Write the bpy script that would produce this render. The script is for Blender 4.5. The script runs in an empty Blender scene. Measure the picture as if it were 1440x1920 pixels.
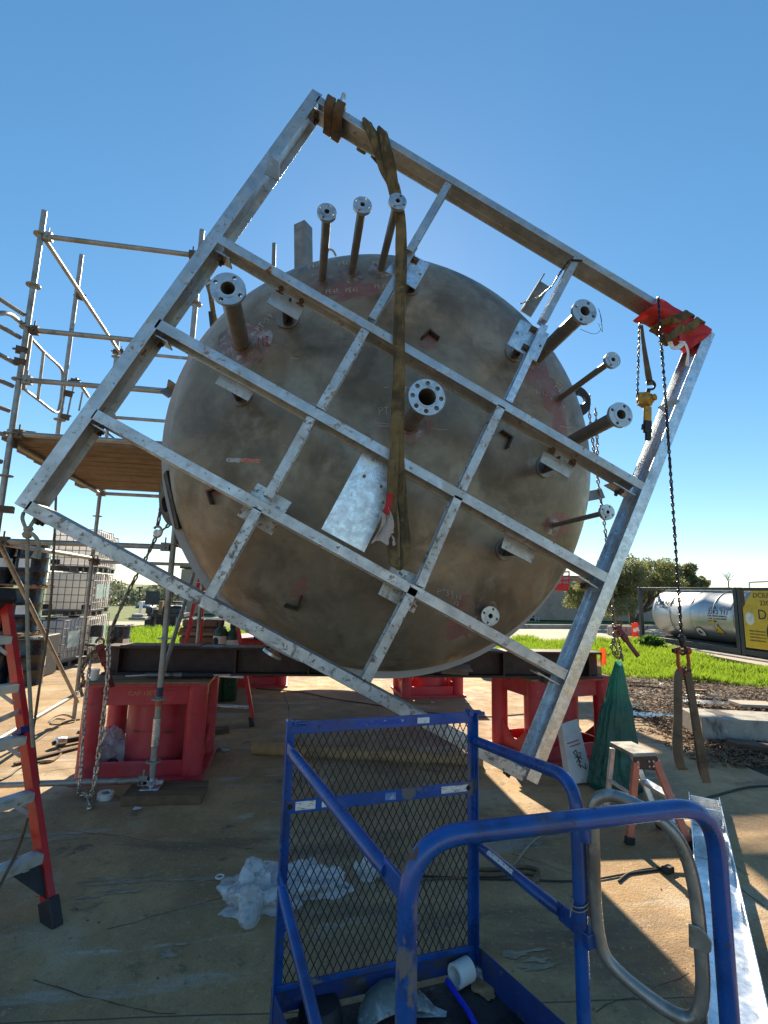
import bpy, bmesh, math, random
from mathutils import Vector, Matrix, noise
random.seed(7)
R = math.radians
SC = bpy.context.scene
COL = SC.collection
# ------------------------------------------------------------------ camera
F_PX, CAM_H = 920.0, 1.75
_Y = Vector((565-720, 960-1101, -F_PX)).normalized()
_Z = Vector((145, 5810, -920)); _Z = (_Z - _Y*_Z.dot(_Y)).normalized()
_X = _Y.cross(_Z)
ROT = Matrix((_X, _Y, _Z))                    # camera axes -> world
CAM = Vector((0, 0, CAM_H))
cd = bpy.data.cameras.new("camera"); cam = bpy.data.objects.new("camera", cd); COL.objects.link(cam)
cam.matrix_world = Matrix.Translation(CAM) @ ROT.to_4x4()
cd.sensor_width = 36; cd.lens = 36*F_PX/1920; cd.clip_start = .05; cd.clip_end = 3000
SC.camera = cam
# ------------------------------------------------------------------ light
SUN_DIR = Vector((.255, 1.56, 1.0)).normalized()
w = bpy.data.worlds.new("World"); SC.world = w; w.use_nodes = True
nt = w.node_tree; nt.nodes.clear()
sky = nt.nodes.new("ShaderNodeTexSky"); sky.sky_type = 'NISHITA'; sky.sun_disc = False
sky.sun_elevation = math.asin(SUN_DIR.z); sky.sun_rotation = math.atan2(SUN_DIR.x, SUN_DIR.y)
sky.air_density = 1.0; sky.dust_density = .12; sky.altitude = 1200; sky.ozone_density = 2.0
bg = nt.nodes.new("ShaderNodeBackground"); bg.inputs[1].default_value = .072
wo = nt.nodes.new("ShaderNodeOutputWorld")
gm = nt.nodes.new("ShaderNodeGamma"); gm.inputs[1].default_value = .78
hv = nt.nodes.new("ShaderNodeHueSaturation"); hv.inputs['Saturation'].default_value = 1.35; hv.inputs['Hue'].default_value = .492
nt.links.new(sky.outputs[0], gm.inputs[0]); nt.links.new(gm.outputs[0], hv.inputs['Color']); nt.links.new(hv.outputs[0], bg.inputs[0]); nt.links.new(bg.outputs[0], wo.inputs[0])
sl = bpy.data.lights.new("sun", 'SUN'); sl.energy = 3.4; sl.angle = R(.53); sl.color = (1, .86, .64)
so = bpy.data.objects.new("sun", sl); COL.objects.link(so); so.location = (6, 40, 30)
so.rotation_euler = SUN_DIR.to_track_quat('Z', 'Y').to_euler()
SC.view_settings.view_transform = 'Standard'; SC.view_settings.look = 'None'
SC.view_settings.exposure = 1.80; SC.view_settings.gamma = 1
SC.cycles.max_bounces = 6; SC.cycles.transparent_max_bounces = 12
SC.cycles.sample_clamp_indirect = 4

# ------------------------------------------------------------------ placing helpers
def ray(px, py): return ROT @ Vector((px-720, 960-py, -F_PX))
def P(px, py, y):
    r = ray(px, py); return CAM + r*(y/r.y)
def G(px, py, z=0.0):
    r = ray(px, py); return CAM + r*((z-CAM_H)/r.z)
def V(*a): return Vector(a)

# ------------------------------------------------------------------ mesh builder
class MB:
    def __init__(s): s.v = []; s.f = []
    def add(s, vs, fs):
        b = len(s.v); s.v += [Vector(p) for p in vs]; s.f += [[i+b for i in q] for q in fs]; return s
    def box(s, c, size, rot=None):
        hx, hy, hz = size[0]/2, size[1]/2, size[2]/2; c = Vector(c)
        pts = [Vector((x, y, z)) for x in (-hx, hx) for y in (-hy, hy) for z in (-hz, hz)]
        if rot is not None:
            m = rot if isinstance(rot, Matrix) else Matrix.Rotation(rot, 3, 'Z')
            pts = [m @ p for p in pts]
        return s.add([c+p for p in pts], [(0,1,3,2),(4,6,7,5),(0,4,5,1),(2,3,7,6),(0,2,6,4),(1,5,7,3)])
    def sweep(s, loop, p0, p1, A, B, caps=True):
        n = len(loop); p0 = Vector(p0); p1 = Vector(p1); A = Vector(A); B = Vector(B)
        vs = [p0+A*a+B*b for a, b in loop]+[p1+A*a+B*b for a, b in loop]
        fs = [(i, (i+1) % n, n+(i+1) % n, n+i) for i in range(n)]
        if caps: fs += [tuple(range(n))[::-1], tuple(range(n, 2*n))]
        return s.add(vs, fs)
    def bar(s, p0, p1, w_, t, up=(0, 0, 1)):
        p0 = Vector(p0); p1 = Vector(p1); d = (p1-p0).normalized(); up = Vector(up)
        A = d.cross(up)
        if A.length < 1e-4: A = d.cross(Vector((1, 0, 0)))
        A.normalize(); B = A.cross(d).normalized()
        return s.sweep([(-w_/2, -t/2), (w_/2, -t/2), (w_/2, t/2), (-w_/2, t/2)], p0, p1, A, B)
    def tube(s, pts, r, n=10, closed=False, caps=True):
        pts = [Vector(p) for p in pts]; m = len(pts)
        rr = r if isinstance(r, (list, tuple)) else [r]*m
        tang = []
        for i in range(m):
            a = pts[(i-1) % m] if closed else pts[max(i-1, 0)]
            b = pts[(i+1) % m] if closed else pts[min(i+1, m-1)]
            tang.append((b-a).normalized())
        t = tang[0]; u = t.cross(Vector((0, 0, 1)))
        if u.length < .05: u = t.cross(Vector((1, 0, 0)))
        u.normalize(); vs = []
        for i in range(m):
            t = tang[i]; u = (u - t*u.dot(t))
            if u.length < 1e-5: u = t.orthogonal()
            u.normalize(); q = t.cross(u)
            for k in range(n):
                a = 2*math.pi*k/n; vs.append(pts[i]+(u*math.cos(a)+q*math.sin(a))*rr[i])
        fs = []
        for i in range(m if closed else m-1):
            j = (i+1) % m
            for k in range(n): fs.append((i*n+k, i*n+(k+1) % n, j*n+(k+1) % n, j*n+k))
        if caps and not closed: fs += [tuple(range(n))[::-1], tuple(range((m-1)*n, m*n))]
        return s.add(vs, fs)
    def cyl(s, p0, p1, r, n=20, r2=None):
        return s.tube([p0, p1], [r, r if r2 is None else r2], n)
    def lathe(s, prof, base, axis=(0, 0, 1), n=32, wob=None):
        axis = Vector(axis).normalized(); base = Vector(base)
        u = axis.orthogonal().normalized(); q = axis.cross(u); vs = []
        for (r, h) in prof:
            for k in range(n):
                a = 2*math.pi*k/n; rr = r*(wob(a, h) if wob else 1)
                vs.append(base+axis*h+(u*math.cos(a)+q*math.sin(a))*rr)
        m = len(prof); fs = [(i*n+k, i*n+(k+1) % n, (i+1)*n+(k+1) % n, (i+1)*n+k) for i in range(m-1) for k in range(n)]
        if prof[0][0] > 1e-6: fs.append(tuple(range(n))[::-1])
        if prof[-1][0] > 1e-6: fs.append(tuple(range((m-1)*n, m*n)))
        return s.add(vs, fs)
    def poly(s, pts, thick):
        """outline (points in a plane) given thickness along its normal"""
        pts = [Vector(p) for p in pts]; n = len(pts)
        nn = Vector((0, 0, 0))
        for i in range(n): nn += (pts[i]-pts[0]).cross(pts[(i+1) % n]-pts[0])
        nn.normalize()
        vs = pts+[p+nn*thick for p in pts]
        fs = [tuple(range(n))[::-1], tuple(range(n, 2*n))]+[(i, (i+1) % n, n+(i+1) % n, n+i) for i in range(n)]
        return s.add(vs, fs)
    def strap(s, pts, width, thick, sides):
        """flat webbing along pts; sides = one side vector or one per point"""
        pts = [Vector(p) for p in pts]; m = len(pts)
        sd = [Vector(x).normalized() for x in sides] if isinstance(sides, list) else [Vector(sides).normalized()]*m
        vs = []
        for i in range(m):
            t = (pts[min(i+1, m-1)]-pts[max(i-1, 0)]).normalized()
            a = sd[i]; a = (a-t*a.dot(t)); a = a.normalized() if a.length > 1e-4 else t.orthogonal().normalized()
            b = t.cross(a); w2 = (width[i] if isinstance(width, list) else width)/2
            for (x, y) in ((-1, -.6), (-.8, -1), (.8, -1), (1, -.6), (1, .6), (.8, 1), (-.8, 1), (-1, .6)):
                vs.append(pts[i]+a*(x*w2)+b*(y*thick/2))
        fs = [(i*8+k, i*8+(k+1) % 8, (i+1)*8+(k+1) % 8, (i+1)*8+k) for i in range(m-1) for k in range(8)]
        fs += [tuple(range(8))[::-1], tuple(range((m-1)*8, m*8))]
        return s.add(vs, fs)
    def chain(s, pts, pitch, wire, wid=None, seg=10, n=6):
        wid = wid or pitch*.78; pts = resample(pts, pitch)
        L = pitch+2*wire*.9
        for i in range(len(pts)-1):
            c = (pts[i]+pts[i+1])/2; t = (pts[i+1]-pts[i]).normalized()
            u = t.cross(Vector((.37, .9, .21))).normalized(); q = t.cross(u)
            a = u if i % 2 else q
            a = (a+(q if i % 2 else u)*random.uniform(-.35, .35)).normalized()
            hw = wid/2-wire; hl = max(L/2-wire-hw, .001); loop = []
            for k in range(seg):
                th = -math.pi/2+math.pi*k/(seg-1); loop.append(c+t*(hl+hw*math.cos(th))+a*(hw*math.sin(th)))
            for k in range(seg):
                th = math.pi/2+math.pi*k/(seg-1); loop.append(c+t*(-hl+hw*math.cos(th))+a*(hw*math.sin(th)))
            s.tube(loop, wire, n, closed=True)
        return s
    def xform(s, m):
        s.v = [m @ p for p in s.v]; return s
    def join(s, o): return s.add(o.v, o.f)

def resample(pts, d):
    pts = [Vector(p) for p in pts]; out = [pts[0].copy()]; rest = d
    for i in range(len(pts)-1):
        a, b = pts[i], pts[i+1]; L = (b-a).length; pos = 0
        while L-pos >= rest:
            pos += rest; out.append(a+(b-a)*(pos/L)); rest = d
        rest -= (L-pos)
    return out
def smooth_path(pts, k=6):
    pts = [Vector(p) for p in pts]; n = len(pts); out = []
    for i in range(n-1):
        p0 = pts[max(i-1, 0)]; p1 = pts[i]; p2 = pts[i+1]; p3 = pts[min(i+2, n-1)]
        for j in range(k):
            t = j/k
            out.append(.5*((2*p1)+(p2-p0)*t+(2*p0-5*p1+4*p2-p3)*t*t+(3*p1-p0-3*p2+p3)*t**3))
    out.append(pts[-1]); return out
def fillet(pts, rad, k=6, closed=False):
    pts = [Vector(p) for p in pts]; n = len(pts); out = []
    for i in range(n):
        if not closed and i in (0, n-1): out.append(pts[i]); continue
        a, b, c = pts[(i-1) % n], pts[i], pts[(i+1) % n]
        r = rad[i] if isinstance(rad, list) else rad
        d1 = (a-b); d2 = (c-b); r1 = min(r, d1.length*.48); r2 = min(r, d2.length*.48)
        s0 = b+d1.normalized()*r1; s1 = b+d2.normalized()*r2
        for j in range(k+1):
            t = j/k; out.append(s0*(1-t)**2+b*(2*t*(1-t))+s1*t*t)
    return out

def obj(name, mb, material, parent=None, bevel=0, smooth=True, ang=35):
    me = bpy.data.meshes.new(name); me.from_pydata([tuple(v) for v in mb.v], [], mb.f); me.update()
    bm = bmesh.new(); bm.from_mesh(me); bmesh.ops.recalc_face_normals(bm, faces=bm.faces); bm.to_mesh(me); bm.free()
    if smooth:
        me.polygons.foreach_set("use_smooth", [True]*len(me.polygons)); me.set_sharp_from_angle(angle=R(ang))
    if material: me.materials.append(material)
    o = bpy.data.objects.new(name, me); COL.objects.link(o)
    if bevel:
        b = o.modifiers.new("bevel", 'BEVEL'); b.width = bevel; b.segments = 2; b.limit_method = 'ANGLE'; b.angle_limit = R(40)
        b.harden_normals = False
    if parent is not None:
        o.parent = parent; o.matrix_parent_inverse = parent.matrix_basis.inverted()
    return o
def tag(o, label, cat, group=None):
    o['label'] = label; o['category'] = cat
    if group: o['group'] = group
    return o
def thing(name, loc, label, cat, group=None, rz=0):
    o = bpy.data.objects.new(name, None); COL.objects.link(o); o.empty_display_size = .2
    o.location = loc; o.rotation_euler = (0, 0, rz)
    o.matrix_basis = Matrix.Translation(Vector(loc)) @ Matrix.Rotation(rz, 4, 'Z')
    return tag(o, label, cat, group)
def local(mb, parent): return mb.xform(parent.matrix_basis)
def kind(o, k): o['kind'] = k; return o
def dup(root, loc, rz, label, group=None):
    r = root.copy(); COL.objects.link(r)
    r.matrix_basis = Matrix.Translation(Vector(loc)) @ Matrix.Rotation(rz, 4, 'Z')
    r['label'] = label
    if group: r['group'] = group
    for ch in list(root.children):
        c = ch.copy(); COL.objects.link(c); c.parent = r; c.matrix_parent_inverse = ch.matrix_parent_inverse.copy()
        for g in ch.children:
            d = g.copy(); COL.objects.link(d); d.parent = c; d.matrix_parent_inverse = g.matrix_parent_inverse.copy()
    return r
def text_mb(s, size, origin, right, up, thick=.002, align='LEFT', shear=0):
    cu = bpy.data.curves.new("t", 'FONT'); cu.body = s; cu.size = size; cu.extrude = thick/2; cu.align_x = align; cu.shear = shear
    cu.resolution_u = 3
    o = bpy.data.objects.new("t", cu); COL.objects.link(o)
    me = bpy.data.meshes.new_from_object(o.evaluated_get(bpy.context.evaluated_depsgraph_get()))
    right = Vector(right).normalized(); up = Vector(up).normalized(); nn = right.cross(up); origin = Vector(origin)
    mb = MB(); mb.add([origin+right*v.co.x+up*v.co.y+nn*v.co.z for v in me.vertices], [list(p.vertices) for p in me.polygons])
    bpy.data.objects.remove(o); bpy.data.curves.remove(cu); bpy.data.meshes.remove(me)
    return mb

# ------------------------------------------------------------------ materials
def MAT(name, base, layers=(), rough=.6, metal=0.0, bump=.0, bscale=60, var=.0, vscale=8, rvar=.1, trans=0, alpha=1, spec=.5, coord='Object', coat=0):
    m = bpy.data.materials.new(name); m.use_nodes = True; nt = m.node_tree; N = nt.nodes; L = nt.links
    b = N["Principled BSDF"]
    tc = N.new("ShaderNodeTexCoord")
    def noise_(scale, detail=6, ro=.6, st=(1, 1, 1), off=0, dist=0):
        mp = N.new("ShaderNodeMapping"); mp.inputs['Scale'].default_value = st; mp.inputs['Location'].default_value = (off, off*1.7, off*.3)
        L.new(tc.outputs[coord], mp.inputs[0])
        n = N.new("ShaderNodeTexNoise"); n.inputs['Scale'].default_value = scale; n.inputs['Detail'].default_value = detail
        n.inputs['Roughness'].default_value = ro; n.inputs['Distortion'].default_value = dist
        L.new(mp.outputs[0], n.inputs['Vector']); return n.outputs[0]
    def ramp(src, lo, hi, a=0, c=1):
        r = N.new("ShaderNodeMapRange"); r.inputs[1].default_value = lo; r.inputs[2].default_value = hi
        r.inputs[3].default_value = a; r.inputs[4].default_value = c; r.interpolation_type = 'SMOOTHSTEP'
        L.new(src, r.inputs[0]); return r.outputs[0]
    rgb = N.new("ShaderNodeRGB"); rgb.outputs[0].default_value = (*base, 1); cur = rgb.outputs[0]
    if var:
        hs = N.new("ShaderNodeHueSaturation"); L.new(cur, hs.inputs['Color'])
        L.new(ramp(noise_(vscale, 5, .65, off=3.1), .25, .75, 1-var, 1+var), hs.inputs['Value']); cur = hs.outputs[0]
    rcur = ramp(noise_(vscale*1.7, 4, off=9), .3, .7, max(rough-rvar, .03), min(rough+rvar, 1))
    mcur = None
    for i, ly in enumerate(layers):
        col, sc, lo, hi = ly[:4]; st = ly[4] if len(ly) > 4 else (1, 1, 1); lr = ly[5] if len(ly) > 5 else None; lm = ly[6] if len(ly) > 6 else None
        amt = ly[7] if len(ly) > 7 else 1
        f = ramp(noise_(sc, 8, .62, st, off=11.3*(i+1), dist=.3), lo, hi, 0, amt)
        mx = N.new("ShaderNodeMix"); mx.data_type = 'RGBA'; L.new(f, mx.inputs[0]); L.new(cur, mx.inputs[6])
        mx.inputs[7].default_value = (*col, 1); cur = mx.outputs[2]
        if lr is not None:
            mr = N.new("ShaderNodeMix"); L.new(f, mr.inputs[0]); L.new(rcur, mr.inputs[2]); mr.inputs[3].default_value = lr; rcur = mr.outputs[0]
        if lm is not None:
            mm = N.new("ShaderNodeMix"); L.new(f, mm.inputs[0])
            if mcur is None: mm.inputs[2].default_value = metal
            else: L.new(mcur, mm.inputs[2])
            mm.inputs[3].default_value = lm; mcur = mm.outputs[0]
    L.new(cur, b.inputs['Base Color']); L.new(rcur, b.inputs['Roughness'])
    b.inputs['Metallic'].default_value = metal
    if mcur is not None: L.new(mcur, b.inputs['Metallic'])
    b.inputs['Specular IOR Level'].default_value = spec
    if trans: b.inputs['Transmission Weight'].default_value = trans
    if coat: b.inputs['Coat Weight'].default_value = coat; b.inputs['Coat Roughness'].default_value = .15
    if alpha < 1: b.inputs['Alpha'].default_value = alpha
    if bump:
        bp = N.new("ShaderNodeBump"); bp.inputs['Strength'].default_value = bump; bp.inputs['Distance'].default_value = .02
        L.new(noise_(bscale, 6, .6, off=5), bp.inputs['Height']); L.new(bp.outputs[0], b.inputs['Normal'])
    m['_nodes'] = 1
    return m
def translucent(m, col, fac):
    nt = m.node_tree; N = nt.nodes; L = nt.links; b = N["Principled BSDF"]; o = N["Material Output"]
    t = N.new("ShaderNodeBsdfTranslucent"); t.inputs[0].default_value = (*col, 1); mx = N.new("ShaderNodeMixShader"); mx.inputs[0].default_value = fac
    L.new(b.outputs[0], mx.inputs[1]); L.new(t.outputs[0], mx.inputs[2]); L.new(mx.outputs[0], o.inputs[0]); return m

GALV = MAT("galvanised", (.43, .445, .46), [((.54, .56, .585), 9, .44, .66), ((.36, .37, .385), 22, .55, .74), ((.42, .41, .38), 3, .5, .66, (1, 1, 1), .6, None, .7), ((.22, .16, .10), 38, .60, .68, (1, 1, 1), .85, .1, .85), ((.20, .15, .10), 11, .63, .69, (1, 1, 1), .85, .1, .7), ((.19, .075, .025), 5, .645, .71, (1, 1, 1), .9, 0)], rough=.40, metal=.80, bump=.12, bscale=120, var=.15)
GALVR = MAT("galvanised rusty", (.46, .47, .48), [((.58, .595, .61), 9, .44, .66), ((.36, .37, .38), 22, .54, .72), ((.45, .43, .39), 3.5, .47, .64, (1, 1, 1), .65, None, .8), ((.25, .18, .105), 36, .565, .64, (1, 1, 1), .85, .1, .85), ((.17, .12, .075), 15, .595, .655, (1, 1, 1), .9, .1, .8), ((.20, .08, .028), 6, .595, .67, (1, 1, 1), .9, 0, .9)], rough=.42, metal=.78, bump=.15, bscale=120, var=.15)
GALVC = MAT("galvanised clean", (.56, .59, .63), [((.72, .76, .80), 22, .45, .6), ((.38, .41, .45), 40, .55, .7)], rough=.34, metal=.88, bump=.06, bscale=100, var=.12)
HEADM = MAT("raw steel", (.225, .182, .130), [((.32, .275, .21), 1.7, .46, .64), ((.135, .106, .076), 2.2, .47, .68), ((.34, .31, .27), 4.0, .56, .74, (1, 1, .55), .38, None, .7), ((.22, .135, .065), 1.1, .52, .72, (1, 1, 1), None, None, .8), ((.12, .10, .08), 8, .64, .76, (1, 1, 1), None, None, .5), ((.42, .39, .34), 26, .60, .78, (.5, .5, 2.5), .5, None, .35)], rough=.44, metal=.32, bump=.03, bscale=60, var=.12, rvar=.10)
SHELLM = MAT("grey primer", (.40, .37, .36), [((.36, .33, .31), 3, .5, .7)], rough=.55, var=.06)
PIPEM = MAT("pipe steel", (.21, .19, .165), [((.30, .275, .245), 6, .5, .7), ((.14, .09, .06), 9, .62, .76)], rough=.42, metal=.5, bump=.05, var=.15)
FLANGEM = MAT("machined flange", (.50, .52, .54), [((.33, .33, .33), 12, .5, .7), ((.30, .22, .15), 18, .62, .74)], rough=.38, metal=.8, var=.12, bump=.04)
BOREM = MAT("dark bore", (.03, .025, .022), rough=.7, metal=.4)
WELDM = MAT("ground weld", (.24, .175, .15), [((.42, .40, .42), 12, .50, .66), ((.22, .10, .09), 7, .5, .66), ((.16, .125, .10), 9, .5, .66)], rough=.5, metal=.4, bump=.2, bscale=80, var=.2)
PRIMERM = MAT("pink primer wash", (.27, .135, .12), [((.24, .185, .14), 4, .46, .60), ((.40, .22, .20), 9, .58, .72)], rough=.5, metal=.4, var=.2)
RUSTM = MAT("dark rusty steel", (.07, .045, .032), [((.12, .06, .03), 9, .5, .68), ((.04, .03, .025), 15, .55, .7)], rough=.75, metal=.2, bump=.15, var=.25)
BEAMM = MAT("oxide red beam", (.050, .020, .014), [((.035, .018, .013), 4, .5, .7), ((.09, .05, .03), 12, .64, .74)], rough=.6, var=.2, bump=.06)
STANDM = MAT("red stand paint", (.50, .028, .040), [((.47, .075, .088), 1.8, .42, .68), ((.52, .14, .14), 7, .60, .78), ((.10, .04, .035), 5, .61, .68, (.35, 1, 3), None, None, .8), ((.06, .03, .025), 14, .66, .71), ((.20, .13, .10), 2.2, .60, .74, (1, 1, .6), None, None, .55)], rough=.42, var=.12, bump=.03)
CONC = MAT("stand top steel", (.15, .11, .08), [((.30, .24, .17), 5, .55, .7)], rough=.8, var=.3, bump=.1)
WOOD = MAT("weathered timber", (.26, .15, .075), [((.15, .085, .045), 9, .48, .66, (.12, 1, 1)), ((.36, .24, .13), 16, .56, .72, (.08, 1, 1))], rough=.8, var=.25, bump=.2, bscale=40)
WOODY = MAT("weathered plank", (.165, .118, .078), [((.13, .075, .04), 11, .46, .66, (.10, 1, 1)), ((.27, .18, .105), 20, .56, .72, (.06, 1, 1))], rough=.8, var=.25, bump=.2, bscale=40)
WOODD = MAT("dark timber", (.085, .055, .034), [((.14, .10, .07), 9, .5, .7, (.12, 1, 1))], rough=.85, var=.3, bump=.2)
SCAFF = MAT("scaffold tube", (.33, .32, .30), [((.22, .20, .17), 5, .48, .66), ((.46, .44, .40), 14, .55, .72), ((.17, .11, .06), 12, .68, .76)], rough=.5, metal=.55, var=.15, bump=.06)
CLAMPM = MAT("rusty clamp", (.12, .085, .06), [((.2, .12, .06), 20, .5, .7)], rough=.7, metal=.4, var=.2)
SLINGM = MAT("sling webbing", (.165, .112, .045), [((.065, .045, .02), 5, .46, .62), ((.05, .034, .016), 16, .52, .62, (2.5, 2.5, .12), None, None, .85), ((.24, .17, .07), 16, .58, .74)], rough=.9, var=.25, bump=.25, bscale=180)  # crease shade is put into the colour as dark lengthwise streaks
SLINGD = MAT("brown webbing", (.13, .092, .060), [((.07, .05, .035), 7, .48, .66), ((.19, .14, .10), 18, .6, .74)], rough=.9, var=.2, bump=.25, bscale=180)
SLINGB = MAT("dirty rust webbing", (.105, .062, .030), [((.05, .034, .02), 8, .48, .66)], rough=.9, var=.2, bump=.25, bscale=160)
REDCLOTH = MAT("red tarp", (.47, .014, .014), [((.33, .010, .010), 5, .5, .7)], rough=.55, var=.1, bump=.1, bscale=30)
translucent(REDCLOTH, (.55, .02, .015), .10)
CHAINM = MAT("bright chain", (.50, .46, .42), [((.25, .18, .12), 30, .52, .7)], rough=.33, metal=.85, var=.2)
CHAINB = MAT("black chain", (.035, .032, .035), [((.08, .06, .05), 30, .6, .75)], rough=.4, metal=.6, var=.2)
CHAINO = MAT("old chain", (.22, .19, .16), [((.12, .08, .05), 30, .5, .7)], rough=.42, metal=.8, var=.2)
BINDM = MAT("dark red lever", (.16, .016, .018), [((.05, .02, .02), 12, .6, .72)], rough=.4, var=.15)
SHACKM = MAT("orange shackle", (.36, .055, .022), [((.14, .05, .03), 14, .5, .68)], rough=.5, metal=.2, var=.2)
HOISTM = MAT("yellow hoist", (.46, .255, .035), [((.18, .11, .04), 16, .5, .66), ((.06, .045, .03), 22, .62, .72)], rough=.45, metal=.2, var=.2, bump=.1)
BLACKM = MAT("black rubber", (.018, .018, .02), [((.05, .045, .04), 12, .6, .75)], rough=.6, var=.2)
BLUEM = MAT("blue paint", (.006, .072, .30), [((.006, .035, .15), 4, .46, .66), ((.05, .045, .06), 24, .62, .68, (1, 1, 1), .8), ((.03, .10, .32), 12, .56, .70), ((.05, .06, .09), 3, .56, .74, (1, 1, .35), .6, None, .55), ((.10, .05, .03), 8, .635, .675, (1, 1, 1), .8), ((.13, .125, .13), 5.5, .63, .655, (1, 1, .6), .6), ((.22, .25, .32), 45, .70, .74, (1, 1, .4), .7)], rough=.33, var=.15, bump=.03, coat=.3)
BLUED = MAT("worn blue plate", (.012, .035, .16), [((.05, .045, .045), 7, .50, .62), ((.10, .085, .07), 14, .60, .72)], rough=.6, var=.2, bump=.1)
GATEM = MAT("grey steel tube", (.33, .31, .285), [((.20, .18, .16), 6, .5, .66), ((.47, .44, .40), 12, .58, .7), ((.16, .10, .06), 12, .69, .76)], rough=.4, metal=.7, var=.15, bump=.04)
MESHM = MAT("dark mesh", (.022, .024, .04), rough=.6, metal=.3, var=.2)
FRED = MAT("red fibreglass", (.56, .018, .018), [((.42, .045, .05), 3, .5, .7), ((.20, .03, .03), 18, .66, .74)], rough=.38, var=.1)
translucent(FRED, (.8, .03, .015), .2)
FORANGE = MAT("faded orange fibreglass", (.52, .15, .09), [((.45, .22, .16), 6, .5, .7), ((.2, .1, .08), 18, .66, .74)], rough=.55, var=.12)
ALU = MAT("aluminium", (.58, .58, .57), [((.36, .35, .33), 10, .5, .7), ((.22, .20, .18), 20, .62, .74)], rough=.4, metal=.7, var=.12)
PLASTW = MAT("white plastic", (.74, .72, .68), [((.55, .50, .44), 5, .55, .72)], rough=.5, var=.05)
IBCW = MAT("tote plastic", (.90, .88, .85), [((.84, .81, .78), 2, .5, .7)], rough=.5, var=.04)
translucent(IBCW, (.97, .95, .92), .72)
LABELM = MAT("tote label", (.35, .50, .50), [((.60, .66, .66), 9, .5, .6)], rough=.5, var=.1)
DRUMM = MAT("black drum", (.010, .013, .018), [((.018, .022, .028), 6, .55, .7)], rough=.28, var=.2)
PAPER = MAT("white paper", (.74, .73, .70), [((.45, .42, .38), 30, .6, .7)], rough=.7, var=.08)
STICK = MAT("printed sticker", (.72, .70, .66), [((.14, .13, .12), 90, .55, .60, (.3, 1, 3)), ((.45, .30, .10), 22, .64, .70)], rough=.6, var=.08)
CHALK = MAT("chalk", (.50, .47, .43), [((.3, .27, .24), 60, .55, .65)], rough=.9)
CHALKR = MAT("red crayon", (.40, .05, .04), rough=.8)
GREENM = MAT("green cylinder", (.018, .060, .030), [((.04, .09, .05), 8, .55, .7)], rough=.35, var=.15)
ROPEM = MAT("pale rope", (.36, .30, .22), [((.22, .17, .12), 40, .5, .7)], rough=.95, var=.2, bump=.5, bscale=150)
ROPEB = MAT("brown rope", (.19, .115, .06), [((.10, .06, .03), 40, .5, .7)], rough=.95, var=.2, bump=.5, bscale=150)
CORDM = MAT("black cord", (.025, .02, .018), rough=.6)
CORDR = MAT("red brown cord", (.10, .03, .02), rough=.6)
CARD = MAT("cardboard", (.33, .20, .10), [((.24, .14, .07), 9, .5, .7)], rough=.85, var=.1)
CONCB = MAT("cast concrete", (.34, .32, .28), [((.18, .17, .15), 3, .5, .68), ((.42, .40, .36), 12, .55, .7), ((.07, .065, .06), 2.2, .58, .68, (1, 1, .5))], rough=.9, var=.15, bump=.25, bscale=30)
YELM = MAT("yellow tank paint", (.66, .42, .02), [((.50, .31, .03), 4, .5, .7), ((.30, .21, .05), 14, .66, .76)], rough=.45, var=.08)
TANKM = MAT("tank steel", (.52, .53, .54), [((.43, .43, .43), 1.5, .5, .7, (1, 1, .3)), ((.36, .33, .29), 5, .60, .75, (2, 2, .25))], rough=.42, metal=.8, var=.05, rvar=.04)
FRAMED = MAT("dark frame paint", (.03, .035, .036), [((.07, .06, .05), 9, .6, .74)], rough=.5, var=.15)
INK = MAT("dark ink", (.03, .035, .04), rough=.6)
INKG = MAT("green ink", (.05, .20, .13), rough=.6)
WALLM = MAT("tan cladding", (.36, .29, .23), [((.30, .24, .19), 3, .5, .7)], rough=.8, var=.06)
WALLG = MAT("grey brown wall", (.40, .345, .29), [((.32, .28, .235), 1.2, .5, .7), ((.46, .41, .35), 4, .55, .7)], rough=.85, var=.08)
ORANGE = MAT("orange vinyl", (.85, .10, .02), [((.6, .07, .02), 8, .5, .7)], rough=.5, var=.1)
translucent(ORANGE, (.9, .12, .02), .35)
TRUCKM = MAT("dark machinery", (.04, .042, .045), [((.10, .10, .10), 5, .55, .7)], rough=.6, var=.3)
BLUEB = MAT("bright blue hose", (.010, .035, .62), [((.01, .03, .4), 12, .5, .7)], rough=.35, var=.1)
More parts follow.
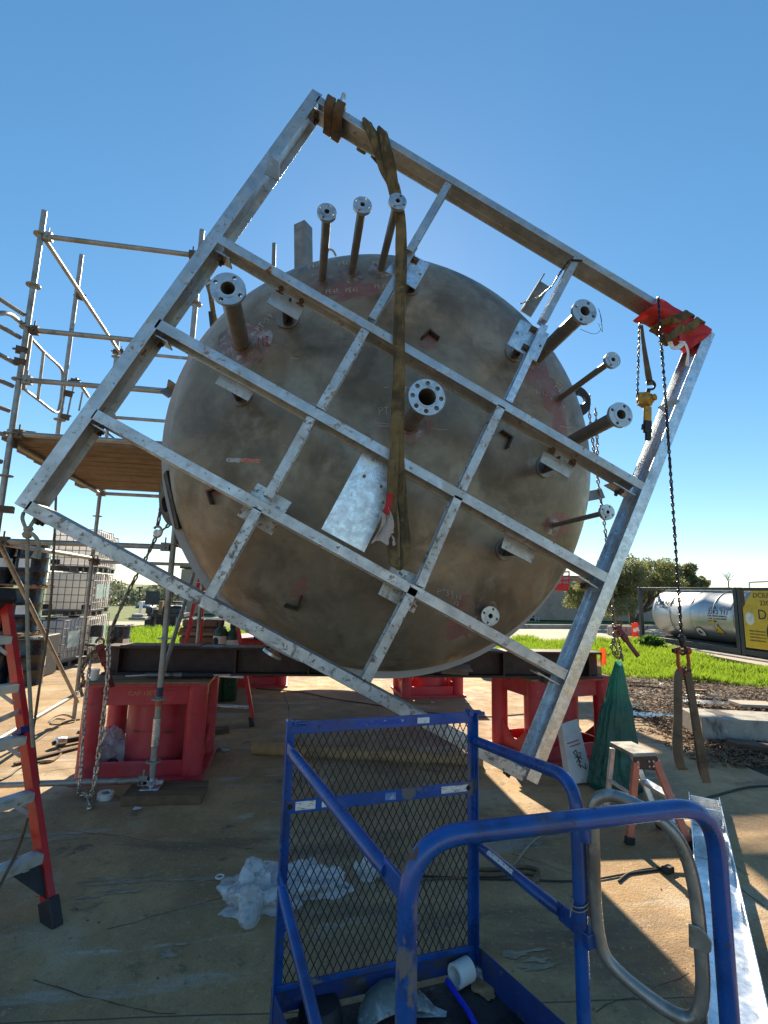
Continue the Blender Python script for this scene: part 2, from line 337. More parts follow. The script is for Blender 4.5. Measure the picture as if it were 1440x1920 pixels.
# ------------------------------------------------------------------ ground
def sheet(name, pts, z, material, parent=None):
    mb = MB(); mb.add([(p[0], p[1], z) for p in pts], [tuple(range(len(pts)))])
    return obj(name, mb, material, parent, smooth=False)
GRASSG = MAT("grass soil", (.085, .11, .025), [((.13, .18, .03), 1.1, .42, .62), ((.16, .13, .07), .5, .58, .72), ((.05, .07, .02), 9, .5, .7)], rough=.95, var=.25, vscale=3, bump=.6, bscale=22)
MUDM = MAT("leaf litter mud", (.115, .080, .055), [((.055, .038, .027), 6, .46, .62), ((.22, .165, .12), 22, .56, .68), ((.03, .022, .017), 2, .56, .70, (1, 1, 1), .25)], rough=.85, var=.3, vscale=20, bump=.9, bscale=28)
ROADM = MAT("pale road", (.40, .34, .27), [((.32, .27, .22), 2, .5, .7)], rough=.9, var=.08)
SLABM = MAT("stained concrete slab", (.405, .262, .125), [
    ((.26, .165, .085), .5, .42, .62, (1, .8, 1)), ((.46, .36, .235), 1.2, .52, .70), ((.155, .105, .065), .9, .53, .68, (.6, 1.4, 1), None, None, .85),
    ((.33, .185, .08), 1.9, .52, .72, (.45, 1.6, 1), None, None, .6), ((.42, .40, .35), 1.6, .57, .66, (.45, 2.4, 1), None, None, .55), ((.52, .49, .43), 2.3, .645, .70, (.5, 2.2, 1), None, None, .6),
    ((.10, .075, .05), 5, .60, .74, (1, 1, 1), None, None, .8), ((.13, .10, .07), 22, .60, .72, (1, 1, 1), None, None, .6), ((.52, .40, .25), 40, .54, .70, (1, 1, 1), None, None, .55), ((.22, .14, .07), 26, .54, .70, (1, 1, 1), None, None, .5), ((.10, .08, .06), 90, .62, .74, (1, 1, 1), None, None, .6)],
    rough=.84, var=.25, vscale=2.6, bump=.55, bscale=95)
def add_joints(m):
    nt = m.node_tree; N = nt.nodes; L = nt.links; b = N["Principled BSDF"]
    src = b.inputs['Base Color'].links[0].from_socket
    tc = N.new("ShaderNodeTexCoord"); mp = N.new("ShaderNodeMapping"); mp.inputs['Rotation'].default_value = (0, 0, R(5)); mp.inputs['Location'].default_value = (-.55, 1.3, 0)
    L.new(tc.outputs['Object'], mp.inputs[0])
    nn = N.new("ShaderNodeTexNoise"); nn.inputs['Scale'].default_value = 3; L.new(mp.outputs[0], nn.inputs['Vector'])
    mxv = N.new("ShaderNodeMix"); mxv.data_type = 'VECTOR'; mxv.inputs[0].default_value = .02; L.new(mp.outputs[0], mxv.inputs[4]); L.new(nn.outputs[1], mxv.inputs[5])
    br = N.new("ShaderNodeTexBrick"); br.inputs['Scale'].default_value = 1; br.inputs['Brick Width'].default_value = 6.2; br.inputs['Row Height'].default_value = 3.6
    br.inputs['Mortar Size'].default_value = .005; br.inputs['Mortar Smooth'].default_value = .3; br.offset = 0
    L.new(mxv.outputs[1], br.inputs['Vector'])
    mx = N.new("ShaderNodeMix"); mx.data_type = 'RGBA'; L.new(br.outputs['Fac'], mx.inputs[0]); L.new(src, mx.inputs[6]); mx.inputs[7].default_value = (.13, .095, .065, 1)
    L.new(mx.outputs[2], b.inputs['Base Color'])
add_joints(SLABM)
# far ground reaching the horizon, gently uneven near by
def terrain():
    mb = MB(); xs = [-900, -300, -120, -60]+[i*2.0 for i in range(-18, 23)]+[70, 130, 320, 900]
    ys = [-600, -120, -30]+[i*2.0 for i in range(-4, 24)]+[60, 90, 150, 320, 900]
    for y in ys:
        for x in xs:
            near = abs(x) < 50 and abs(y) < 50
            mb.v.append(Vector((x, y, -.10+(.05*noise.noise((x*.21, y*.21, 0)) if near else 0))))
    n = len(xs)
    mb.f = [[j*n+i, j*n+i+1, (j+1)*n+i+1, (j+1)*n+i] for j in range(len(ys)-1) for i in range(n-1)]
    return mb
kind(obj("ground", terrain(), GRASSG), 'structure')
# slab edge on the right follows the photograph: mud beyond it
e0 = G(1130, 1292); e1 = G(1178, 1335); e2 = G(1250, 1372); e3 = G(1440, 1456)
slab_out = [(-40, -12), (9, -12), (9, .5), (e3.x+.9, e3.y-.75), (e3.x, e3.y), (e2.x, e2.y), (e1.x, e1.y), (e0.x, e0.y), (5.6, 10.6), (4.6, 13.2), (2, 14.6), (-9, 15.2), (-40, 15.6)]
sm = MB(); sm.poly([(x, y, -.14) for x, y in slab_out], .14)
if max(v.z for v in sm.v) < -.01: sm.v = [v+Vector((0, 0, .14)) for v in sm.v]
kind(obj("concrete_slab", sm, SLABM, smooth=False), 'structure')
# mud strip beside the slab
mud_out = [(e3.x+.5, e3.y-1.2), (e3.x-.15, e3.y), (e2.x-.1, e2.y), (e1.x-.1, e1.y), (e0.x-.15, e0.y), (5.2, 10.6), (6.6, 10.4), (8.4, 9.6), (9.9, 8.6), (11.8, 6.6), (12, 2)]
def mud():
    bm = bmesh.new(); f = bm.faces.new([bm.verts.new((x, y, 0)) for x, y in mud_out])
    bmesh.ops.triangulate(bm, faces=bm.faces[:])
    for _ in range(5): bmesh.ops.subdivide_edges(bm, edges=[e for e in bm.edges if e.calc_length() > .16], cuts=1); bmesh.ops.triangulate(bm, faces=bm.faces[:])
    mb = MB()
    bm.verts.index_update()
    mb.v = [Vector((v.co.x, v.co.y, -.028+.05*noise.noise((v.co.x*1.3, v.co.y*1.3, 1))+.025*noise.noise((v.co.x*6, v.co.y*6, 3)))) for v in bm.verts]
    mb.f = [[v.index for v in q.verts] for q in bm.faces]; bm.free(); return mb
kind(obj("mud", mud(), MUDM), 'structure')
WATERM = MAT("puddle water", (.055, .045, .035), rough=.06, spec=.8, bump=.02, bscale=5, rvar=.02)
def blob(cx, cy, rx, ry, z, rot=0, n=30, rag=.3, seed=0):
    pts = []
    for i in range(n):
        a = 2*math.pi*i/n; k = 1+rag*noise.noise((math.cos(a)*1.8+seed, math.sin(a)*1.8, seed*3.1))*1.6
        x, y = rx*k*math.cos(a), ry*k*math.sin(a)
        pts.append((cx+x*math.cos(rot)-y*math.sin(rot), cy+x*math.sin(rot)+y*math.cos(rot), z))
    return pts
pd = MB(); PUD = []
for (px, py, rx, ry, sd) in ((1205, 1340, .55, .16, 1), (1175, 1322, .35, .10, 2), (1385, 1322, .75, .20, 3), (1195, 1282, .5, .12, 4), (1345, 1308, .45, .10, 5)):
    c = G(px, py); pts = blob(c.x, c.y, rx, ry, .020, -.35, seed=sd, rag=.5); PUD.append(pts); pd.add(pts, [tuple(range(len(pts)))])
kind(obj("puddle_water", pd, WATERM, smooth=False), 'structure')
kind(sheet("road", [(6.2, 17.2), (30, 21.2), (60, 24), (60, 31), (30, 27), (4, 22.6), (-2, 21.5), (-2, 18.5)], -.03, ROADM), 'structure')
kind(sheet("far_road", [(-60, 22.5), (-4, 21.5), (-4, 25), (-60, 27)], -.035, ROADM), 'structure')
# grass blades, one stuff object
GRASSB = MAT("grass blade", (.13, .21, .025), [((.21, .28, .04), .8, .42, .66), ((.07, .13, .018), 1.6, .5, .68), ((.30, .28, .11), .7, .56, .70, (1, 1, 1), None, None, .8), ((.32, .29, .12), 5, .60, .72)], rough=.6, var=.25, vscale=5)
translucent(GRASSB, (.28, .42, .03), .5)
def in_poly(x, y, poly):
    c = False; j = len(poly)-1
    for i in range(len(poly)):
        (xi, yi), (xj, yj) = poly[i][:2], poly[j][:2]
        if (yi > y) != (yj > y) and x < (xj-xi)*(y-yi)/(yj-yi)+xi: c = not c
        j = i
    return c
def grass():
    mb = MB(); rnd = random.Random(3)
    def blade(x, y, h, wd):
        a = rnd.uniform(0, 6.28); lx, ly = rnd.uniform(-.5, .5)*h, rnd.uniform(-.5, .5)*h
        z0 = -.11; dx, dy = math.cos(a)*wd, math.sin(a)*wd
        mb.add([(x-dx, y-dy, z0), (x+dx, y+dy, z0), (x+lx*.4+dx*.6, y+ly*.4+dy*.6, z0+h*.6), (x+lx, y+ly, z0+h)], [(0, 1, 2), (0, 2, 3)])
    n = 0
    while n < 34000:
        px = rnd.uniform(930, 1500); py = 1186+134*rnd.random()**1.1
        g = G(px, py)
        if g.y > 18 or (px > 1190 and py < 1200+(px-1200)*.245) or in_poly(g.x, g.y, slab_out) or in_poly(g.x, g.y, mud_out): continue
        k = noise.noise((g.x*.9, g.y*.9, 5))
        if rnd.random() > .55+.8*k and rnd.random() > .25: continue
        d = g.y/9; blade(g.x, g.y, (.13+.16*max(k, -.2)+.1*rnd.random())*max(1, d**.3), .0075*max(1, d)); n += 1
    n = 0
    while n < 12000:
        px = rnd.uniform(190, 480); py = 1166+56*rnd.random()**1.1
        g = G(px, py)
        if g.y > 40 or in_poly(g.x, g.y, slab_out) or 21.2 < g.y < 27: continue
        d = g.y/9; blade(g.x, g.y, .14+.16*rnd.random(), .009*d); n += 1
    return mb
kind(obj("grass", grass(), GRASSB, smooth=False), 'stuff')
LITTERM = MAT("twigs and leaves", (.20, .125, .070), [((.09, .055, .032), 3, .45, .6), ((.33, .23, .145), 7, .58, .70)], rough=.9, var=.3)
def litter():
    mb = MB(); rnd = random.Random(9); n = 0
    while n < 9000:
        px = rnd.uniform(1090, 1460); py = rnd.uniform(1268, 1440); g = G(px, py)
        if any(in_poly(g.x, g.y, q) for q in PUD) and rnd.random() < .93: continue
        edge = noise.noise((g.x*2.1, g.y*2.1, 2))
        if not in_poly(g.x, g.y, mud_out):
            if not (in_poly(g.x+.35, g.y+.25, mud_out) and edge > .0 and rnd.random() < .35): continue
        a = rnd.uniform(0, 6.28); L = rnd.uniform(.012, .05); wd = rnd.uniform(.003, .010); z = rnd.uniform(.0, .035); t = rnd.uniform(-.02, .03)
        dx, dy = math.cos(a)*L, math.sin(a)*L; ex, ey = -math.sin(a)*wd, math.cos(a)*wd
        mb.add([(g.x-dx-ex, g.y-dy-ey, z), (g.x+dx-ex*.4, g.y+dy-ey*.4, z+t), (g.x+dx*.9+ex, g.y+dy*.9+ey, z+t+.008), (g.x-dx*.6+ex, g.y-dy*.6+ey, z+.008)], [(0, 1, 2, 3)]); n += 1
    return mb
kind(obj("leaf_litter", litter(), LITTERM, smooth=False), 'stuff')
# paint smears and spills left on the slab
SPILL = MAT("dried spill", (.38, .32, .24), [((.30, .235, .15), 9, .40, .58), ((.22, .17, .11), 30, .55, .68)], rough=.85, var=.15, bump=.1)
sp = MB(); rs = random.Random(5)
def streaks(px, py, n, w_, h_, ln, th, z=.0025):
    c = G(px, py)
    for i in range(n):
        x = c.x+rs.uniform(-w_, w_); y = c.y+rs.uniform(-h_, h_)
        pts = blob(x, y, ln*rs.uniform(.3, 1), th*rs.uniform(.4, 1), z+i*1e-5, rs.uniform(-.12, .12), 16, .9, rs.random()*50)
        sp.add(pts, [tuple(range(16))])
streaks(640, 1335, 16, .75, 1.0, .32, .022); streaks(600, 1376, 9, .7, .15, .35, .03); streaks(215, 1662, 16, .20, .10, .12, .012)
streaks(320, 1786, 5, .04, .06, .05, .02, .003); streaks(1000, 1790, 4, .10, .12, .10, .022, .003); streaks(480, 1507, 3, .45, .015, .45, .018); streaks(330, 1650, 4, .3, .02, .3, .015)
streaks(70, 1570, 6, .2, .06, .2, .03)
kind(obj("spill_marks", sp, SPILL, smooth=False), 'stuff')
# tiny debris on the slab
db = MB(); rd = random.Random(21)
for i in range(900):
    px = rd.uniform(-20, 1440); py = 1330+590*rd.random()
    g = G(px, py); s_ = rd.uniform(.0015, .0035)*(1 if rd.random() < .93 else 2.2)
    db.lathe([(0, 0), (s_, .001), (s_*.7, s_*.6), (0, s_*.8)], (g.x, g.y, .001), n=5, wob=lambda a, h: 1+.3*math.sin(a*2+i))
kind(obj("grit", db, MAT("grit", (.30, .24, .17), [((.10, .08, .06), .8, .5, .55), ((.6, .58, .54), .5, .56, .60)], rough=.9), smooth=False), 'stuff')

# hairline cracks and wet trails in the slab
ck = MB(); rc_ = random.Random(41)
def crack(px0, py0, px1, py1, wd):
    a, b = G(px0, py0), G(px1, py1); n = max(6, int((b-a).length/.07)); d = (b-a).normalized(); nn = Vector((-d.y, d.x, 0)); off = 0; L = []; R_ = []
    for i in range(n+1):
        off += rc_.uniform(-.018, .018); off *= .93; p = a.lerp(b, i/n)+nn*off; w_ = wd*rc_.uniform(.3, 1.2); L.append((p.x+nn.x*w_, p.y+nn.y*w_, .0022)); R_.append((p.x-nn.x*w_, p.y-nn.y*w_, .0022))
    ck.add(L+R_, [(i, i+1, n+2+i, n+1+i) for i in range(n)])
for c in ((528, 1262, 548, 1345, .006), (548, 1345, 575, 1480, .004), (0, 1458, 140, 1440, .003), (960, 1600, 1090, 1650, .003), (1110, 1490, 1440, 1540, .003), (1180, 1455, 1400, 1640, .0025), (120, 1560, 470, 1600, .0022), (200, 1740, 480, 1660, .0022), (1300, 1600, 1440, 1700, .003), (1120, 1900, 1300, 1830, .0025), (60, 1840, 330, 1900, .0025), (880, 1440, 1130, 1462, .003)): crack(*c)
kind(obj("hairline_cracks", ck, MAT("crack dirt", (.07, .052, .038), rough=.95), smooth=False), 'stuff')
# ------------------------------------------------------------------ the tank on its side
S_ = .845
YA, HB, HR = 4.06*S_, .70*S_, 2.144*S_
HX, HZ = .847*S_, CAM_H+(3.128-CAM_H)*S_
YR = YA+HB                                     # rim
YF = 3.5*S_                                    # front of the galvanised frame
def head_y(x, z):
    r2 = ((x-HX)**2+(z-HZ)**2)/HR**2
    return YA+HB*(1-math.sqrt(max(0, 1-r2)))
def head_n(x, z):
    y = head_y(x, z); n = Vector(((x-HX)/HR**2, (y-YR)/HB**2, (z-HZ)/HR**2)); return n.normalized()
def on_head(px, py, lift=0):
    y = YA
    for _ in range(60):
        p = P(px, py, y); y = y*.5+.5*head_y(p.x, p.z)
    p = P(px, py, y); return p+head_n(p.x, p.z)*lift
def loops_plate(outer, holes, thick, o, A, B):
    """flat plate with real holes; outer/holes are 2-D loops"""
    bm = bmesh.new(); edges = []
    for lp in [outer]+holes:
        vs = [bm.verts.new((a, b, 0)) for a, b in lp]
        edges += [bm.edges.new((vs[i], vs[(i+1) % len(vs)])) for i in range(len(vs))]
    bmesh.ops.triangle_fill(bm, use_beauty=True, use_dissolve=False, edges=edges)
    r = bmesh.ops.extrude_face_region(bm, geom=bm.faces[:])
    bmesh.ops.translate(bm, verts=[g for g in r['geom'] if isinstance(g, bmesh.types.BMVert)], vec=(0, 0, thick))
    bm.verts.index_update(); A = Vector(A).normalized(); B = Vector(B).normalized(); N_ = A.cross(B); mb = MB()
    mb.add([Vector(o)+A*v.co.x+B*v.co.y+N_*v.co.z for v in bm.verts], [[v.index for v in f.verts] for f in bm.faces]); bm.free(); return mb
def circ(r, n=32, cx=0, cy=0, ph=0): return [(cx+r*math.cos(2*math.pi*i/n+ph), cy+r*math.sin(2*math.pi*i/n+ph)) for i in range(n)]

ves = thing("pressure_vessel", (HX, YR+3.3, 0), "huge brown steel tank lying on its side with many flanged pipes on its round end", "tank")
prof = []
for i in range(49):
    t = math.pi/2*i/48; prof.append((HR*math.sin(t), -HB*math.cos(t)))
mb = MB(); mb.lathe([(0, -HB)]+prof[1:]+[(HR, .03), (HR-.02, .03)], (HX, YR, HZ), (0, 1, 0), 128)
obj("tank_head", mb, HEADM, ves, ang=60)
mb = MB(); RS = HR+.042
mb.lathe([(HR-.03, .0), (RS, .0), (RS, 6.5)]+[(RS*math.cos(math.pi/2*k/12), 6.5+HB*math.sin(math.pi/2*k/12)) for k in range(1, 13)], (HX-.018, YR+.012, HZ-.018), (0, 1, 0), 128)
obj("tank_shell", mb, SHELLM, ves, ang=40)
def flange(o, A, B, N_, rad, bore, nh, th, hub, parent, rise=.004):
    """N_ points out of the flange face; o = centre of the face"""
    o = Vector(o)-N_*rise; hr = rad*.13; hc = rad*.77
    mb = loops_plate(circ(rad, 40), [circ(bore, 28)]+[circ(hr, 12, hc*math.cos(2*math.pi*(k+.5)/nh+.35), hc*math.sin(2*math.pi*(k+.5)/nh+.35)) for k in range(nh)], th, o-N_*th, A, B)
    # raised face ring
    mb.join(loops_plate(circ(rad*.56, 36), [circ(bore, 28)], rise, o, A, B))
    f = obj("flange", mb, FLANGEM, parent, ang=30)
    return f
def nozzle(px, py, yf, rad, pr, nh=4, bore=None, patch=0):
    c = P(px, py, yf); bore = bore or pr*.74; yb = head_y(c.x, c.z)+.03
    A, B, N_ = Vector((1, 0, 0)), Vector((0, 0, 1)), Vector((0, -1, 0))
    mb = MB(); mb.lathe([(pr*1.25, .028), (pr, .075), (pr, yb-yf)], (c.x, yf, c.z), (0, 1, 0), 28)
    mb.f = [q for q in mb.f if len(q) == 4]                              # open ended pipe
    mb.lathe([(bore, .0), (bore, (yb-yf)*.8), (0, (yb-yf)*.8)], (c.x, yf+.002, c.z), (0, 1, 0), 24); mb.f = [q for q in mb.f if len(q) < 20]
    n = obj("nozzle", mb, PIPEM, ves, ang=40)
    flange(c, A, B, N_, rad, bore, nh, .026, pr, n)
    # weld bead on the head
    hn = head_n(c.x, c.z); hp = Vector((c.x, head_y(c.x, c.z), c.z)); mb = MB()
    ring = []
    for k in range(28):
        a = 2*math.pi*k/28; x = c.x+pr*1.04*math.cos(a); z = c.z+pr*1.04*math.sin(a); ring.append(Vector((x, head_y(x, z)-.003, z)))
    mb.tube(ring, [.010+.003*math.sin(k*2.3) for k in range(28)], 8, closed=True)
    obj("weld_bead", mb, WELDM, n)
    if patch:
        mb = MB(); m_ = 36; rows = 5; vs = []
        for j in range(rows):
            for k in range(m_):
                a = 2*math.pi*k/m_; rr = pr*.9+(patch*(1+.28*noise.noise((math.cos(a)*1.5+px, math.sin(a)*1.5, py*.1)))-pr*.9)*j/(rows-1)
                x = c.x+rr*math.cos(a); z = c.z+rr*math.sin(a); vs.append((x, head_y(x, z)-.0025*(1-j/(rows-1))-.0008, z))
        mb.add(vs, [(j*m_+k, j*m_+(k+1) % m_, (j+1)*m_+(k+1) % m_, (j+1)*m_+k) for j in range(rows-1) for k in range(m_)])
        obj("ground_patch", mb, WELDM, n)
NF = 3.45*S_
for a in ((427, 540, NF, .108, .062, 4, .044, .22), (613, 396, NF, .064, .031, 4, .017, .11), (680, 383, NF, .063, .030, 4, .016, .11), (746, 376, NF, .062, .029, 4, .016, .11),
          (1097, 583, NF, .092, .054, 4, .036, .10), (1150, 674, NF, .059, .024, 4, .015, .085), (1165, 777, NF, .089, .050, 4, .034, 0),
          (1140, 960, NF, .052, .018, 4, .012, .085), (801, 744, NF-.03, .121, .060, 8, .058, .13), (920, 1155, 3.60, .072, .030, 4, .018, .11)):
    nozzle(*a)
# nozzle under the shell, pointing down to the left
c = P(512, 1224, YR+.2); rad_dir = Vector((c.x-HX, 0, c.z-HZ)).normalized(); base = Vector((HX, YR+.2, HZ))+rad_dir*(RS-.02)
mb = MB(); L_ = (c-base).length; mb.lathe([(.034, 0), (.034, L_*.5), (.042, L_*.8), (.046, L_)], base, rad_dir, 24)
n = obj("nozzle", mb, MAT("copper toned pipe", (.30, .16, .09), [((.4, .3, .22), 9, .5, .7)], rough=.35, metal=.8), ves)
A = rad_dir.orthogonal().normalized(); flange(base+rad_dir*(L_+.024), A, rad_dir.cross(A), rad_dir, .085, .028, 4, .022, .03, n)
# round pads with posts
def pad(px, py, rp, tip=None, parent=ves):
    p = on_head(px, py); hn = head_n(p.x, p.z); mb = MB(); mb.lathe([(rp, -.01), (rp, .014), (rp-.004, .018), (0, .018)], p, hn, 36)
    o = obj("pad", mb, PIPEM, parent)
    mb = MB(); q = Vector((p.x, YF+.19, p.z)) if tip is None else P(*tip, YF+.19)
    d = Vector((.44, 0, .9)); mb.bar(p+hn*.015, q, .11, .012, up=Vector((.9, 0, -.44))); mb.bar(p+hn*.015+Vector((.016, 0, -.008)), q, .012, .06, up=Vector((.9, 0, -.44)))
    obj("post", mb, RUSTM, o)
for a in ((540, 600, .088, (538, 572)), (452, 742, .088, (443, 722)), (768, 543, .072, (765, 510)), (962, 664, .080, (985, 635)), (1020, 877, .084, (1043, 868)), (947, 1030, .086, (970, 1028)), (748, 1116, .08, (752, 1104)), (492, 962, .08, (494, 955))):
    pad(*a)
# short angle stubs welded on the head and the shell
def ell(L1, t): return [(0, 0), (L1, 0), (L1, t), (t, t), (t, L1), (0, L1)]
def stub(px, py, ang, L1=.105, out=.05):
    p = on_head(px, py); hn = head_n(p.x, p.z); a = R(ang); e1 = Vector((math.cos(a), 0, math.sin(a))); e1 = (e1-hn*e1.dot(hn)).normalized(); e2 = hn.cross(e1)
    mb = MB(); mb.sweep(ell(L1, .012), p-hn*.01, p+hn*out, e1, e2); obj("angle_stub", mb, RUSTM, ves, smooth=False)
for a in ((803, 623, 230), (393, 921, -70), (957, 822, 155), (561, 1141, 75)): stub(*a)
def angle_iron(p0, p1, L1, A, name="angle_iron", t=.014):
    p0 = Vector(p0); p1 = Vector(p1); d = (p1-p0).normalized(); A = Vector(A); A = (A-d*A.dot(d)).normalized(); B = d.cross(A)
    mb = MB(); mb.sweep(ell(L1, t), p0, p1, A, B); obj(name, mb, PIPEM, ves, smooth=False)
angle_iron(P(572, 496, 4.42), P(571, 412, 4.42), .13, (.6, .8, 0))
angle_iron(P(975, 583, 4.42), P(1010, 527, 4.42), .13, (.2, -.6, .4))
angle_iron(P(1096, 922, 4.42), P(1128, 916, 4.42), .10, (0, -.2, -1))
angle_iron(P(330, 738, 4.42), P(314, 727, 4.42), .10, (.2, -.5, -1))
angle_iron(P(830, 1243, 4.42), P(880, 1246, 4.42), .10, (0, -.8, -.3))
mb = MB(); mb.tube([P(513, 500, 5), P(514, 457, 5)], .022, 10); obj("far_pole_stub", mb, PIPEM, ves)  # stub on the shell stands in for a far scaffold pole's top
mb = MB(); mb.tube(smooth_path([P(612, 480, 4.5), P(616, 469, 4.5), P(624, 470, 4.5), P(630, 480, 4.5)]), .011, 8); obj("lifting_eye", mb, PIPEM, ves)
# lifting lugs: half discs standing off the shell with a hole
def lug(px, py, size, y, name="lifting_lug", skew=0.0, rad=.95):
    c = P(px, py, y); rd = Vector((c.x-HX, 0, c.z-HZ)).normalized(); tg = Vector((-rd.z, 0, rd.x)); r0 = rd; o = Vector((HX, y, HZ))+rd*(RS-.01)
    out = [(-size*1.25, -.05), (-size*1.2, .01)]+[(size*math.cos(math.pi-math.pi*k/14), .03+size*.95*math.sin(math.pi*k/14)) for k in range(15)]+[(size*1.2, .01), (size*1.25, -.05)]
    rd = (rd*math.cos(skew)+Vector((0, 1, 0))*math.sin(skew)); mb = loops_plate(out, [circ(size*.33, 18, 0, size*.5)], .045, o, tg, rd); mb.v = [v-Vector((0, .02, 0)) for v in mb.v]
    obj(name, mb, MAT("black lug", (.03, .026, .024), [((.08, .06, .05), 12, .6, .75)], rough=.5, metal=.3), ves, bevel=.004)
    return o+rd*size*.5
LUG_R = lug(1104, 745, .155, YR+.06)
LUG_L = lug(322, 940, .19, YR+.02, skew=.95)
# crayon and chalk writing on the head, drawn as strokes that follow its curve
STK = {'P': [[(0, 0), (0, 1), (.5, .95), (.55, .65), (.05, .5)]], 'T': [[(0, 1), (.65, 1)], [(.32, 1), (.3, 0)]], '-': [[(.1, .45), (.5, .5)]], '2': [[(0, .8), (.25, 1), (.5, .8), (.05, 0), (.55, .05)]],
       '3': [[(0, .95), (.45, .9), (.15, .55), (.5, .3), (.2, 0), (0, .1)]], '9': [[(.5, .7), (.25, .5), (.05, .75), (.3, 1), (.5, .75), (.4, 0)]], '5': [[(.5, 1), (.1, 1), (.05, .6), (.45, .5), (.4, .05), (0, .05)]],
       'N': [[(0, 0), (.05, 1), (.5, 0), (.55, 1)]], '1': [[(.2, 0), (.25, 1)]], 'I': [[(.25, 0), (.25, 1)], [(.05, 1), (.45, 1)], [(.05, 0), (.45, 0)]], '4': [[(.4, 0), (.4, 1), (0, .35), (.6, .35)]], '0': [[(.25, 1), (0, .5), (.25, 0), (.5, .5), (.25, 1)]],
       '8': [[(.25, .5), (.05, .8), (.25, 1), (.45, .8), (.05, .2), (.25, 0), (.45, .2), (.25, .5)]], 'E': [[(.5, 1), (0, 1), (0, 0), (.5, 0)], [(0, .5), (.4, .5)]], 'F': [[(.5, 1), (0, 1), (0, 0)], [(0, .5), (.4, .5)]], '6': [[(.45, 1), (.05, .4), (.25, 0), (.45, .3), (.1, .4)]], '7': [[(0, 1), (.5, 1), (.2, 0)]]}
def scrawl(txt, px, py, h, slope=0, material=CHALK, wr=.0028, name="chalk_mark", gap=.78):
    mb = MB(); ca, sa = math.cos(R(slope)), math.sin(R(slope)); x0 = 0
    for ch in txt:
        for st in STK.get(ch, []):
            q = []
            for (a, b) in st:
                u = (x0+a)*h+random.uniform(-.04, .04)*h; v = b*h+random.uniform(-.04, .04)*h; q.append((px+u*ca+v*sa, py+u*sa-v*ca))
            q = [on_head(a, b, .003) for a, b in q]; mb.tube(q, wr, 5)
        x0 += gap
    return obj(name, mb, material, ves)
scrawl("PT-39", 487, 622, 10, -48); scrawl("NI", 485, 650, 17, -6, CHALKR, .004); scrawl("PT-39", 711, 778, 13, -4); scrawl("T2", 756, 737, 11)
scrawl("PT59", 820, 1114, 10, 8); scrawl("N10", 847, 1122, 8, 10); scrawl("15", 850, 1134, 7, 10); scrawl("P425", 580, 505, 8, -12); scrawl("P424", 636, 499, 8, -8); scrawl("P423", 699, 498, 8, 0); scrawl("PE41", 649, 549, 8, -4); scrawl("PE40", 612, 552, 8, -6); scrawl("PE42", 703, 541, 8, 0)
scrawl("PN4", 1004, 741, 10, 12); scrawl("PT3", 1038, 728, 10, 40); scrawl("6", 456, 604, 8)
mb = MB()
for (a, b, c_, d) in ((695, 798, 735, 799), (703, 793, 760, 796), (808, 803, 838, 806), (1038, 707, 1060, 723), (720, 726, 728, 726), (545, 671, 560, 673), (1050, 799, 1072, 802)): mb.tube([on_head(a, b, .002), on_head((a+c_)/2, (b+d)/2+1, .002), on_head(c_, d, .002)], .0022, 5)
obj("chalk_line", mb, CHALK, ves)
def smear(pts, material, name, lift=.002):
    c = (sum(p[0] for p in pts)/len(pts), sum(p[1] for p in pts)/len(pts)); mb = MB(); n = len(pts)
    vs = [on_head(*c, lift)]
    for k in (.5, 1): vs += [on_head(c[0]+(p[0]-c[0])*k, c[1]+(p[1]-c[1])*k, lift if k < 1 else lift*.6) for p in pts]
    mb.add(vs, [(0, 1+i, 1+(i+1) % n) for i in range(n)]+[(1+i, 1+n+i, 1+n+(i+1) % n, 1+(i+1) % n) for i in range(n)]); obj(name, mb, material, ves)
def ragged(cx, cy, rx, ry, seed, n=26, rot=0): return [(x, y) for x, y, z in blob(cx, cy, rx, ry, 0, rot, n, .45, seed)]
smear(ragged(440, 863, 14, 4.5, 3), MAT("pale smear", (.42, .44, .46), [((.28, .26, .24), 20, .5, .7)], rough=.7), "paint_smear")
smear(ragged(468, 864, 19, 5.5, 8), MAT("pink smear", (.52, .22, .17), [((.4, .12, .1), 20, .5, .7)], rough=.7), "paint_smear")
for a in ((660, 545, 62, 17, 1, -.1), (1020, 720, 24, 52, 2, -.45), (1048, 800, 15, 38, 4, 0), (778, 802, 30, 26, 5, 0), (1042, 982, 22, 24, 6, 0), (868, 1165, 26, 40, 7, .2), (565, 1105, 17, 20, 9, 0), (800, 640, 17, 12, 10, 0), (450, 640, 40, 20, 12, .3), (400, 920, 14, 10, 13, 0)):
    smear(ragged(*a[:5], rot=a[5]), PRIMERM, "primer_patch", .0012)
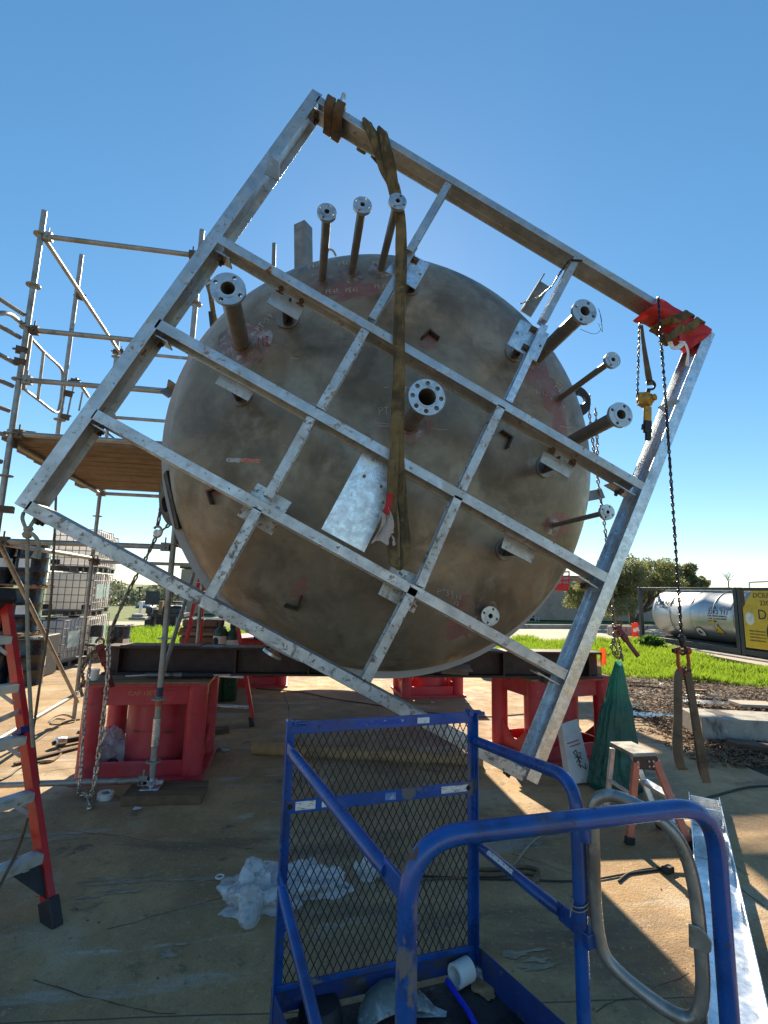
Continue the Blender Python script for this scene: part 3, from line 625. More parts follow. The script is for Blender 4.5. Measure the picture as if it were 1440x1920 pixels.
# ------------------------------------------------------------------ galvanised support frame bolted to the tank
def Pf(px, py, dy=0): return P(px, py, YF+dy)
fr = thing("support_frame", Pf(690, 820), "tilted square frame of galvanised steel beams fixed in front of the tank's round end", "steel frame")
def prof_c(b, d, tf=.009, tw=.008): return [(0, 0), (b, 0), (b, tf), (tw, tf*1.6), (tw, d-tf*1.6), (b, d-tf), (b, d), (0, d)]
def prof_i(b, d, tf=.009, tw=.008):
    m = b/2; w2 = tw/2; return [(0, 0), (b, 0), (b, tf), (m+w2, tf*1.7), (m+w2, d-tf*1.7), (b, d-tf), (b, d), (0, d), (0, d-tf), (m-w2, d-tf*1.7), (m-w2, tf*1.7), (0, tf)]
def member(name, p0, p1, prof, inward, material=GALV, dy=0, holes=()):
    p0 = Pf(*p0)+Vector((0, dy, 0)); p1 = Pf(*p1)+Vector((0, dy, 0)); d = (p1-p0).normalized(); A = Vector((-d.z, 0, d.x))
    if A.dot(Vector((inward[0], 0, inward[1]))) < 0: A = -A
    mb = MB(); mb.sweep(prof, p0, p1, A, (0, 1, 0)); o = obj(name, mb, material, fr, bevel=.0022, ang=50)
    if holes:                                   # bright daylight through punched web holes
        pass
    return o, p0, p1, A
I_ = prof_i(.078, .185); IB = prof_i(.080, .185); C_ = prof_c(.058, .15); CT = prof_c(.054, .155); CB = prof_c(.070, .15); CR = prof_c(.066, .15)
member("beam", (26, 944), (586, 166), I_, (1, -.5)); member("beam", (1341, 626), (1008, 1472), IB, (-1, .5), GALVC)
member("beam", (598, 179), (1336, 624), CT, (-.5, -1)); member("beam", (57, 938), (988, 1444), CB, (-.5, -1), GALVR)
member("rail", (416, 441), (1209, 905), C_, (-.5, -1)); member("rail", (299, 597), (1141, 1075), CR, (-.5, -1)); member("rail", (181, 766), (1066, 1257), CR, (-.5, -1))
# end clips joining rails to beams
def clip(p0, p1, w_, bolts=2, dy=.03, dep=.11, off=(0, 0)):
    a = Pf(*p0, dy); b = Pf(*p1, dy); d = (b-a).normalized(); A = Vector((-d.z, 0, d.x))
    mb = MB(); mb.sweep([(0, 0), (.008, 0), (.008, dep), (0, dep)], a, b, A, (0, 1, 0)); o = obj("end_clip", mb, GALV, fr, smooth=False)
    for k in range(bolts):
        bb = MB(); c = a+(b-a)*.5+Vector((0, dep*(.28+.45*k), 0)); bb.lathe([(.019, 0), (.019, .012), (0, .012)], c-A*.002, -A, 6); bb.lathe([(.012, 0), (.012, .03), (0, .03)], c-A*.002, -A, 10)
        obj("bolt", bb, RUSTM, o, smooth=False)
for a in (((577, 196), (612, 216), .1), ((396, 466), (430, 485), .1), ((278, 622), (314, 642), .1), ((162, 790), (200, 812), .1), ((1150, 905), (1192, 930), .1), ((1085, 1082), (1128, 1108), .1), ((1008, 1262), (1050, 1286), .1), ((940, 1440), (980, 1462), .1), ((52, 962), (88, 984), .1)):
    clip(*a)
# lug angles standing on the beams
def lug_angle(pts, y=0.0, holes=None):
    q = [Pf(x, y_, y) for x, y_ in pts]; mb = MB(); mb.poly(q, .008); return obj("lug_angle", mb, SCAFF, fr, smooth=False)
lug_angle([(511, 296), (524, 303), (523, 339), (500, 327)], -.012); lug_angle([(511, 296), (500, 327), (497, 325), (508, 292)], -.012)
lug_angle([(1234, 763), (1265, 745), (1276, 753), (1247, 772)], -.012)
# cross braces
def brace(p0, p1, side, b=.060, d=.09, material=GALVR, dy=0):
    v = (p1[0]-p0[0], p1[1]-p0[1]); p0 = (p0[0]-v[0]*.035, p0[1]-v[1]*.035); p1 = (p1[0]+v[0]*.06, p1[1]+v[1]*.06); member("brace", p0, p1, prof_c(b, d, .008, .007), side, material, dy)
# pixel = edge on the web side
L_, R_ = (1, -.5), (-1, .5)
brace((833, 344), (766, 459), L_, .050, .08, GALV, -.004); brace((771, 455), (697, 580), L_, .052, .08, GALV, .035)
brace((1086, 490), (1030, 597), R_, .050, .08, GALV, -.004); brace((1030, 612), (968, 745), R_, .052, .08, GALVC, .03)
brace((675, 618), (597, 753), L_); brace((946, 770), (878, 914), R_)
brace((573, 783), (498, 919), L_); brace((866, 940), (800, 1094), R_)
brace((472, 954), (388, 1106), L_); brace((782, 1113), (700, 1272), R_)
# bolted plates
def plate(pts, y, t=.010, material=GALV, bolts=(), holes=()):
    q = [P(x, y_, YF+y) for x, y_ in pts]; o = q[0]; A = (q[1]-q[0]).normalized(); B = (q[-1]-q[0]); B = (B-A*B.dot(A)).normalized()
    lp = [((p-o).dot(A), (p-o).dot(B)) for p in q]; hl = []
    for (hx, hy) in holes:
        h = P(hx, hy, YF+y)-o; hl.append(circ(.011, 12, h.dot(A), h.dot(B)))
    mb = loops_plate(lp, hl, t, o, A, B); pl = obj("clip_plate", mb, material, fr, bevel=.0015)
    for (bx, by) in bolts:
        c = P(bx, by, YF+y-.004); mb = MB(); mb.box(c+Vector((0, .002, 0)), (.05, .006, .05), Matrix.Rotation(R(26), 3, 'Y')); mb.lathe([(.018, 0), (.018, .016), (0, .016)], c, (0, -1, 0), 6)
        obj("bolt", mb, CLAMPM, pl, smooth=False)
plate([(511, 547), (570, 580), (558, 600), (500, 567)], .16, bolts=[]); plate([(415, 700), (478, 733), (465, 752), (403, 718)], .165)
plate([(1019, 846), (1078, 877), (1067, 897), (1013, 865)], .16); plate([(949, 997), (1006, 1031), (997, 1057), (940, 1027)], .165)
plate([(483, 905), (547, 942), (509, 1004), (444, 966)], .162, material=GALVR); plate([(735, 1059), (804, 1087), (776, 1150), (709, 1114)], .162, material=GALVR, holes=[(782, 1131)])
plate([(723, 508), (756, 468), (806, 494), (779, 542)], .10, material=GALVC, holes=[(788, 514)], bolts=[(778, 488)])
plate([(951, 645), (976, 598), (1030, 626), (1006, 678)], .10, material=GALVC, holes=[(970, 624), (1013, 648)], bolts=[(1000, 618), (985, 652)])
for (bx, by, dy) in ((527, 543, .150), (565, 566, .150), (1035, 844, .150), (1074, 866, .150)):
    c = P(bx, by, YF+dy-.004); bb = MB(); bb.box(c+Vector((0, .004, 0)), (.052, .008, .052), Matrix.Rotation(R(26), 3, 'Y')); bb.lathe([(.019, 0), (.019, .018), (0, .018)], c, (0, -1, 0), 6); obj("bolt", bb, CLAMPM, fr, smooth=False)
plate([(685, 838), (737, 868), (737, 925), (683, 1036), (602, 992)], .12, .010, GALVC, holes=[(700, 862), (683, 893), (715, 912), (719, 942)])

# ------------------------------------------------------------------ slings, cloth and hoist on the frame
CT0, CT1 = Pf(598, 179), Pf(1336, 624); CTD = (CT1-CT0).normalized(); CTA = Vector((CTD.z, 0, -CTD.x)); CTA = CTA if CTA.z < 0 else -CTA
def wrap(t, slant, half, rad_a, rad_d, turns=1, start=0, dep=.155, n=22):
    """path of webbing round the top beam at distance t along it"""
    pts = []; N2 = int(n*turns)
    for k in range(N2+1):
        a = 2*math.pi*k/n+start; ca, sa = math.cos(a), math.sin(a); sx = abs(ca)**.45*(1 if ca > 0 else -1); sy = abs(sa)**.45*(1 if sa > 0 else -1)
        pts.append(CT0+CTD*(t+slant*ca+half*k/n)+CTA*(.027+sx*rad_a)+Vector((0, dep/2+sy*rad_d, 0)))
    return pts
ch = thing("choker_sling", Pf(625, 215), "rust brown webbing choked twice round the top left corner of the frame", "lifting sling")
mb = MB(); q = wrap(.10, .022, 0, .052, .098); mb.strap(q, .066, .036, CTD); q = wrap(.172, .016, 0, .058, .102); mb.strap(q, .066, .038, CTD)
obj("webbing", mb, SLINGB, ch)
mb = MB(); c = Pf(638, 191, .03); mb.lathe([(.013, 0), (.013, .05), (.02, .05), (.02, .065), (0, .065)], c, (.4, 0, .9), 8); obj("shackle_pin", mb, GALVC, ch)
def bt(px, a, dy):
    y_ = 179+(px-598)*.603; t = (Pf(px, y_)-CT0).dot(CTD); return CT0+CTD*t+CTA*a+Vector((0, dy, 0))
ls = thing("long_lifting_sling", Pf(745, 700), "long olive brown webbing sling hanging from the top beam down the tank's face", "lifting sling")
mb = MB()
a = smooth_path([bt(688, .05, .176), bt(688, .01, .174), bt(687, -.016, .15), bt(687, -.017, .02), bt(689, .004, -.016), Pf(704, 268, -.018), Pf(722, 318, .012), Pf(737, 352, .03), Pf(750, 410, .035), Pf(751, 480, .02), Pf(748, 600, -.03), Pf(745, 720, -.05), Pf(741, 830, -.06), Pf(736, 900, -.08), Pf(735, 980, -.08), Pf(736, 1035, -.08), Pf(741, 1056, -.085), Pf(748, 1060, -.09)], 5)
mb.strap(a, [(.085 if i > 18 else .07)-.022*min(1, max(0, i-20)/30)+.006*math.sin(i*.9) for i in range(len(a))], .022, [Vector((.85, .35*math.sin(i*.09), -.3 if i < 22 else 0)) for i in range(len(a))])
b = smooth_path([bt(715, .05, .176), bt(715, .01, .174), bt(714, -.016, .15), bt(714, -.017, .02), bt(717, .004, -.016), Pf(727, 292, -.016), Pf(737, 340, .035), Pf(741, 357, .04), Pf(753, 420, .045), Pf(753, 520, .02), Pf(751, 640, -.025), Pf(749, 760, -.06), Pf(750, 880, -.06), Pf(756, 960, -.06), Pf(760, 1010, -.06), Pf(758, 1045, -.065), Pf(750, 1058, -.08), Pf(744, 1060, -.09)], 5)
mb.strap(b, [(.080 if i > 18 else .065)-.020*min(1, max(0, i-20)/30)+.006*math.sin(i*.7+2) for i in range(len(b))], .022, [Vector((.8, .45*math.sin(i*.08+1), -.3 if i < 22 else 0)) for i in range(len(b))])
obj("webbing", mb, SLINGM, ls, ang=60)
# white and red care tag flapping near its lower end
TAGM = MAT("tag fabric", (.55, .48, .44), [((.45, .06, .04), 11, .58, .61, (.2, 1, 3)), ((.40, .33, .29), 8, .5, .7)], rough=.9, var=.1); translucent(TAGM, (.6, .5, .45), .2)
mb = MB(); g_ = []
for j in range(7):
    for i in range(6):
        u, v = i/5, j/6; x = 724+(-22+42*u)*(.35+.75*v)+4*math.sin(v*5); y_ = 957+62*v+6*math.sin(u*6+v*3); g_.append(Pf(x, y_, -.10-.02*math.sin(u*9+v*4)))
mb.add(g_, [(j*6+i, j*6+i+1, (j+1)*6+i+1, (j+1)*6+i) for j in range(6) for i in range(5)]); obj("tag", mb, TAGM, ls)
mb = MB(); mb.strap(smooth_path([Pf(731, 925, -.10), Pf(728, 950, -.105), Pf(722, 962, -.11)], 4), .04, .012, (1, 0, 0)); obj("stitched_band", mb, MAT("red stitching", (.40, .02, .02), rough=.8), ls)
# red protective cloth round the right end of the top beam
LT = (CT1-CT0).length
rc = thing("red_tarp", Pf(1275, 605), "bright red tarp wrapped as padding round the right corner of the frame", "tarp")
t0, t1 = LT-.47, LT-.005
def tarp_pt(u, a, lift=0):
    t = t0+(t1-t0)*u; ca, sa = math.cos(a), math.sin(a); sx = abs(ca)**.5*(1 if ca > 0 else -1); sy = abs(sa)**.5*(1 if sa > 0 else -1)
    bulge = 1.03+.05*noise.noise((ca*1.5+u*2, sa*1.5, u*3))+.022*noise.noise((ca*4, sa*4, u*7))
    sag = (.030+.045*math.exp(-((u-.03)/.12)**2)+.05*math.exp(-((u-.62)/.2)**2)+.09*max(0, u-.45))*max(ca, 0)
    return CT0+CTD*(t-.02-.055*ca*(1-u)*(1 if ca > 0 else .8)-.05*max(ca, 0)*u)+CTA*(.026+sx*(.044*bulge+lift)+sag)+Vector((0, .0775+sy*(.100*bulge+lift), 0))
mb = MB(); n = 64; rows = 40; vs = [tarp_pt(j/(rows-1), 2*math.pi*k/n) for j in range(rows) for k in range(n)]
mb.add(vs, [(j*n+k, j*n+(k+1) % n, (j+1)*n+(k+1) % n, (j+1)*n+k) for j in range(rows-1) for k in range(n)]); obj("cloth", mb, REDCLOTH, rc, ang=80)
# loose corner hanging off the beam
mb = MB(); g_ = []
for j in range(8):
    for i in range(7):
        u, v = i/6, j/7; A_ = Pf(1262+62*u, 612+14*u, -.012); B_ = Pf(1284+30*u, 662-22*u, -.018); p = A_.lerp(B_, v)+Vector((0, -.018*math.sin(u*7+v*5), 0)); g_.append(p)
mb.add(g_, [(j*7+i, j*7+i+1, (j+1)*7+i+1, (j+1)*7+i) for j in range(7) for i in range(6)]); obj("loose_corner", mb, REDCLOTH, rc, ang=80)
cs = thing("strap_wrap", Pf(1270, 615), "olive webbing wound twice over the red tarp at the frame's right corner", "lifting sling")
mb = MB(); [mb.strap([tarp_pt(uu-.10*math.cos(2*math.pi*k/48), 2*math.pi*k/48, .010) for k in range(49)], .060, .012, CTD) for uu in (.48, .70)]
mb.strap(smooth_path([Pf(1240, 630, -.06), Pf(1252, 634, -.07), Pf(1266, 625, -.07), Pf(1280, 612, -.06)], 5), .055, .012, (.3, 0, 1)); obj("webbing", mb, SLINGM, cs)
# white label tails hanging from it
mb = MB(); mb.strap(smooth_path([Pf(1256, 640, -.04), Pf(1262, 652, -.06), Pf(1274, 650, -.07), Pf(1281, 640, -.07)], 5), .035, .004, (.2, .3, 1)); mb.strap(smooth_path([Pf(1273, 640, -.05), Pf(1284, 644, -.07), Pf(1290, 660, -.06), Pf(1289, 676, -.05), Pf(1288, 686, -.04)], 6), [.045, .045, .046, .05, .05, .045, .04, .04, .036, .034, .034, .034, .034, .03, .03, .03, .034, .036, .038, .04, .042, .044, .046, .046, .03], .004, (1, .4, .1))
wt = obj("label_tail", mb, PAPER, cs, ang=80)
# lever hoist on its own short strap
lh = thing("lever_hoist", Pf(1210, 750, -.03), "small yellow lever chain hoist hanging under the red tarp", "chain hoist")
YH = -.03
mb = MB(); mb.lathe([(.0, -.052), (.030, -.05), (.036, -.04), (.050, -.03), (.050, .03), (.036, .035), (.030, .05), (0, .052)], Pf(1210, 750, YH), (.5, -.8, .05), 28)
mb.lathe([(0, .05), (.022, .05), (.024, .07), (.012, .072), (.012, .062), (0, .062)], Pf(1210, 750, YH), (.5, -.8, .05), 20)
mb.box(Pf(1205, 748, YH), (.065, .05, .085), Matrix.Rotation(R(-20), 3, 'Z')); obj("gear_body", mb, HOISTM, lh, bevel=.006)
mb = MB(); mb.bar(Pf(1214, 762, YH-.03), Pf(1214, 790, YH-.03), .052, .022, (0, 1, 0)); obj("lever", mb, HOISTM, lh, bevel=.005)
mb = MB(); mb.bar(Pf(1214, 789, YH-.03), Pf(1214, 812, YH-.03), .052, .026, (0, 1, 0)); mb.bar(Pf(1215, 811, YH-.03), Pf(1215, 826, YH-.03), .036, .022, (0, 1, 0)); mb.bar(Pf(1205, 795, YH-.03), Pf(1204, 806, YH-.03), .012, .012, (0, 1, 0)); obj("grip", mb, BLACKM, lh, bevel=.005)
mb = MB(); c = Pf(1220, 722, YH); mb.tube([c+Vector((.032*math.cos(t), 0, .032*math.sin(t))) for t in [R(-100+i*24) for i in range(12)]], [.008]*4+[.010]*5+[.008, .007, .005], 8); mb.cyl(Pf(1214, 738, YH), Pf(1216, 730, YH), .016, 10); obj("hook", mb, CHAINB, lh)
mb = MB(); mb.chain([Pf(1199, 606, -.02), Pf(1195, 745, YH)], .022, .0042, .018); obj("load_chain", mb, CHAINB, lh)
mb = MB(); mb.strap(smooth_path([Pf(1203, 610, .02), Pf(1206, 640, YH+.01), Pf(1211, 675, YH), Pf(1216, 705, YH), Pf(1219, 722, YH)], 5), [.018+.024*min(1, i/14) for i in range(21)], .008, (.9, -.3, 0))
hs = obj("hanging_strap", mb, SLINGD, None); tag(hs, "thin brown strap from the red tarp down to the yellow hoist's hook", "strap")
# long black chain down to an orange shackle and a hanging webbing loop
YC = -.10
bc = thing("black_lifting_chain", Pf(1255, 900, YC), "long black link chain hanging down the right side from the red wrapped corner", "chain")
pts = [Pf(1233, 560, .10), Pf(1234, 557, .0), Pf(1235, 562, -.06), Pf(1238, 620, YC), Pf(1246, 720, YC)]; bot = Pf(1246, 720, YC); zb = P(1276, 1192, YF+YC).z
pts.append(Vector((bot.x, bot.y, zb))); mb = MB(); mb.chain(pts, .026, .0052, .022); obj("links", mb, CHAINB, bc)
E0 = pts[-1]; mb = MB()
mb.lathe([(0, .01), (.014, .005), (.02, -.01), (.022, -.03), (.016, -.05), (.010, -.075)], E0, (0, 0, 1), 14); mb.box(E0+Vector((0, 0, -.012)), (.05, .02, .016)); mb.tube([E0+Vector((.024*math.cos(t), 0, -.085+.03*math.sin(t))) for t in [R(100-i*28) for i in range(12)]], [.009]*8+[.008, .008, .007, .006], 8)
obj("swivel_hook", mb, CHAINB, bc)
E1 = E0+Vector((0, 0, -.115))
sk = thing("bow_shackle", E1, "rusty orange bow shackle on the end of the black hanging chain", "shackle")
mb = MB(); wv = .036; mb.tube(smooth_path([E1+Vector((-wv, 0, .022)), E1+Vector((-wv, 0, -.02)), E1+Vector((-wv*1.05, 0, -.065)), E1+Vector((-wv*.6, 0, -.105)), E1+Vector((0, 0, -.120)), E1+Vector((wv*.6, 0, -.105)), E1+Vector((wv*1.05, 0, -.065)), E1+Vector((wv, 0, -.02)), E1+Vector((wv, 0, .022))], 4), .0105, 10)
for s in (-1, 1): mb.lathe([(.0, -.016), (.020, -.014), (.024, 0), (.020, .014), (0, .016)], E1+Vector((s*wv, 0, .022)), (1, 0, 0), 16)
obj("bow", mb, SHACKM, sk); mb = MB(); mb.cyl(E1+Vector((-.062, 0, .022)), E1+Vector((.058, 0, .022)), .010, 12); mb.box(E1+Vector((-.062, 0, .022)), (.012, .026, .026)); obj("pin", mb, RUSTM, sk)
E2 = E1+Vector((0, 0, -.112)); yv = E2.y
sg = thing("hanging_sling", E2, "brown webbing sling with two long twisted loops hanging from the orange shackle", "lifting sling")
def at_(px, py): return P(px, py, yv)
mb = MB()
a = smooth_path([E2+Vector((.005, -.012, .012)), at_(1273, 1262), at_(1271, 1300), at_(1271, 1350), at_(1269, 1400), at_(1276, 1436), at_(1284, 1442)], 6); n = len(a)
mb.strap(a, .050, .010, [Vector((1, -.25-.5*min(1, i/n), 0)) for i in range(n)])
b = smooth_path([at_(1284, 1443)+Vector((0, .02, 0)), at_(1283, 1405)+Vector((0, .03, 0)), at_(1277, 1350)+Vector((0, .02, 0)), at_(1274, 1290)+Vector((0, .015, 0)), E2+Vector((-.004, .016, .010))], 6); n = len(b); mb.strap(b, .050, .010, [Vector((1, .5-.4*i/n, 0)) for i in range(n)])
a = smooth_path([E2+Vector((.012, -.012, .016)), at_(1290, 1262), at_(1298, 1310), at_(1306, 1360), at_(1315, 1410), at_(1321, 1450), at_(1325, 1467)], 6); n = len(a)
mb.strap(a, .048, .010, [Vector((1, .15-.75*(i/n), 0)) for i in range(n)])
b = smooth_path([at_(1325, 1468)+Vector((0, .015, 0)), at_(1319, 1440)+Vector((0, .03, 0)), at_(1310, 1380)+Vector((0, .025, 0)), at_(1299, 1310)+Vector((0, .02, 0)), at_(1290, 1262)+Vector((0, .02, 0)), E2+Vector((.008, .016, .014))], 6); n = len(b); mb.strap(b, .048, .010, [Vector((1, .65-.55*i/n, 0)) for i in range(n)])
obj("webbing", mb, SLINGD, sg, ang=60)
# thin black chain tying the upper right brace to the angle iron
tc_ = obj("tie_chain", MB().chain([Pf(1092, 489, -.01), Pf(1068, 487, -.012), Pf(1050, 512, .03), Pf(1034, 537, .3), Pf(1012, 556, .9), P(975, 570, 4.3)], .022, .004, .017), CHAINB); tag(tc_, "thin black chain looped over the short brace under the top beam's right half", "chain")
mb = MB(); mb.tube(smooth_path([Pf(1122, 578, -.1), Pf(1128, 600, -.1), Pf(1125, 620, -.1), Pf(1112, 626, -.1), Pf(1088, 617, -.08)], 6), .0016, 5); mb.tube(smooth_path([Pf(1124, 582, -.1), Pf(1130, 622, -.11), Pf(1122, 606, -.1)], 6), .0014, 5)
tag(obj("wire", mb, CORDM), "thin loose wire curled under the upper right flange", "wire")
# ropes on the left corner
rp = thing("pale_rope", Pf(52, 1000), "pale knotted rope hanging from the left corner of the frame", "rope")
mb = MB(); k0 = Pf(52, 998, -.02)
mb.tube(smooth_path([Pf(44, 962, .05), Pf(42, 972, -.01), Pf(46, 985, -.02), k0], 6), .0095, 8); mb.tube(smooth_path([k0, Pf(58, 985, 0), Pf(66, 972, .04), Pf(68, 962, .1)], 6), .0095, 8)
mb.tube(smooth_path([k0, Pf(62, 1002, -.03), Pf(71, 1014, -.03), Pf(73, 1030, -.03), Pf(70, 1038, -.03)], 6), .0105, 8)
mb.tube(smooth_path([k0, Pf(51, 1060, -.02), Pf(51, 1150, 0), Pf(53, 1230, 0), Pf(57, 1320, .02), Pf(62, 1400, .1)], 8), .0095, 8); obj("strand", mb, ROPEM, rp)
mb = MB(); mb.lathe([(0, .035), (.018, .03), (.024, .015), (.016, .004), (.024, -.010), (.018, -.03), (0, -.036)], k0, (0, 0, 1), 14, wob=lambda a, h: 1+.15*math.sin(3*a+h*90)); mb.lathe([(.010, .03), (.017, .015), (.022, -.012), (.025, -.02), (0, -.016)], Pf(70, 1040, -.03), (.2, 0, 1), 12, wob=lambda a, h: 1+.2*math.sin(5*a)); obj("knot", mb, ROPEM, rp)
br_ = MB().tube(smooth_path([P(106, 905, 4.2), P(102, 1010, 4.2), P(98, 1090, 4.1), P(93, 1150, 4.0), P(84, 1225, 3.9), P(74, 1290, 3.8), P(66, 1345, 3.7), P(62, 1370, 3.5), P(66, 1420, 3.4), P(72, 1470, 3.3)], 6), .0085, 8)
tag(obj("brown_rope", br_, ROPEB), "thin brown rope hanging from the scaffold deck past the red ladder", "rope")
# ------------------------------------------------------------------ tie-down chains with lever binders
def tiedown(lugp, pts, label, bp, handle):
    t = thing("tie_down_chain", pts[-1], label, "chain"); mb = MB()
    mb.chain([lugp+Vector((.03, .05, -.02)), lugp+Vector((0, -.05, .03)), lugp+Vector((.02, -.06, -.05))]+pts, .042, .0075, .034); obj("links", mb, CHAINO, t); return t
tl = thing("tie_down_chain", P(205, 1200, 4.6), "grey chain from the tank's left lug down to the red lever binder", "chain")
mb = MB(); mb.chain([P(318, 944, 4.36), P(330, 950, 4.36), P(331, 966, 4.38), P(313, 988, 4.40), P(296, 1000, 4.42), P(272, 1050, 4.45), P(240, 1110, 4.5), P(215, 1165, 4.5), P(203, 1205, 4.5)], .044, .0080, .036)
obj("links", mb, CHAINO, tl); mb = MB(); mb.chain([P(303, 940, 4.38), P(300, 962, 4.40), P(295, 988, 4.42)], .044, .0080, .036); obj("links", mb, CHAINO, tl)
mb = MB(); c = P(295, 997, 4.40); mb.tube([c+Vector((.035*math.cos(t), 0, .045*math.sin(t))) for t in [R(-140+i*26) for i in range(12)]], .011, 8); mb.lathe([(0, -.012), (.03, -.01), (.03, .01), (0, .012)], c+Vector((0, 0, -.01)), (0, 1, 0), 16); obj("grab_hook", mb, CHAINM, tl)
def binder(px0, py0, px1, py1, y0, y1, label):
    t = thing("lever_binder", P(px0, py0, y0), label, "load binder"); a = P(px0, py0, y0); b = P(px1, py1, y1); d = (b-a)
    mb = MB(); mb.bar(a, a+d*.45, .055, .03, (0, 1, 0)); mb.bar(a+d*.40, b, .036, .026, (0, 1, 0)); mb.lathe([(0, -.03), (.03, -.03), (.03, .03), (0, .03)], a, (0, 1, 0), 14); mb.lathe([(0, -.02), (.026, -.02), (.026, .02), (0, .02)], a+d*.3, (0, 1, 0), 14); obj("lever", mb, BINDM, t, bevel=.005)
    mb = MB(); mb.tube([a+Vector((.03*math.cos(k), -.02, .03*math.sin(k)+.045)) for k in [R(-60+i*28) for i in range(10)]], .009, 8); mb.tube([a+Vector((-.03+.03*math.cos(k), -.03, .03*math.sin(k)-.05)) for k in [R(90+i*28) for i in range(10)]], .009, 8); obj("hook", mb, MAT("rusty hook", (.25, .14, .07), rough=.6, metal=.5, var=.2), t); return t
binder(188, 1214, 211, 1288, 4.5, 4.55, "dark red lever binder on the chain above the left red stand")
ll = thing("loose_chain", P(160, 1500, 4.5), "bright loose chain looping from the binder down to the concrete beside the left red stand", "chain")
mb = MB(); gq = G(152, 1494); gr = G(163, 1512)
mb.chain([P(203, 1206, 4.5), P(204, 1240, 4.5), P(200, 1290, 4.5), P(193, 1350, 4.5), P(184, 1420, 4.48), P(175, 1480, 4.46), G(168, 1497, .03), Vector((gr.x+.02, gr.y, .012)), Vector((gr.x+.05, gr.y-.09, .012))], .050, .0085, .042)
mb.chain([P(184, 1218, 4.6), P(170, 1240, 4.55), P(165, 1270, 4.5), P(159, 1330, 4.5), P(154, 1400, 4.5), P(149, 1470, 4.46), Vector((gq.x-.02, gq.y, .02)), Vector((gq.x+.03, gq.y-.02, .03)), Vector((gq.x+.09, gq.y-.07, .012)), Vector((gr.x+.04, gr.y-.04, .012))], .040, .0070, .034)
obj("links", mb, CHAINM, ll)
cw = MB(); cw.chain([P(185, 1215, 4.55), P(166, 1232, 4.6), P(160, 1246, 4.6), P(152, 1262, 4.6), P(158, 1276, 4.6), P(150, 1290, 4.6), P(156, 1310, 4.6)], .036, .0070, .032)
obj("links", cw, CHAINO, ll); cw = MB(); cw.chain([P(178, 1218, 4.5), P(160, 1238, 4.53), P(150, 1258, 4.53), P(160, 1268, 4.53)], .036, .0070, .032); obj("links", cw, CHAINO, ll)
tr = thing("tie_down_chain", P(1150, 1180, 4.5), "grey chain from the tank's right lug down to the green bag", "chain")
mb = MB(); mb.chain([P(1106, 740, 4.36), P(1103, 760, 4.36), P(1108, 800, 4.38), P(1113, 840, 4.38), P(1121, 900, 4.4), P(1133, 980, 4.42), P(1145, 1080, 4.45), P(1150, 1150, 4.45), P(1152, 1200, 4.45), P(1159, 1236, 4.45)], .042, .0070, .034)
mb.chain([P(1116, 765, 4.5), P(1119, 800, 4.5), P(1120, 850, 4.5), P(1123, 890, 4.5)], .042, .0070, .034); mb.chain([P(1153, 1190, 4.40), P(1146, 1215, 4.40), P(1154, 1232, 4.40), P(1166, 1236, 4.40), P(1162, 1216, 4.42)], .034, .0065, .03); mb.chain([P(1153, 1180, 4.47), P(1161, 1205, 4.47), P(1168, 1240, 4.47)], .034, .0065, .03); obj("links", mb, CHAINO, tr)
binder(1158, 1178, 1197, 1231, 4.40, 4.35, "dark red lever binder sticking out above the green bag")
# ------------------------------------------------------------------ red stands
def make_stand(label, loc, rz):
    W, D, H = 1.08, .86, .84
    t = thing("red_stand", loc, label, "steel stand", "red steel stands carrying the tank", rz)
    def pt(name, mb, m, parent=t, **k): return obj(name, local(mb, t), m, parent, **k)
    mb = MB(); mb.box((0, 0, .015), (W+.04, D+.04, .03)); pt("base_plate", mb, STANDM, bevel=.004)
    mb = MB(); mb.box((0, 0, H-.012), (W, D, .024)); pt("top_plate", mb, STANDM, bevel=.004)
    for sx in (-1, 1):
        for sy in (-1, 1):
            mb = MB(); mb.cyl((sx*(W/2-.095), sy*(D/2-.095), .03), (sx*(W/2-.095), sy*(D/2-.095), H-.024), .092, 28); pt("leg", mb, STANDM)
    for sy in (-1, 1):
        mb = MB(); mb.box((0, sy*(D/2-.082), H-.109), (W-.30, .02, .17)); pt("apron", mb, STANDM, bevel=.003)
        mb = MB(); mb.box((0, sy*(D/2-.082), .095), (W-.30, .02, .13)); pt("lower_rail", mb, STANDM, bevel=.003)
    for sx in (-1, 1):
        mb = MB(); mb.box((sx*(W/2-.082), 0, H-.109), (.02, D-.30, .17)); pt("apron", mb, STANDM, bevel=.003)
        mb = MB(); mb.box((sx*(W/2-.082), 0, .095), (.02, D-.30, .13)); pt("lower_rail", mb, STANDM, bevel=.003)
        mb = MB()
        for sy in (-1, 1):
            a = Vector((sx*(W/2-.06), sy*(D/2-.20), .16)); mb.poly([a, a+Vector((0, 0, .16)), a+Vector((0, -sy*.20, 0))], .012)
        pt("gusset", mb, STANDM, smooth=False)
    mb = MB(); mb.cyl((.05, .04, .03), (.05, .04, H-.024), .30, 48); pt("centre_column", mb, STANDM)
    mb = text_mb("CAP 100T", .058, (-.16, -D/2+.071, H-.11), (1, 0, 0), (0, 0, 1), .002); pt("stencil_lettering", mb, MAT("stencil paint", (.55, .30, .12), [((.5, .05, .03), 60, .52, .6)], rough=.7), smooth=False)
    return t
ST1 = make_stand("red stand under the left end of the dark beam, with chains hanging beside it", (-1.36, 5.38, 0), .012)
ST2 = dup(ST1, (2.87, 5.50, 0), R(12), "red stand under the right end of the dark beam, beside the green bag", ST1['group'])
ST3 = dup(ST1, (2.25, 8.68, 0), R(1), "distant red stand seen beneath the tank in the sunlight", ST1['group'])
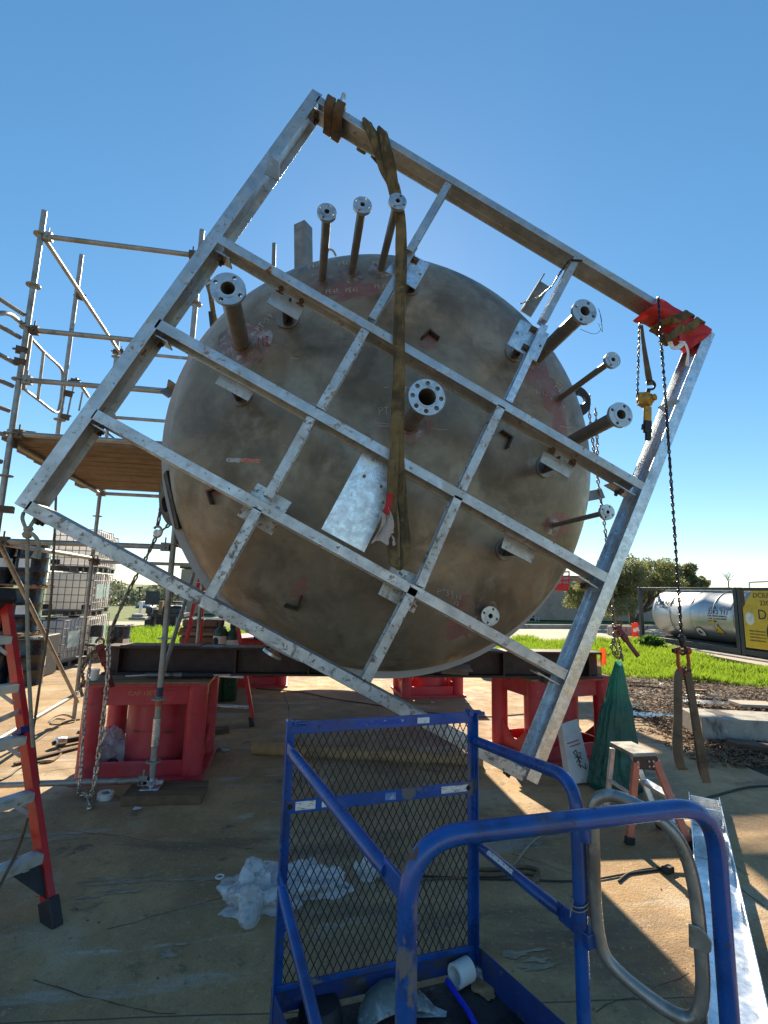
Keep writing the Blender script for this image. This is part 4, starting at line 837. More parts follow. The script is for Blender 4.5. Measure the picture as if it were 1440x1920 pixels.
ST4 = dup(ST1, (-.72, 9.6, 0), R(1), "far red stand behind the stepladder, nearly hidden by the left red stand", ST1['group'])
for nm, (cx, cy, rz, z), lab in (("plywood_sheet", (-1.36, 5.36, .01, .842), "thin worn plywood sheet lying on the left red stand"), ("plywood_sheet", (2.85, 5.48, R(12), .842), "thin worn plywood sheet lying on the right red stand")):
    mb = MB(); mb.box((cx, cy, z+.009), (1.10, .84, .018), rz); tag(obj(nm, mb, WOOD, bevel=.002), lab, "plywood")
# ------------------------------------------------------------------ dark beam carrying the tank
def saddle_beam(a, b, z0, z1, label):
    a = Vector((a[0], a[1], 0)); b = Vector((b[0], b[1], 0)); d = (b-a); L = d.length; d.normalize(); nrm = Vector((-d.y, d.x, 0)); fw = .24
    t = thing("saddle_beam", (a+b)/2, label, "steel beam")
    # cut where the round shell dips into it
    hw = math.sqrt(max(0, (RS+.01)**2-(HZ-z1)**2)); s0 = (HX-hw-a.x)/d.x; s1 = (HX+hw-a.x)/d.x
    def blk(s_, e_, w_, lo, hi, off=0): 
        m = MB(); c = a+d*((s_+e_)/2)+nrm*off; m.box((c.x, c.y, (lo+hi)/2), (e_-s_, w_, hi-lo), math.atan2(d.y, d.x)); return m
    obj("bottom_flange", blk(0, L, fw, z0, z0+.022), BEAMM, t, bevel=.003)
    for (s_, e_) in ((0, s0), (s1, L)): obj("top_flange", blk(s_, e_, fw, z1-.022, z1), BEAMM, t, bevel=.003)
    pts = [(0, z0+.022), (L, z0+.022), (L, z1-.022), (s1, z1-.022)]
    for k in range(1, 12):
        s_ = s1+(s0-s1)*k/12; dx = a.x+d.x*s_-HX; pts.append((s_, min(z1-.022, max(z0+.06, HZ-math.sqrt((RS+.01)**2-dx*dx)))))
    pts += [(s0, z1-.022), (0, z1-.022)]
    mb = MB(); mb.poly([a+d*s_+nrm*.008+Vector((0, 0, z)) for s_, z in pts], .016); obj("web", mb, BEAMM, t, smooth=False)
    for s_ in (.14, s0*.62, s0*.98, s1+.12, s1+(L-s1)*.45, L-.14):
        for sg_ in (-1, 1):
            m = blk(s_-.008, s_+.008, fw/2-.012, z0+.022, z1-.022, sg_*(fw/4)); obj("stiffener", m, BEAMM, t, smooth=False)
    return t
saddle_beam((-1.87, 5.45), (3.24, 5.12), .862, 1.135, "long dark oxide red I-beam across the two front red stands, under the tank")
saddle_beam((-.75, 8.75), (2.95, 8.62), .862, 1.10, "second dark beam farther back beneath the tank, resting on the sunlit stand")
def board(c, size, rz, label, m=WOOD, name="timber_board", cat="timber"):
    mb = MB(); mb.box(c, size, rz); return tag(obj(name, mb, m, bevel=.003), label, cat)
board((-.15, 5.36, 1.147), (.42, .16, .022), 0, "short timber board lying on the dark beam beside the tank's lower left")
board((-1.35, 5.42, 1.140), (.75, .22, .008), -.06, "thin grey sheet lying on the left end of the dark beam", CONC)
# hydraulic pump and rods on the left stand
t = thing("hydraulic_ram", (-1.2, 5.14, .88), "long grey hydraulic ram lying on the left red stand in front of the beam", "hydraulic tool")
q0 = P(285, 1264, 5.12); 
def zfix(p, z): return Vector((p.x, p.y, z))
mb = MB(); mb.cyl(zfix(P(274, 1264, 5.12), .892), zfix(P(338, 1264, 5.12), .892), .024, 18); mb.cyl(zfix(P(336, 1264, 5.12), .892), zfix(P(342, 1264, 5.12), .892), .030, 18); obj("barrel", mb, MAT("grey tool metal", (.2, .2, .2), [((.08, .08, .08), 9, .5, .65)], rough=.4, metal=.7), t)
mb = MB(); mb.cyl(zfix(P(342, 1264, 5.12), .892), zfix(P(400, 1264, 5.12), .892), .027, 18); obj("grip", mb, BLACKM, t)
mb = MB(); mb.cyl(zfix(P(236, 1264, 5.12), .884), zfix(P(274, 1264, 5.12), .892), .009, 10); mb.cyl(zfix(P(400, 1264, 5.12), .892), zfix(P(432, 1264, 5.12), .892), .006, 10); obj("rod", mb, ALU, t)
mb = MB(); c = P(177, 1271, 5.05); c.z = .862; mb.lathe([(.030, 0), (.040, .10), (.037, .10), (.028, .004), (0, .004)], c, n=24); tag(obj("plastic_cup", mb, PLASTW), "pale plastic cup standing on the left corner of the left red stand", "cup")
# plastic bag with tools inside left stand
CLEARF = MAT("clear film", (.72, .72, .74), [((.85, .85, .88), 30, .55, .7)], rough=.25, alpha=.55, bump=.9, bscale=26, spec=.6)
FILM = MAT("bubble film", (.68, .70, .74), [((.88, .90, .93), 11, .52, .62), ((.34, .35, .37), 18, .54, .66)], rough=.18, alpha=.62, bump=1.0, bscale=24, spec=1.0)
def crumple(c, rx, ry, h, seed, label, name, cat, m, n=48, rows=18, amp=.5):
    mb = MB(); vs = [Vector((c[0], c[1], c[2]+h*(1+.2*noise.noise((seed, 0, 0)))))]
    for j in range(1, rows):
        for k in range(n):
            a = 2*math.pi*k/n; th = math.pi/2*j/(rows-1); dx, dy = math.cos(a)*math.sin(th), math.sin(a)*math.sin(th)
            r_ = 1+amp*noise.noise((dx*1.8+seed, dy*1.8, math.cos(th)*1.8))+.16*noise.noise((dx*5+seed, dy*5, math.cos(th)*5))
            r_ += .075*(1-2*abs(noise.noise((dx*9, dy*9+seed, math.cos(th)*8))))+.03*noise.noise((dx*22, dy*22, math.cos(th)*20+seed))
            vs.append(Vector((c[0]+rx*dx*r_, c[1]+ry*dy*r_, c[2]+max(.004, h*math.cos(th)*r_))))
    fs = [(0, 1+k, 1+(k+1) % n) for k in range(n)]+[(1+j*n+k, 1+(j+1)*n+k, 1+(j+1)*n+(k+1) % n, 1+j*n+(k+1) % n) for j in range(rows-2) for k in range(n)]
    mb.add(vs, fs); return tag(obj(name, mb, m, ang=75), label, cat)
gb = P(204, 1410, 5.35)
crumple((gb.x, 5.35, .03), .20, .18, .26, 4.2, "clear plastic bag of tools stuffed inside the left red stand", "tool_bag", "bag", CLEARF)
crumple((gb.x-.06, 5.22, .03), .09, .08, .09, 7, "dark purple cloth bundle on the left red stand's base", "cloth_bundle", "cloth", MAT("purple cloth", (.08, .025, .12), rough=.8, var=.2), 24, 10)
mb = MB(); mb.tube(smooth_path([(gb.x+.02, 5.18, .06), (gb.x+.10, 5.15, .14), (gb.x+.16, 5.14, .10), (gb.x+.18, 5.13, .05)], 5), .018, 8); tag(obj("tool_strap", mb, BLACKM), "black strap looped over the bag inside the left red stand", "strap")
# ------------------------------------------------------------------ scaffold
YSC, YSB = 4.64, 7.2
XA, XD, XE, XF = -2.58, -1.15, -2.80, -1.36
sc = thing("scaffold_tower", (-1.9, 5.9, 0), "grey tube scaffold tower with a raised plank deck at the left of the tank", "scaffold")
def tubep(name, a, b, r=.0235, m=SCAFF, n=14): 
    mb = MB(); mb.cyl(a, b, r, n); return obj(name, mb, m, sc)
def rosettes(o, x, y, zs):
    for z in zs:
        mb = MB(); mb.lathe([(.024, -.004), (.060, -.004), (.060, .005), (.024, .005)], (x, y, z), n=20); obj("rosette", mb, SCAFF, o)
zs = [.28, .78, 1.28, 1.78, 2.10, 2.64, 3.02, 3.52, 4.02, 4.44, 4.96]
def standard(x, y, z0, z1, off=0):
    o = tubep("standard", (x, y, z0), (x, y, z1), .0245); mb = MB(); mb.cyl((x, y, z1-.12), (x, y, z1), .0205, 12); rosettes(o, x, y, [z for z in zs if z0 < z < z1-.05]); return o
zA, zD, zE = P(77, 395, YSC).z, P(380, 432, YSC).z, P(221, 636, YSB).z
standard(XA, YSC, 0, zA); sd = standard(XD, YSC, .16, zD); standard(XE, YSB, 0, zE); standard(XF, YSB, 0, zE)
xB = P(150, 500, 5.85).x; o = tubep("standard", (xB, 5.85, 2.95), (xB, 5.85, P(152, 478, 5.85).z), .0235); rosettes(o, xB, 5.85, [3.3, 3.55])
# base jack under the near right standard
jk = G(283, 1492); mb = MB(); mb.cyl((XD, YSC, .085), (XD, YSC, .45), .020, 14); mb.cyl((XD, YSC, .40), (XD, YSC, .62), .031, 16); obj("base_jack", mb, GALVC, sc)
mb = MB(); mb.box((XD, YSC, .079), (.15, .15, .012)); mb.box((XD, YSC, .118), (.19, .05, .03)); mb.lathe([(.03, -.02), (.045, -.02), (.045, .02), (.03, .02)], (XD, YSC, .118), n=16); obj("base_plate", mb, GALVC, sc, bevel=.003)
mb = MB(); mb.cyl((XD, YSC, .80), (XD, YSC, .875), .0262, 16); obj("tape_band", mb, MAT("dark tape", (.02, .03, .08), rough=.5), sd); mb = MB(); mb.cyl((XD, YSC, .72), (XD, YSC, .76), .0262, 16); obj("tape_band", mb, MAT("orange tape", (.5, .09, .03), rough=.5), sd)
def ledger(a, b, clamps=True):
    o = tubep("ledger", a, b); a = Vector(a); b = Vector(b); d = (b-a).normalized()
    if clamps:
        for p in (a+d*.035, b-d*.035):
            mb = MB(); mb.box(p, (.07, .05, .075), math.atan2(d.y, d.x)); mb.box(p+Vector((0, -.01, .055)), (.012, .012, .06), .3); mb.cyl(p+Vector((0, -.045, -.01)), p+Vector((0, .045, -.01)), .012, 8); obj("clamp", mb, CLAMPM if random.random() < .5 else SCAFF, o, smooth=False)
    return o
for z in (P(82, 443, YSC).z, P(50, 618, YSC).z, P(42, 712, YSC).z, 3.02, P(160, 1020, YSC).z): ledger((XA+.03, YSC, z), (XD-.03, YSC, z))
ledger((XA+.03, YSC, P(200, 1465, YSC).z), (XD-.03, YSC, P(200, 1465, YSC).z))
for py in (667, 730, 789, 1057): z = P(300, py, YSB).z; ledger((XE+.03, YSB, z), (XF-.03, YSB, z))
for z in (2.95, P(100, 1035, 5.9).z, .32): ledger((XA-.01, YSC+.03, z), (XE+.01, YSB-.03, z)); 
ledger((XE, YSB, 2.96), (XF, YSB, 2.96)); ledger((XD, YSC+.03, 2.95), (XF, YSB-.03, 2.95)); ledger((XD, YSC+.03, 2.12), (XF, YSB-.03, 2.12))
def diag(a, b):
    o = tubep("brace", a, b, .021); return o
diag((XA+.03, YSC+.03, zA-.28), (XE+.05, YSB, P(217, 662, YSB).z)); diag((XA+.02, YSC+.02, 2.06), (XE+.03, YSB-.02, .22)); diag(P(306, 1262, 4.85), P(364, 1074, 6.4))
# couplers on the diagonal
for c in (P(150, 556, 5.85), P(140, 716, 5.85), P(128, 738, 5.85), P(122, 782, 5.85), P(40, 657, YSC), P(37, 679, YSC), P(218, 660, YSB)):
    mb = MB(); mb.box(c, (.085, .075, .05), .5); mb.cyl(c+Vector((-.07, 0, .01)), c+Vector((.07, -.02, .01)), .010, 8); obj("coupler", mb, CLAMPM, sc, smooth=False)
# second standard clamped to the near left one, and the side guard loop
o = tubep("short_standard", P(56, 630, YSC+.06), P(42, 730, YSC+.06), .024)
def gz(px, py, z): return G(px, py, z)
lp = [P(50, 625, YSC+.05), P(82, 660, 4.98), P(110, 686, 5.38), P(117, 700, 5.5), P(116, 730, 5.5), P(112, 760, 5.5), P(104, 773, 5.42), P(72, 750, 5.05), P(38, 724, YSC+.05)]
mb = MB(); mb.tube(smooth_path(lp, 6), .014, 10); mb.cyl(P(82, 660, 4.98), P(71, 748, 5.02), .014, 10); obj("guard_loop", mb, SCAFF, sc)
mb = MB(); mb.cyl(P(138, 722, 5.9), P(125, 785, 5.9), .010, 8); mb.cyl(P(155, 735, 5.95), P(148, 770, 5.95), .010, 8); mb.cyl(P(143, 710, 5.9), P(166, 744, 6.3), .017, 8); obj("guard_bar", mb, SCAFF, sc)
# stub ledgers running off to the left
for (p0, p1) in (((45, 590), (-60, 522)), ((38, 633), (-60, 578)), ((30, 682), (-60, 632)), ((24, 724), (-60, 688)), ((17, 770), (-60, 742)), ((10, 815), (-60, 800)), ((3, 866), (-60, 850))):
    a = P(*p0, YSC); b = G(*p1, a.z); 
    if b.y < 1 or b.y > 7: b = P(*p1, YSC-.9)
    tubep("ledger", a, b, .020)
a = P(42, 607, YSC); mb = MB(); mb.tube(fillet([a, P(14, 584, YSC-.35), P(-60, 600, YSC-.6)], .12), .021, 12); obj("guard_bar", mb, SCAFF, sc)
# clamps at the left edge of the picture
mb = MB(); c = P(8, 955, YSC-.4); mb.box(c, (.12, .08, .05), .3); obj("coupler", mb, CLAMPM, sc, smooth=False)
# deck planks, each a plank of its own
npl = 11
for k in range(npl):
    y0 = YSC+.10+(YSB-YSC-.25)*k/npl; wd = (YSB-YSC-.25)/npl-.012; xs_ = XA-.12-.22*k/npl-random.uniform(0, .10); xe = XD-.05+random.uniform(-.02, .05)-.2*k/npl
    mb = MB(); mb.box(((xs_+xe)/2, y0+wd/2, 3.005+random.uniform(-.003, .003)), (xe-xs_, wd, .042), random.uniform(-.006, .006))
    o = obj("deck_plank", mb, WOODY, bevel=.004); tag(o, "weathered brown plank in the raised deck of the scaffold tower", "plank", "planks of the scaffold deck")
c = P(46, 797, YSC+.12); mb = MB(); mb.box((c.x, c.y, 3.055), (.22, .09, .05), .15); tag(obj("timber_offcut", mb, WOODY, bevel=.003), "small timber offcut on the front left edge of the scaffold deck", "timber")
c = P(287, 806, YSC+.35); mb = MB(); 
for k in range(3): mb.tube(smooth_path([(c.x-.08+.03*k, c.y, 3.03), (c.x-.05+.04*k, c.y+.02, 3.10-.02*k), (c.x+.02+.05*k, c.y+.03, 3.08), (c.x+.09+.04*k, c.y+.02, 3.03)], 5), .026, 8)
tag(obj("cloth_roll", mb, WOODD), "dark rolled cloth lying on the right side of the scaffold deck", "cloth")
mb = MB(); c = P(192, 806, 5.4); mb.strap(smooth_path([(c.x-.12, 5.4, 3.05), (c.x, 5.45, 3.12), (c.x+.13, 5.4, 3.04)], 5), .09, .01, (0, 1, .2)); tag(obj("white_cloth", mb, PAPER), "white cloth lying on the middle of the scaffold deck", "cloth")
# chain fall hanging behind the frame by the scaffold's near right tube
cf = thing("rigging_strap", P(398, 600, 5.2), "tan strap with a black hook end hanging above the tank's upper left edge", "strap")
mb = MB(); mb.strap(smooth_path([P(388, 515, 5.2), P(394, 545, 5.2), P(399, 580, 5.2), P(404, 610, 5.2)], 5), .055, .012, (1, -.2, .2)); mb.tube([P(386, 530, 5.25), P(408, 605, 5.25)], .012, 8); obj("webbing", mb, SLINGM, cf)
mb = MB(); mb.bar(P(394, 585, 5.2), P(397, 612, 5.2), .035, .03, (0, 1, 0)); obj("hook_end", mb, BLACKM, cf)
mb = MB(); mb.cyl(P(345, 550, YSC), P(412, 520, 5.3), .013, 8); obj("guard_bar", mb, SCAFF, sc)
WOODS = MAT("brown sole timber", (.15, .09, .05), [((.07, .05, .035), 9, .5, .66, (.12, 1, 1)), ((.22, .15, .09), 20, .58, .72, (.08, 1, 1))], rough=.85, var=.25, bump=.3)
# timbers under the jack
for (dy, lab) in ((-.085, "front dark timber of the pair under the scaffold jack"), (.075, "rear dark timber of the pair under the scaffold jack")):
    mb = MB(); mb.box((XD+.13, YSC+dy-.02, .036), (.62, .145, .072), -.02+dy*.2); tag(obj("sole_timber", mb, WOODS, bevel=.005), lab, "timber")
# ------------------------------------------------------------------ near stepladder at the left edge
BR = G(100, 1742); s_a, s_b = G(88, 1636, .30), G(0, 1676, .30); DS = (s_b-s_a); DS.z = 0; DS.normalize()
nd = Vector((-DS.y, DS.x, 0)); nd = nd if nd.y > 0 else -nd
# top of the rail: on the ray through its top pixel with the lean perpendicular to the steps
rt = ray(12, 1128); k_ = (BR-CAM).dot(DS)/rt.dot(DS) if abs(rt.dot(DS)) > 1e-6 else 3; TR = CAM+rt*k_
if not (1.2 < TR.z < 2.2 and 2.2 < TR.y < 5): TR = P(12, 1128, 3.5)
print("ladder", BR, TR, DS)
LWB, LWT = .62, .40
sl_ = thing("red_stepladder", BR+DS*.3, "tall red fibreglass stepladder with grey steps at the left edge", "stepladder")
up = (TR-BR).normalized(); LN = up.cross(DS).normalized(); LN = LN if LN.dot(nd) > 0 else -LN
def chan(w_, f_, t_): return [(0, 0), (f_, 0), (f_, t_), (t_, t_), (t_, w_-t_), (f_, w_-t_), (f_, w_), (0, w_)]
for sgn, a, b in ((1, BR, TR), (-1, BR+DS*LWB, TR+DS*LWT)):
    mb = MB(); mb.sweep(chan(.085, .034, .006), a+up*.1, b, (-DS if sgn < 0 else DS)*-1, LN); obj("front_rail", mb, FRED, sl_, bevel=.0015)
    q = a+nd*.95; bq = b+nd*.10; mb = MB(); mb.sweep(chan(.06, .028, .005), q, bq, (-DS if sgn < 0 else DS)*-1, LN); obj("rear_rail", mb, FRED, sl_, bevel=.0015)
    mb = MB(); mb.sweep([(-.008, -.012), (.046, -.012), (.05, .05), (.05, .10), (-.008, .10)], a-up*.0, a+up*.14, (-DS if sgn < 0 else DS)*-1, LN); obj("rubber_foot", mb, BLACKM, sl_, bevel=.006)
    mb = MB(); d2 = DS if sgn > 0 else -DS; mb.poly([a+up*.14+LN*.02, a+up*.34+LN*.02+d2*.16, a+up*.37+LN*.02+d2*.16, a+up*.30+LN*.02], .006); obj("knee_brace", mb, BLACKM, sl_, smooth=False)
Lr = (TR-BR).length
mb = MB(); mb.box((TR+(TR+DS*LWT))/2+up*.03+LN*.06, (LWT+.10, .20, .09), Matrix((DS, LN, up)).transposed()); obj("top_cap", mb, BLACKM, sl_, bevel=.015)
for k in range(5):
    f_ = .175+k*.1695; a = BR.lerp(TR, f_); wd_ = LWB+(LWT-LWB)*f_; b = a+DS*wd_
    mb = MB(); mb.sweep([(0, 0), (.004, 0), (.004, .040), (.082, .040), (.082, 0), (.086, 0), (.086, .046), (0, .046)], a+Vector((0, 0, -.02)), b+Vector((0, 0, -.02)), nd, (0, 0, 1)); o = obj("step", mb, ALU, sl_, smooth=False)
    mb = MB(); 
    for i in range(5): mb.bar(a+nd*(.012+.015*i)+DS*.01+Vector((0, 0, .027)), b+nd*(.012+.015*i)-DS*.01+Vector((0, 0, .027)), .005, .003)
    for e, dd in ((a, DS), (b, -DS)): mb.lathe([(.008, 0), (.008, .004), (0, .004)], e+dd*.09+nd*-.001+Vector((0, 0, .005)), -nd, 10); mb.poly([e+dd*.10+nd*.01+Vector((0, 0, -.02)), e+dd*.02+nd*.01+Vector((0, 0, -.09)), e+dd*.012+nd*.01+Vector((0, 0, -.07)), e+dd*.07+nd*.01+Vector((0, 0, -.02))], .004)
    obj("tread_ribs", mb, ALU, o, smooth=False)
a = BR.lerp(TR, .605); mb = MB(); mb.bar(a+nd*.04, a+nd*.04+DS*.10+Vector((0, 0, -.03)), .030, .006, nd); mb.bar(a+nd*.04+DS*.10+Vector((0, 0, -.03)), a+DS*.5+nd*.06+Vector((0, 0, .02)), .028, .006, nd); obj("spreader", mb, ALU, sl_, smooth=False)
mb = MB(); c = BR.lerp(TR, .55); mb.box(c+LN*.04, (.05, .10, .035), Matrix((DS, LN, up)).transposed()); obj("blue_tape", mb, MAT("blue tape", (.01, .015, .12), rough=.5), sl_, smooth=False)
# twisted cord by its foot
mb = MB(); mb.tube(smooth_path([P(52, 1535, 3.3), P(38, 1580, 3.2), P(18, 1625, 3.0), P(0, 1660, 2.85), P(-20, 1700, 2.7)], 6), .008, 8); tag(obj("cord", mb, ROPEB), "frayed cord hanging behind the lowest steps of the red stepladder", "rope")
# far red stepladder behind the beam
fl = thing("red_stepladder", G(440, 1362), "red stepladder standing behind the dark beam beside the gas cylinders", "stepladder")
f1, f2 = G(473, 1362), G(318, 1352); t1_, t2_ = P(424, 1040, f1.y+.45), P(385, 1040, f2.y+.45)
for a, b in ((f1, t1_), (f2, t2_)):
    mb = MB(); mb.bar(a+Vector((0, 0, .1)), b, .045, .075, (0, -1, 0)); obj("front_rail", mb, FRED, fl, bevel=.003)
    mb = MB(); mb.bar(a, a+(b-a).normalized()*.12, .055, .09, (0, -1, 0)); obj("rubber_foot", mb, BLACKM, fl, bevel=.005)
for a, b in ((f1, t1_), (f2, t2_)):
    q = a+Vector((-.12 if a is f1 else .12, 1.0, 0)); mb = MB(); mb.bar(q, b+Vector((0, .1, 0)), .04, .05, (0, -1, 0)); obj("rear_rail", mb, FRED, fl, bevel=.003)
for k in range(6):
    f_ = .10+.165*k; a = f1.lerp(t1_, f_); b = f2.lerp(t2_, f_); mb = MB(); mb.bar(a, b, .075, .022, (0, 0, 1)); obj("step", mb, ALU, fl, bevel=.002)
mb = MB(); mb.box((t1_+t2_)/2+Vector((0, .05, .02)), (.36, .18, .07)); obj("top_cap", mb, BLACKM, fl, bevel=.01)
# gas cylinders
def cylinder(px, y, r, h, m, label, z=0):
    c = P(px, 1200, y); t = thing("gas_cylinder", (c.x, y, 0), label, "gas cylinder"); mb = MB(); mb.lathe([(r*.9, 0), (r, .02), (r, h*.78)]+[(r*math.cos(a)+.0, h*.78+r*.9*math.sin(a)) for a in (.3, .6, .9, 1.15)]+[(r*.32, h*.78+r*1.0), (r*.30, h*.78+r*1.15)], (c.x, y, 0), n=28); obj("body", mb, m, t)
    mb = MB(); mb.lathe([(r*.36, h*.78+r*1.1), (r*.42, h*.78+r*1.2), (r*.40, h), (r*.25, h+.03), (0, h+.04)], (c.x, y, 0), n=18); obj("valve_cap", mb, TRUCKM, t)
    mb = MB(); mb.lathe([(r+.001, h*.66), (r+.002, h*.67), (r+.002, h*.74), (r+.001, h*.75)], (c.x, y, 0), n=28); obj("label_band", mb, STICK, t)
cylinder(413, 8.15, .105, 1.30, GREENM, "slimmer green gas cylinder on the left of the pair behind the dark beam"); cylinder(436, 8.2, .122, 1.22, GREENM, "stout green gas cylinder on the right of the pair behind the dark beam")
cylinder(404, 7.75, .10, .95, MAT("red cylinder", (.36, .02, .02), rough=.4, var=.1), "red gas cylinder in front of the green pair, seen beneath the dark beam")
tb = thing("tarp_bundle", (-1.72, 8.6, 0), "brown tarpaulin bundle stacked behind the far red stepladder", "tarp"); mb = MB()
c = P(383, 1160, 8.6)
for j in range(9): mb.box((c.x, 8.6, .10+.13*j), (.62+.06*math.sin(j*2.1), .5, .125), .05*math.sin(j*3)); 
obj("folded_tarp", mb, MAT("brown tarp", (.16, .085, .06), [((.10, .05, .035), 5, .5, .7)], rough=.8, var=.2, bump=.5, bscale=9), tb, bevel=.04)
mb = MB()
for z in (.55, .98): mb.box((c.x, 8.335, z), (.66, .02, .05))
obj("timber_band", mb, WOOD, tb, smooth=False)
# ------------------------------------------------------------------ green bag, carton, step stool
GREENB = MAT("green plastic bag", (.03, .125, .105), [((.05, .18, .15), 5, .48, .66), ((.03, .12, .095), 9, .52, .7)], rough=.32, bump=.35, bscale=24, var=.15, spec=.5)
translucent(GREENB, (.07, .34, .27), .42)
gb_ = thing("green_bag", G(1160, 1482), "tall green plastic bag gathered at the top under the right tie-down chain", "bag")
c0 = G(1160, 1482); tp = P(1160, 1240, 4.42); mb = MB(); n = 144; rows = 90; vs = []
for j in range(rows):
    u = j/(rows-1); z = tp.z*(1-u)+.0*u; cx = tp.x+(c0.x-tp.x)*u; cy = 4.42+.0*u
    r_ = .028+.098*min(1, u*2.6)**.9+.100*max(0, min(1, (u-.30)*1.6))**1.1; r_ *= (1 if u < .95 else 1-.15*(u-.95)/.05)
    for k in range(n):
        a = 2*math.pi*k/n; f_ = 1+.10*(1-2*abs(noise.noise((math.cos(a)*3.4, math.sin(a)*3.4, u*1.3))))+.22*noise.noise((math.cos(a)*1.6, math.sin(a)*1.6, u*1.6))+.11*(1-2*abs(noise.noise((math.cos(a)*5+u*2, math.sin(a)*5, u*5))))*min(1, u*1.5)+.05*noise.noise((math.cos(a)*12, math.sin(a)*12, u*16))
        vs.append((cx+r_*f_*math.cos(a), cy+r_*f_*.75*math.sin(a), max(.004, z)))
mb.add(vs, [(j*n+k, j*n+(k+1) % n, (j+1)*n+(k+1) % n, (j+1)*n+k) for j in range(rows-1) for k in range(n)]); obj("sack", mb, GREENB, gb_, ang=70)
mb = MB(); mb.tube([(tp.x+.036*math.cos(2*math.pi*k/16), 4.42+.03*math.sin(2*math.pi*k/16), tp.z-.04) for k in range(16)], .006, 6, closed=True); obj("tie", mb, ROPEM, gb_)
ct = thing("printed_carton", G(1090, 1468), "flat white carton with red lines and a sketch leaning on the right red stand", "carton")
TLc, TRc, BRc, BLc = P(1053, 1357, 4.80), P(1083, 1347, 4.84), P(1113, 1466, 4.53), P(1071, 1470, 4.50)
mb = MB(); q = [BLc, BRc, TRc, TLc]; mb.poly(q, -.10); obj("box", mb, MAT("white carton", (.62, .60, .57), [((.45, .40, .34), 5, .55, .7), ((.25, .2, .15), 12, .66, .74)], rough=.6, var=.08), ct, bevel=.004)
e1 = (BRc-BLc).normalized(); e2 = (TLc-BLc); e2 = (e2-e1*e2.dot(e1)).normalized(); nn_ = e1.cross(e2); nn_ = nn_ if nn_.y < 0 else -nn_
def cpt(u, v, l=.004): return BLc.lerp(BRc, u).lerp(TLc.lerp(TRc, u), v)+nn_*l
mb = MB()
for (u0, v0, u1, v1) in ((.12, .64, .78, .66), (.25, .58, .80, .60)): mb.bar(cpt(u0, v0), cpt(u1, v1), .008, .002, nn_)
obj("red_print", mb, CHALKR, ct, smooth=False); mb = MB()
for (u0, v0, u1, v1) in ((.35, .48, .62, .30), (.42, .32, .70, .42), (.38, .40, .72, .36), (.50, .52, .55, .22), (.45, .28, .78, .20), (.78, .20, .80, .28), (.36, .48, .48, .50), (.60, .46, .72, .44)): mb.tube([cpt(u0, v0, .003), cpt((u0+u1)/2+.02, (v0+v1)/2+.01, .003), cpt(u1, v1, .003)], .004, 5)
obj("printed_sketch", mb, INK, ct)
st = thing("step_stool", G(1215, 1560), "low step stool with faded orange legs and worn grey top by the green bag", "step stool")
za = .57; k1, k2, k3, k4 = G(1187, 1421, za), G(1231, 1419, za), G(1184, 1397, za), G(1144, 1398, za)   # near-left, near-right, far-right, far-left
mb = MB(); mb.poly([k1, k2, k3, k4], .03)
mb.v = [v if v.z < za+.001 else v for v in mb.v]; obj("top", mb, MAT("worn grey top", (.33, .32, .29), [((.16, .15, .13), 8, .48, .62), ((.5, .48, .44), 20, .58, .7)], rough=.7, var=.15), st, bevel=.004)
ex = (k2-k1).normalized(); dn = Vector((0, 0, -1)); mb = MB(); mb.poly([k1+Vector((0, -.008, .005)), k2+Vector((0, -.008, .005)), k2+ex*.03+dn*.085+Vector((0, -.008, 0)), k2+dn*.09-ex*.03+Vector((0, -.008, 0)), k1+dn*.075+Vector((0, -.008, 0))], .008); obj("end_bracket", mb, MAT("dark bracket", (.06, .03, .025), rough=.5), st, smooth=False)
mb = MB()
for u in (.15, .62, .80): 
    for dz in (-.025, -.06): mb.lathe([(.008, 0), (.007, .004), (0, .004)], k1.lerp(k2, u)+Vector((0, -.012, dz)), (0, -1, 0), 10)
obj("rivet", mb, ALU, st)
def leg(a, b, m, w_=.05, t_=.028, foot=True):
    o = MB().bar(a, b, w_, t_, (0, -1, 0)); o = obj("leg", o, m, st, bevel=.003)
    if foot: mb = MB(); mb.bar(b, b+(a-b).normalized()*.05, w_+.01, t_+.012, (0, -1, 0)); obj("rubber_foot", mb, BLACKM, o, bevel=.004)
n1, n2 = G(1180, 1583), G(1296, 1592); fdir = (k4-k1); fdir.z = 0
leg(k1+Vector((.02, 0, -.03)), n1, FORANGE); leg(k2+Vector((-.01, 0, -.03)), n2, FORANGE, .055)
m1, m2 = n1+fdir*1.05+Vector((.0, 0, 0)), n2+fdir*1.05
leg(k4+Vector((.02, 0, -.02)), m1, ALU, .034); leg(k3+Vector((-.01, 0, -.02)), m2, ALU, .045)
for f_, m_ in ((.42, ALU), (.75, ALU)):
    a = (k2+Vector((-.01, 0, -.03))).lerp(n2, f_); b = (k3+Vector((-.01, 0, -.02))).lerp(m2, f_); mb = MB(); mb.bar(a, b, .075, .025); obj("step", mb, m_, st, bevel=.003)
    a = (k1+Vector((.02, 0, -.03))).lerp(n1, f_); b = (k4+Vector((.02, 0, -.02))).lerp(m1, f_); mb = MB(); mb.bar(a, b, .025, .02); obj("cross_bar", mb, m_, st, bevel=.002)
a = (k1+Vector((.02, 0, -.03))).lerp(n1, .55); b = (k2+Vector((-.01, 0, -.03))).lerp(n2, .55); mb = MB(); mb.bar(a, b, .03, .012, (0, -1, 0)); obj("cross_bar", mb, FORANGE, st, bevel=.002)
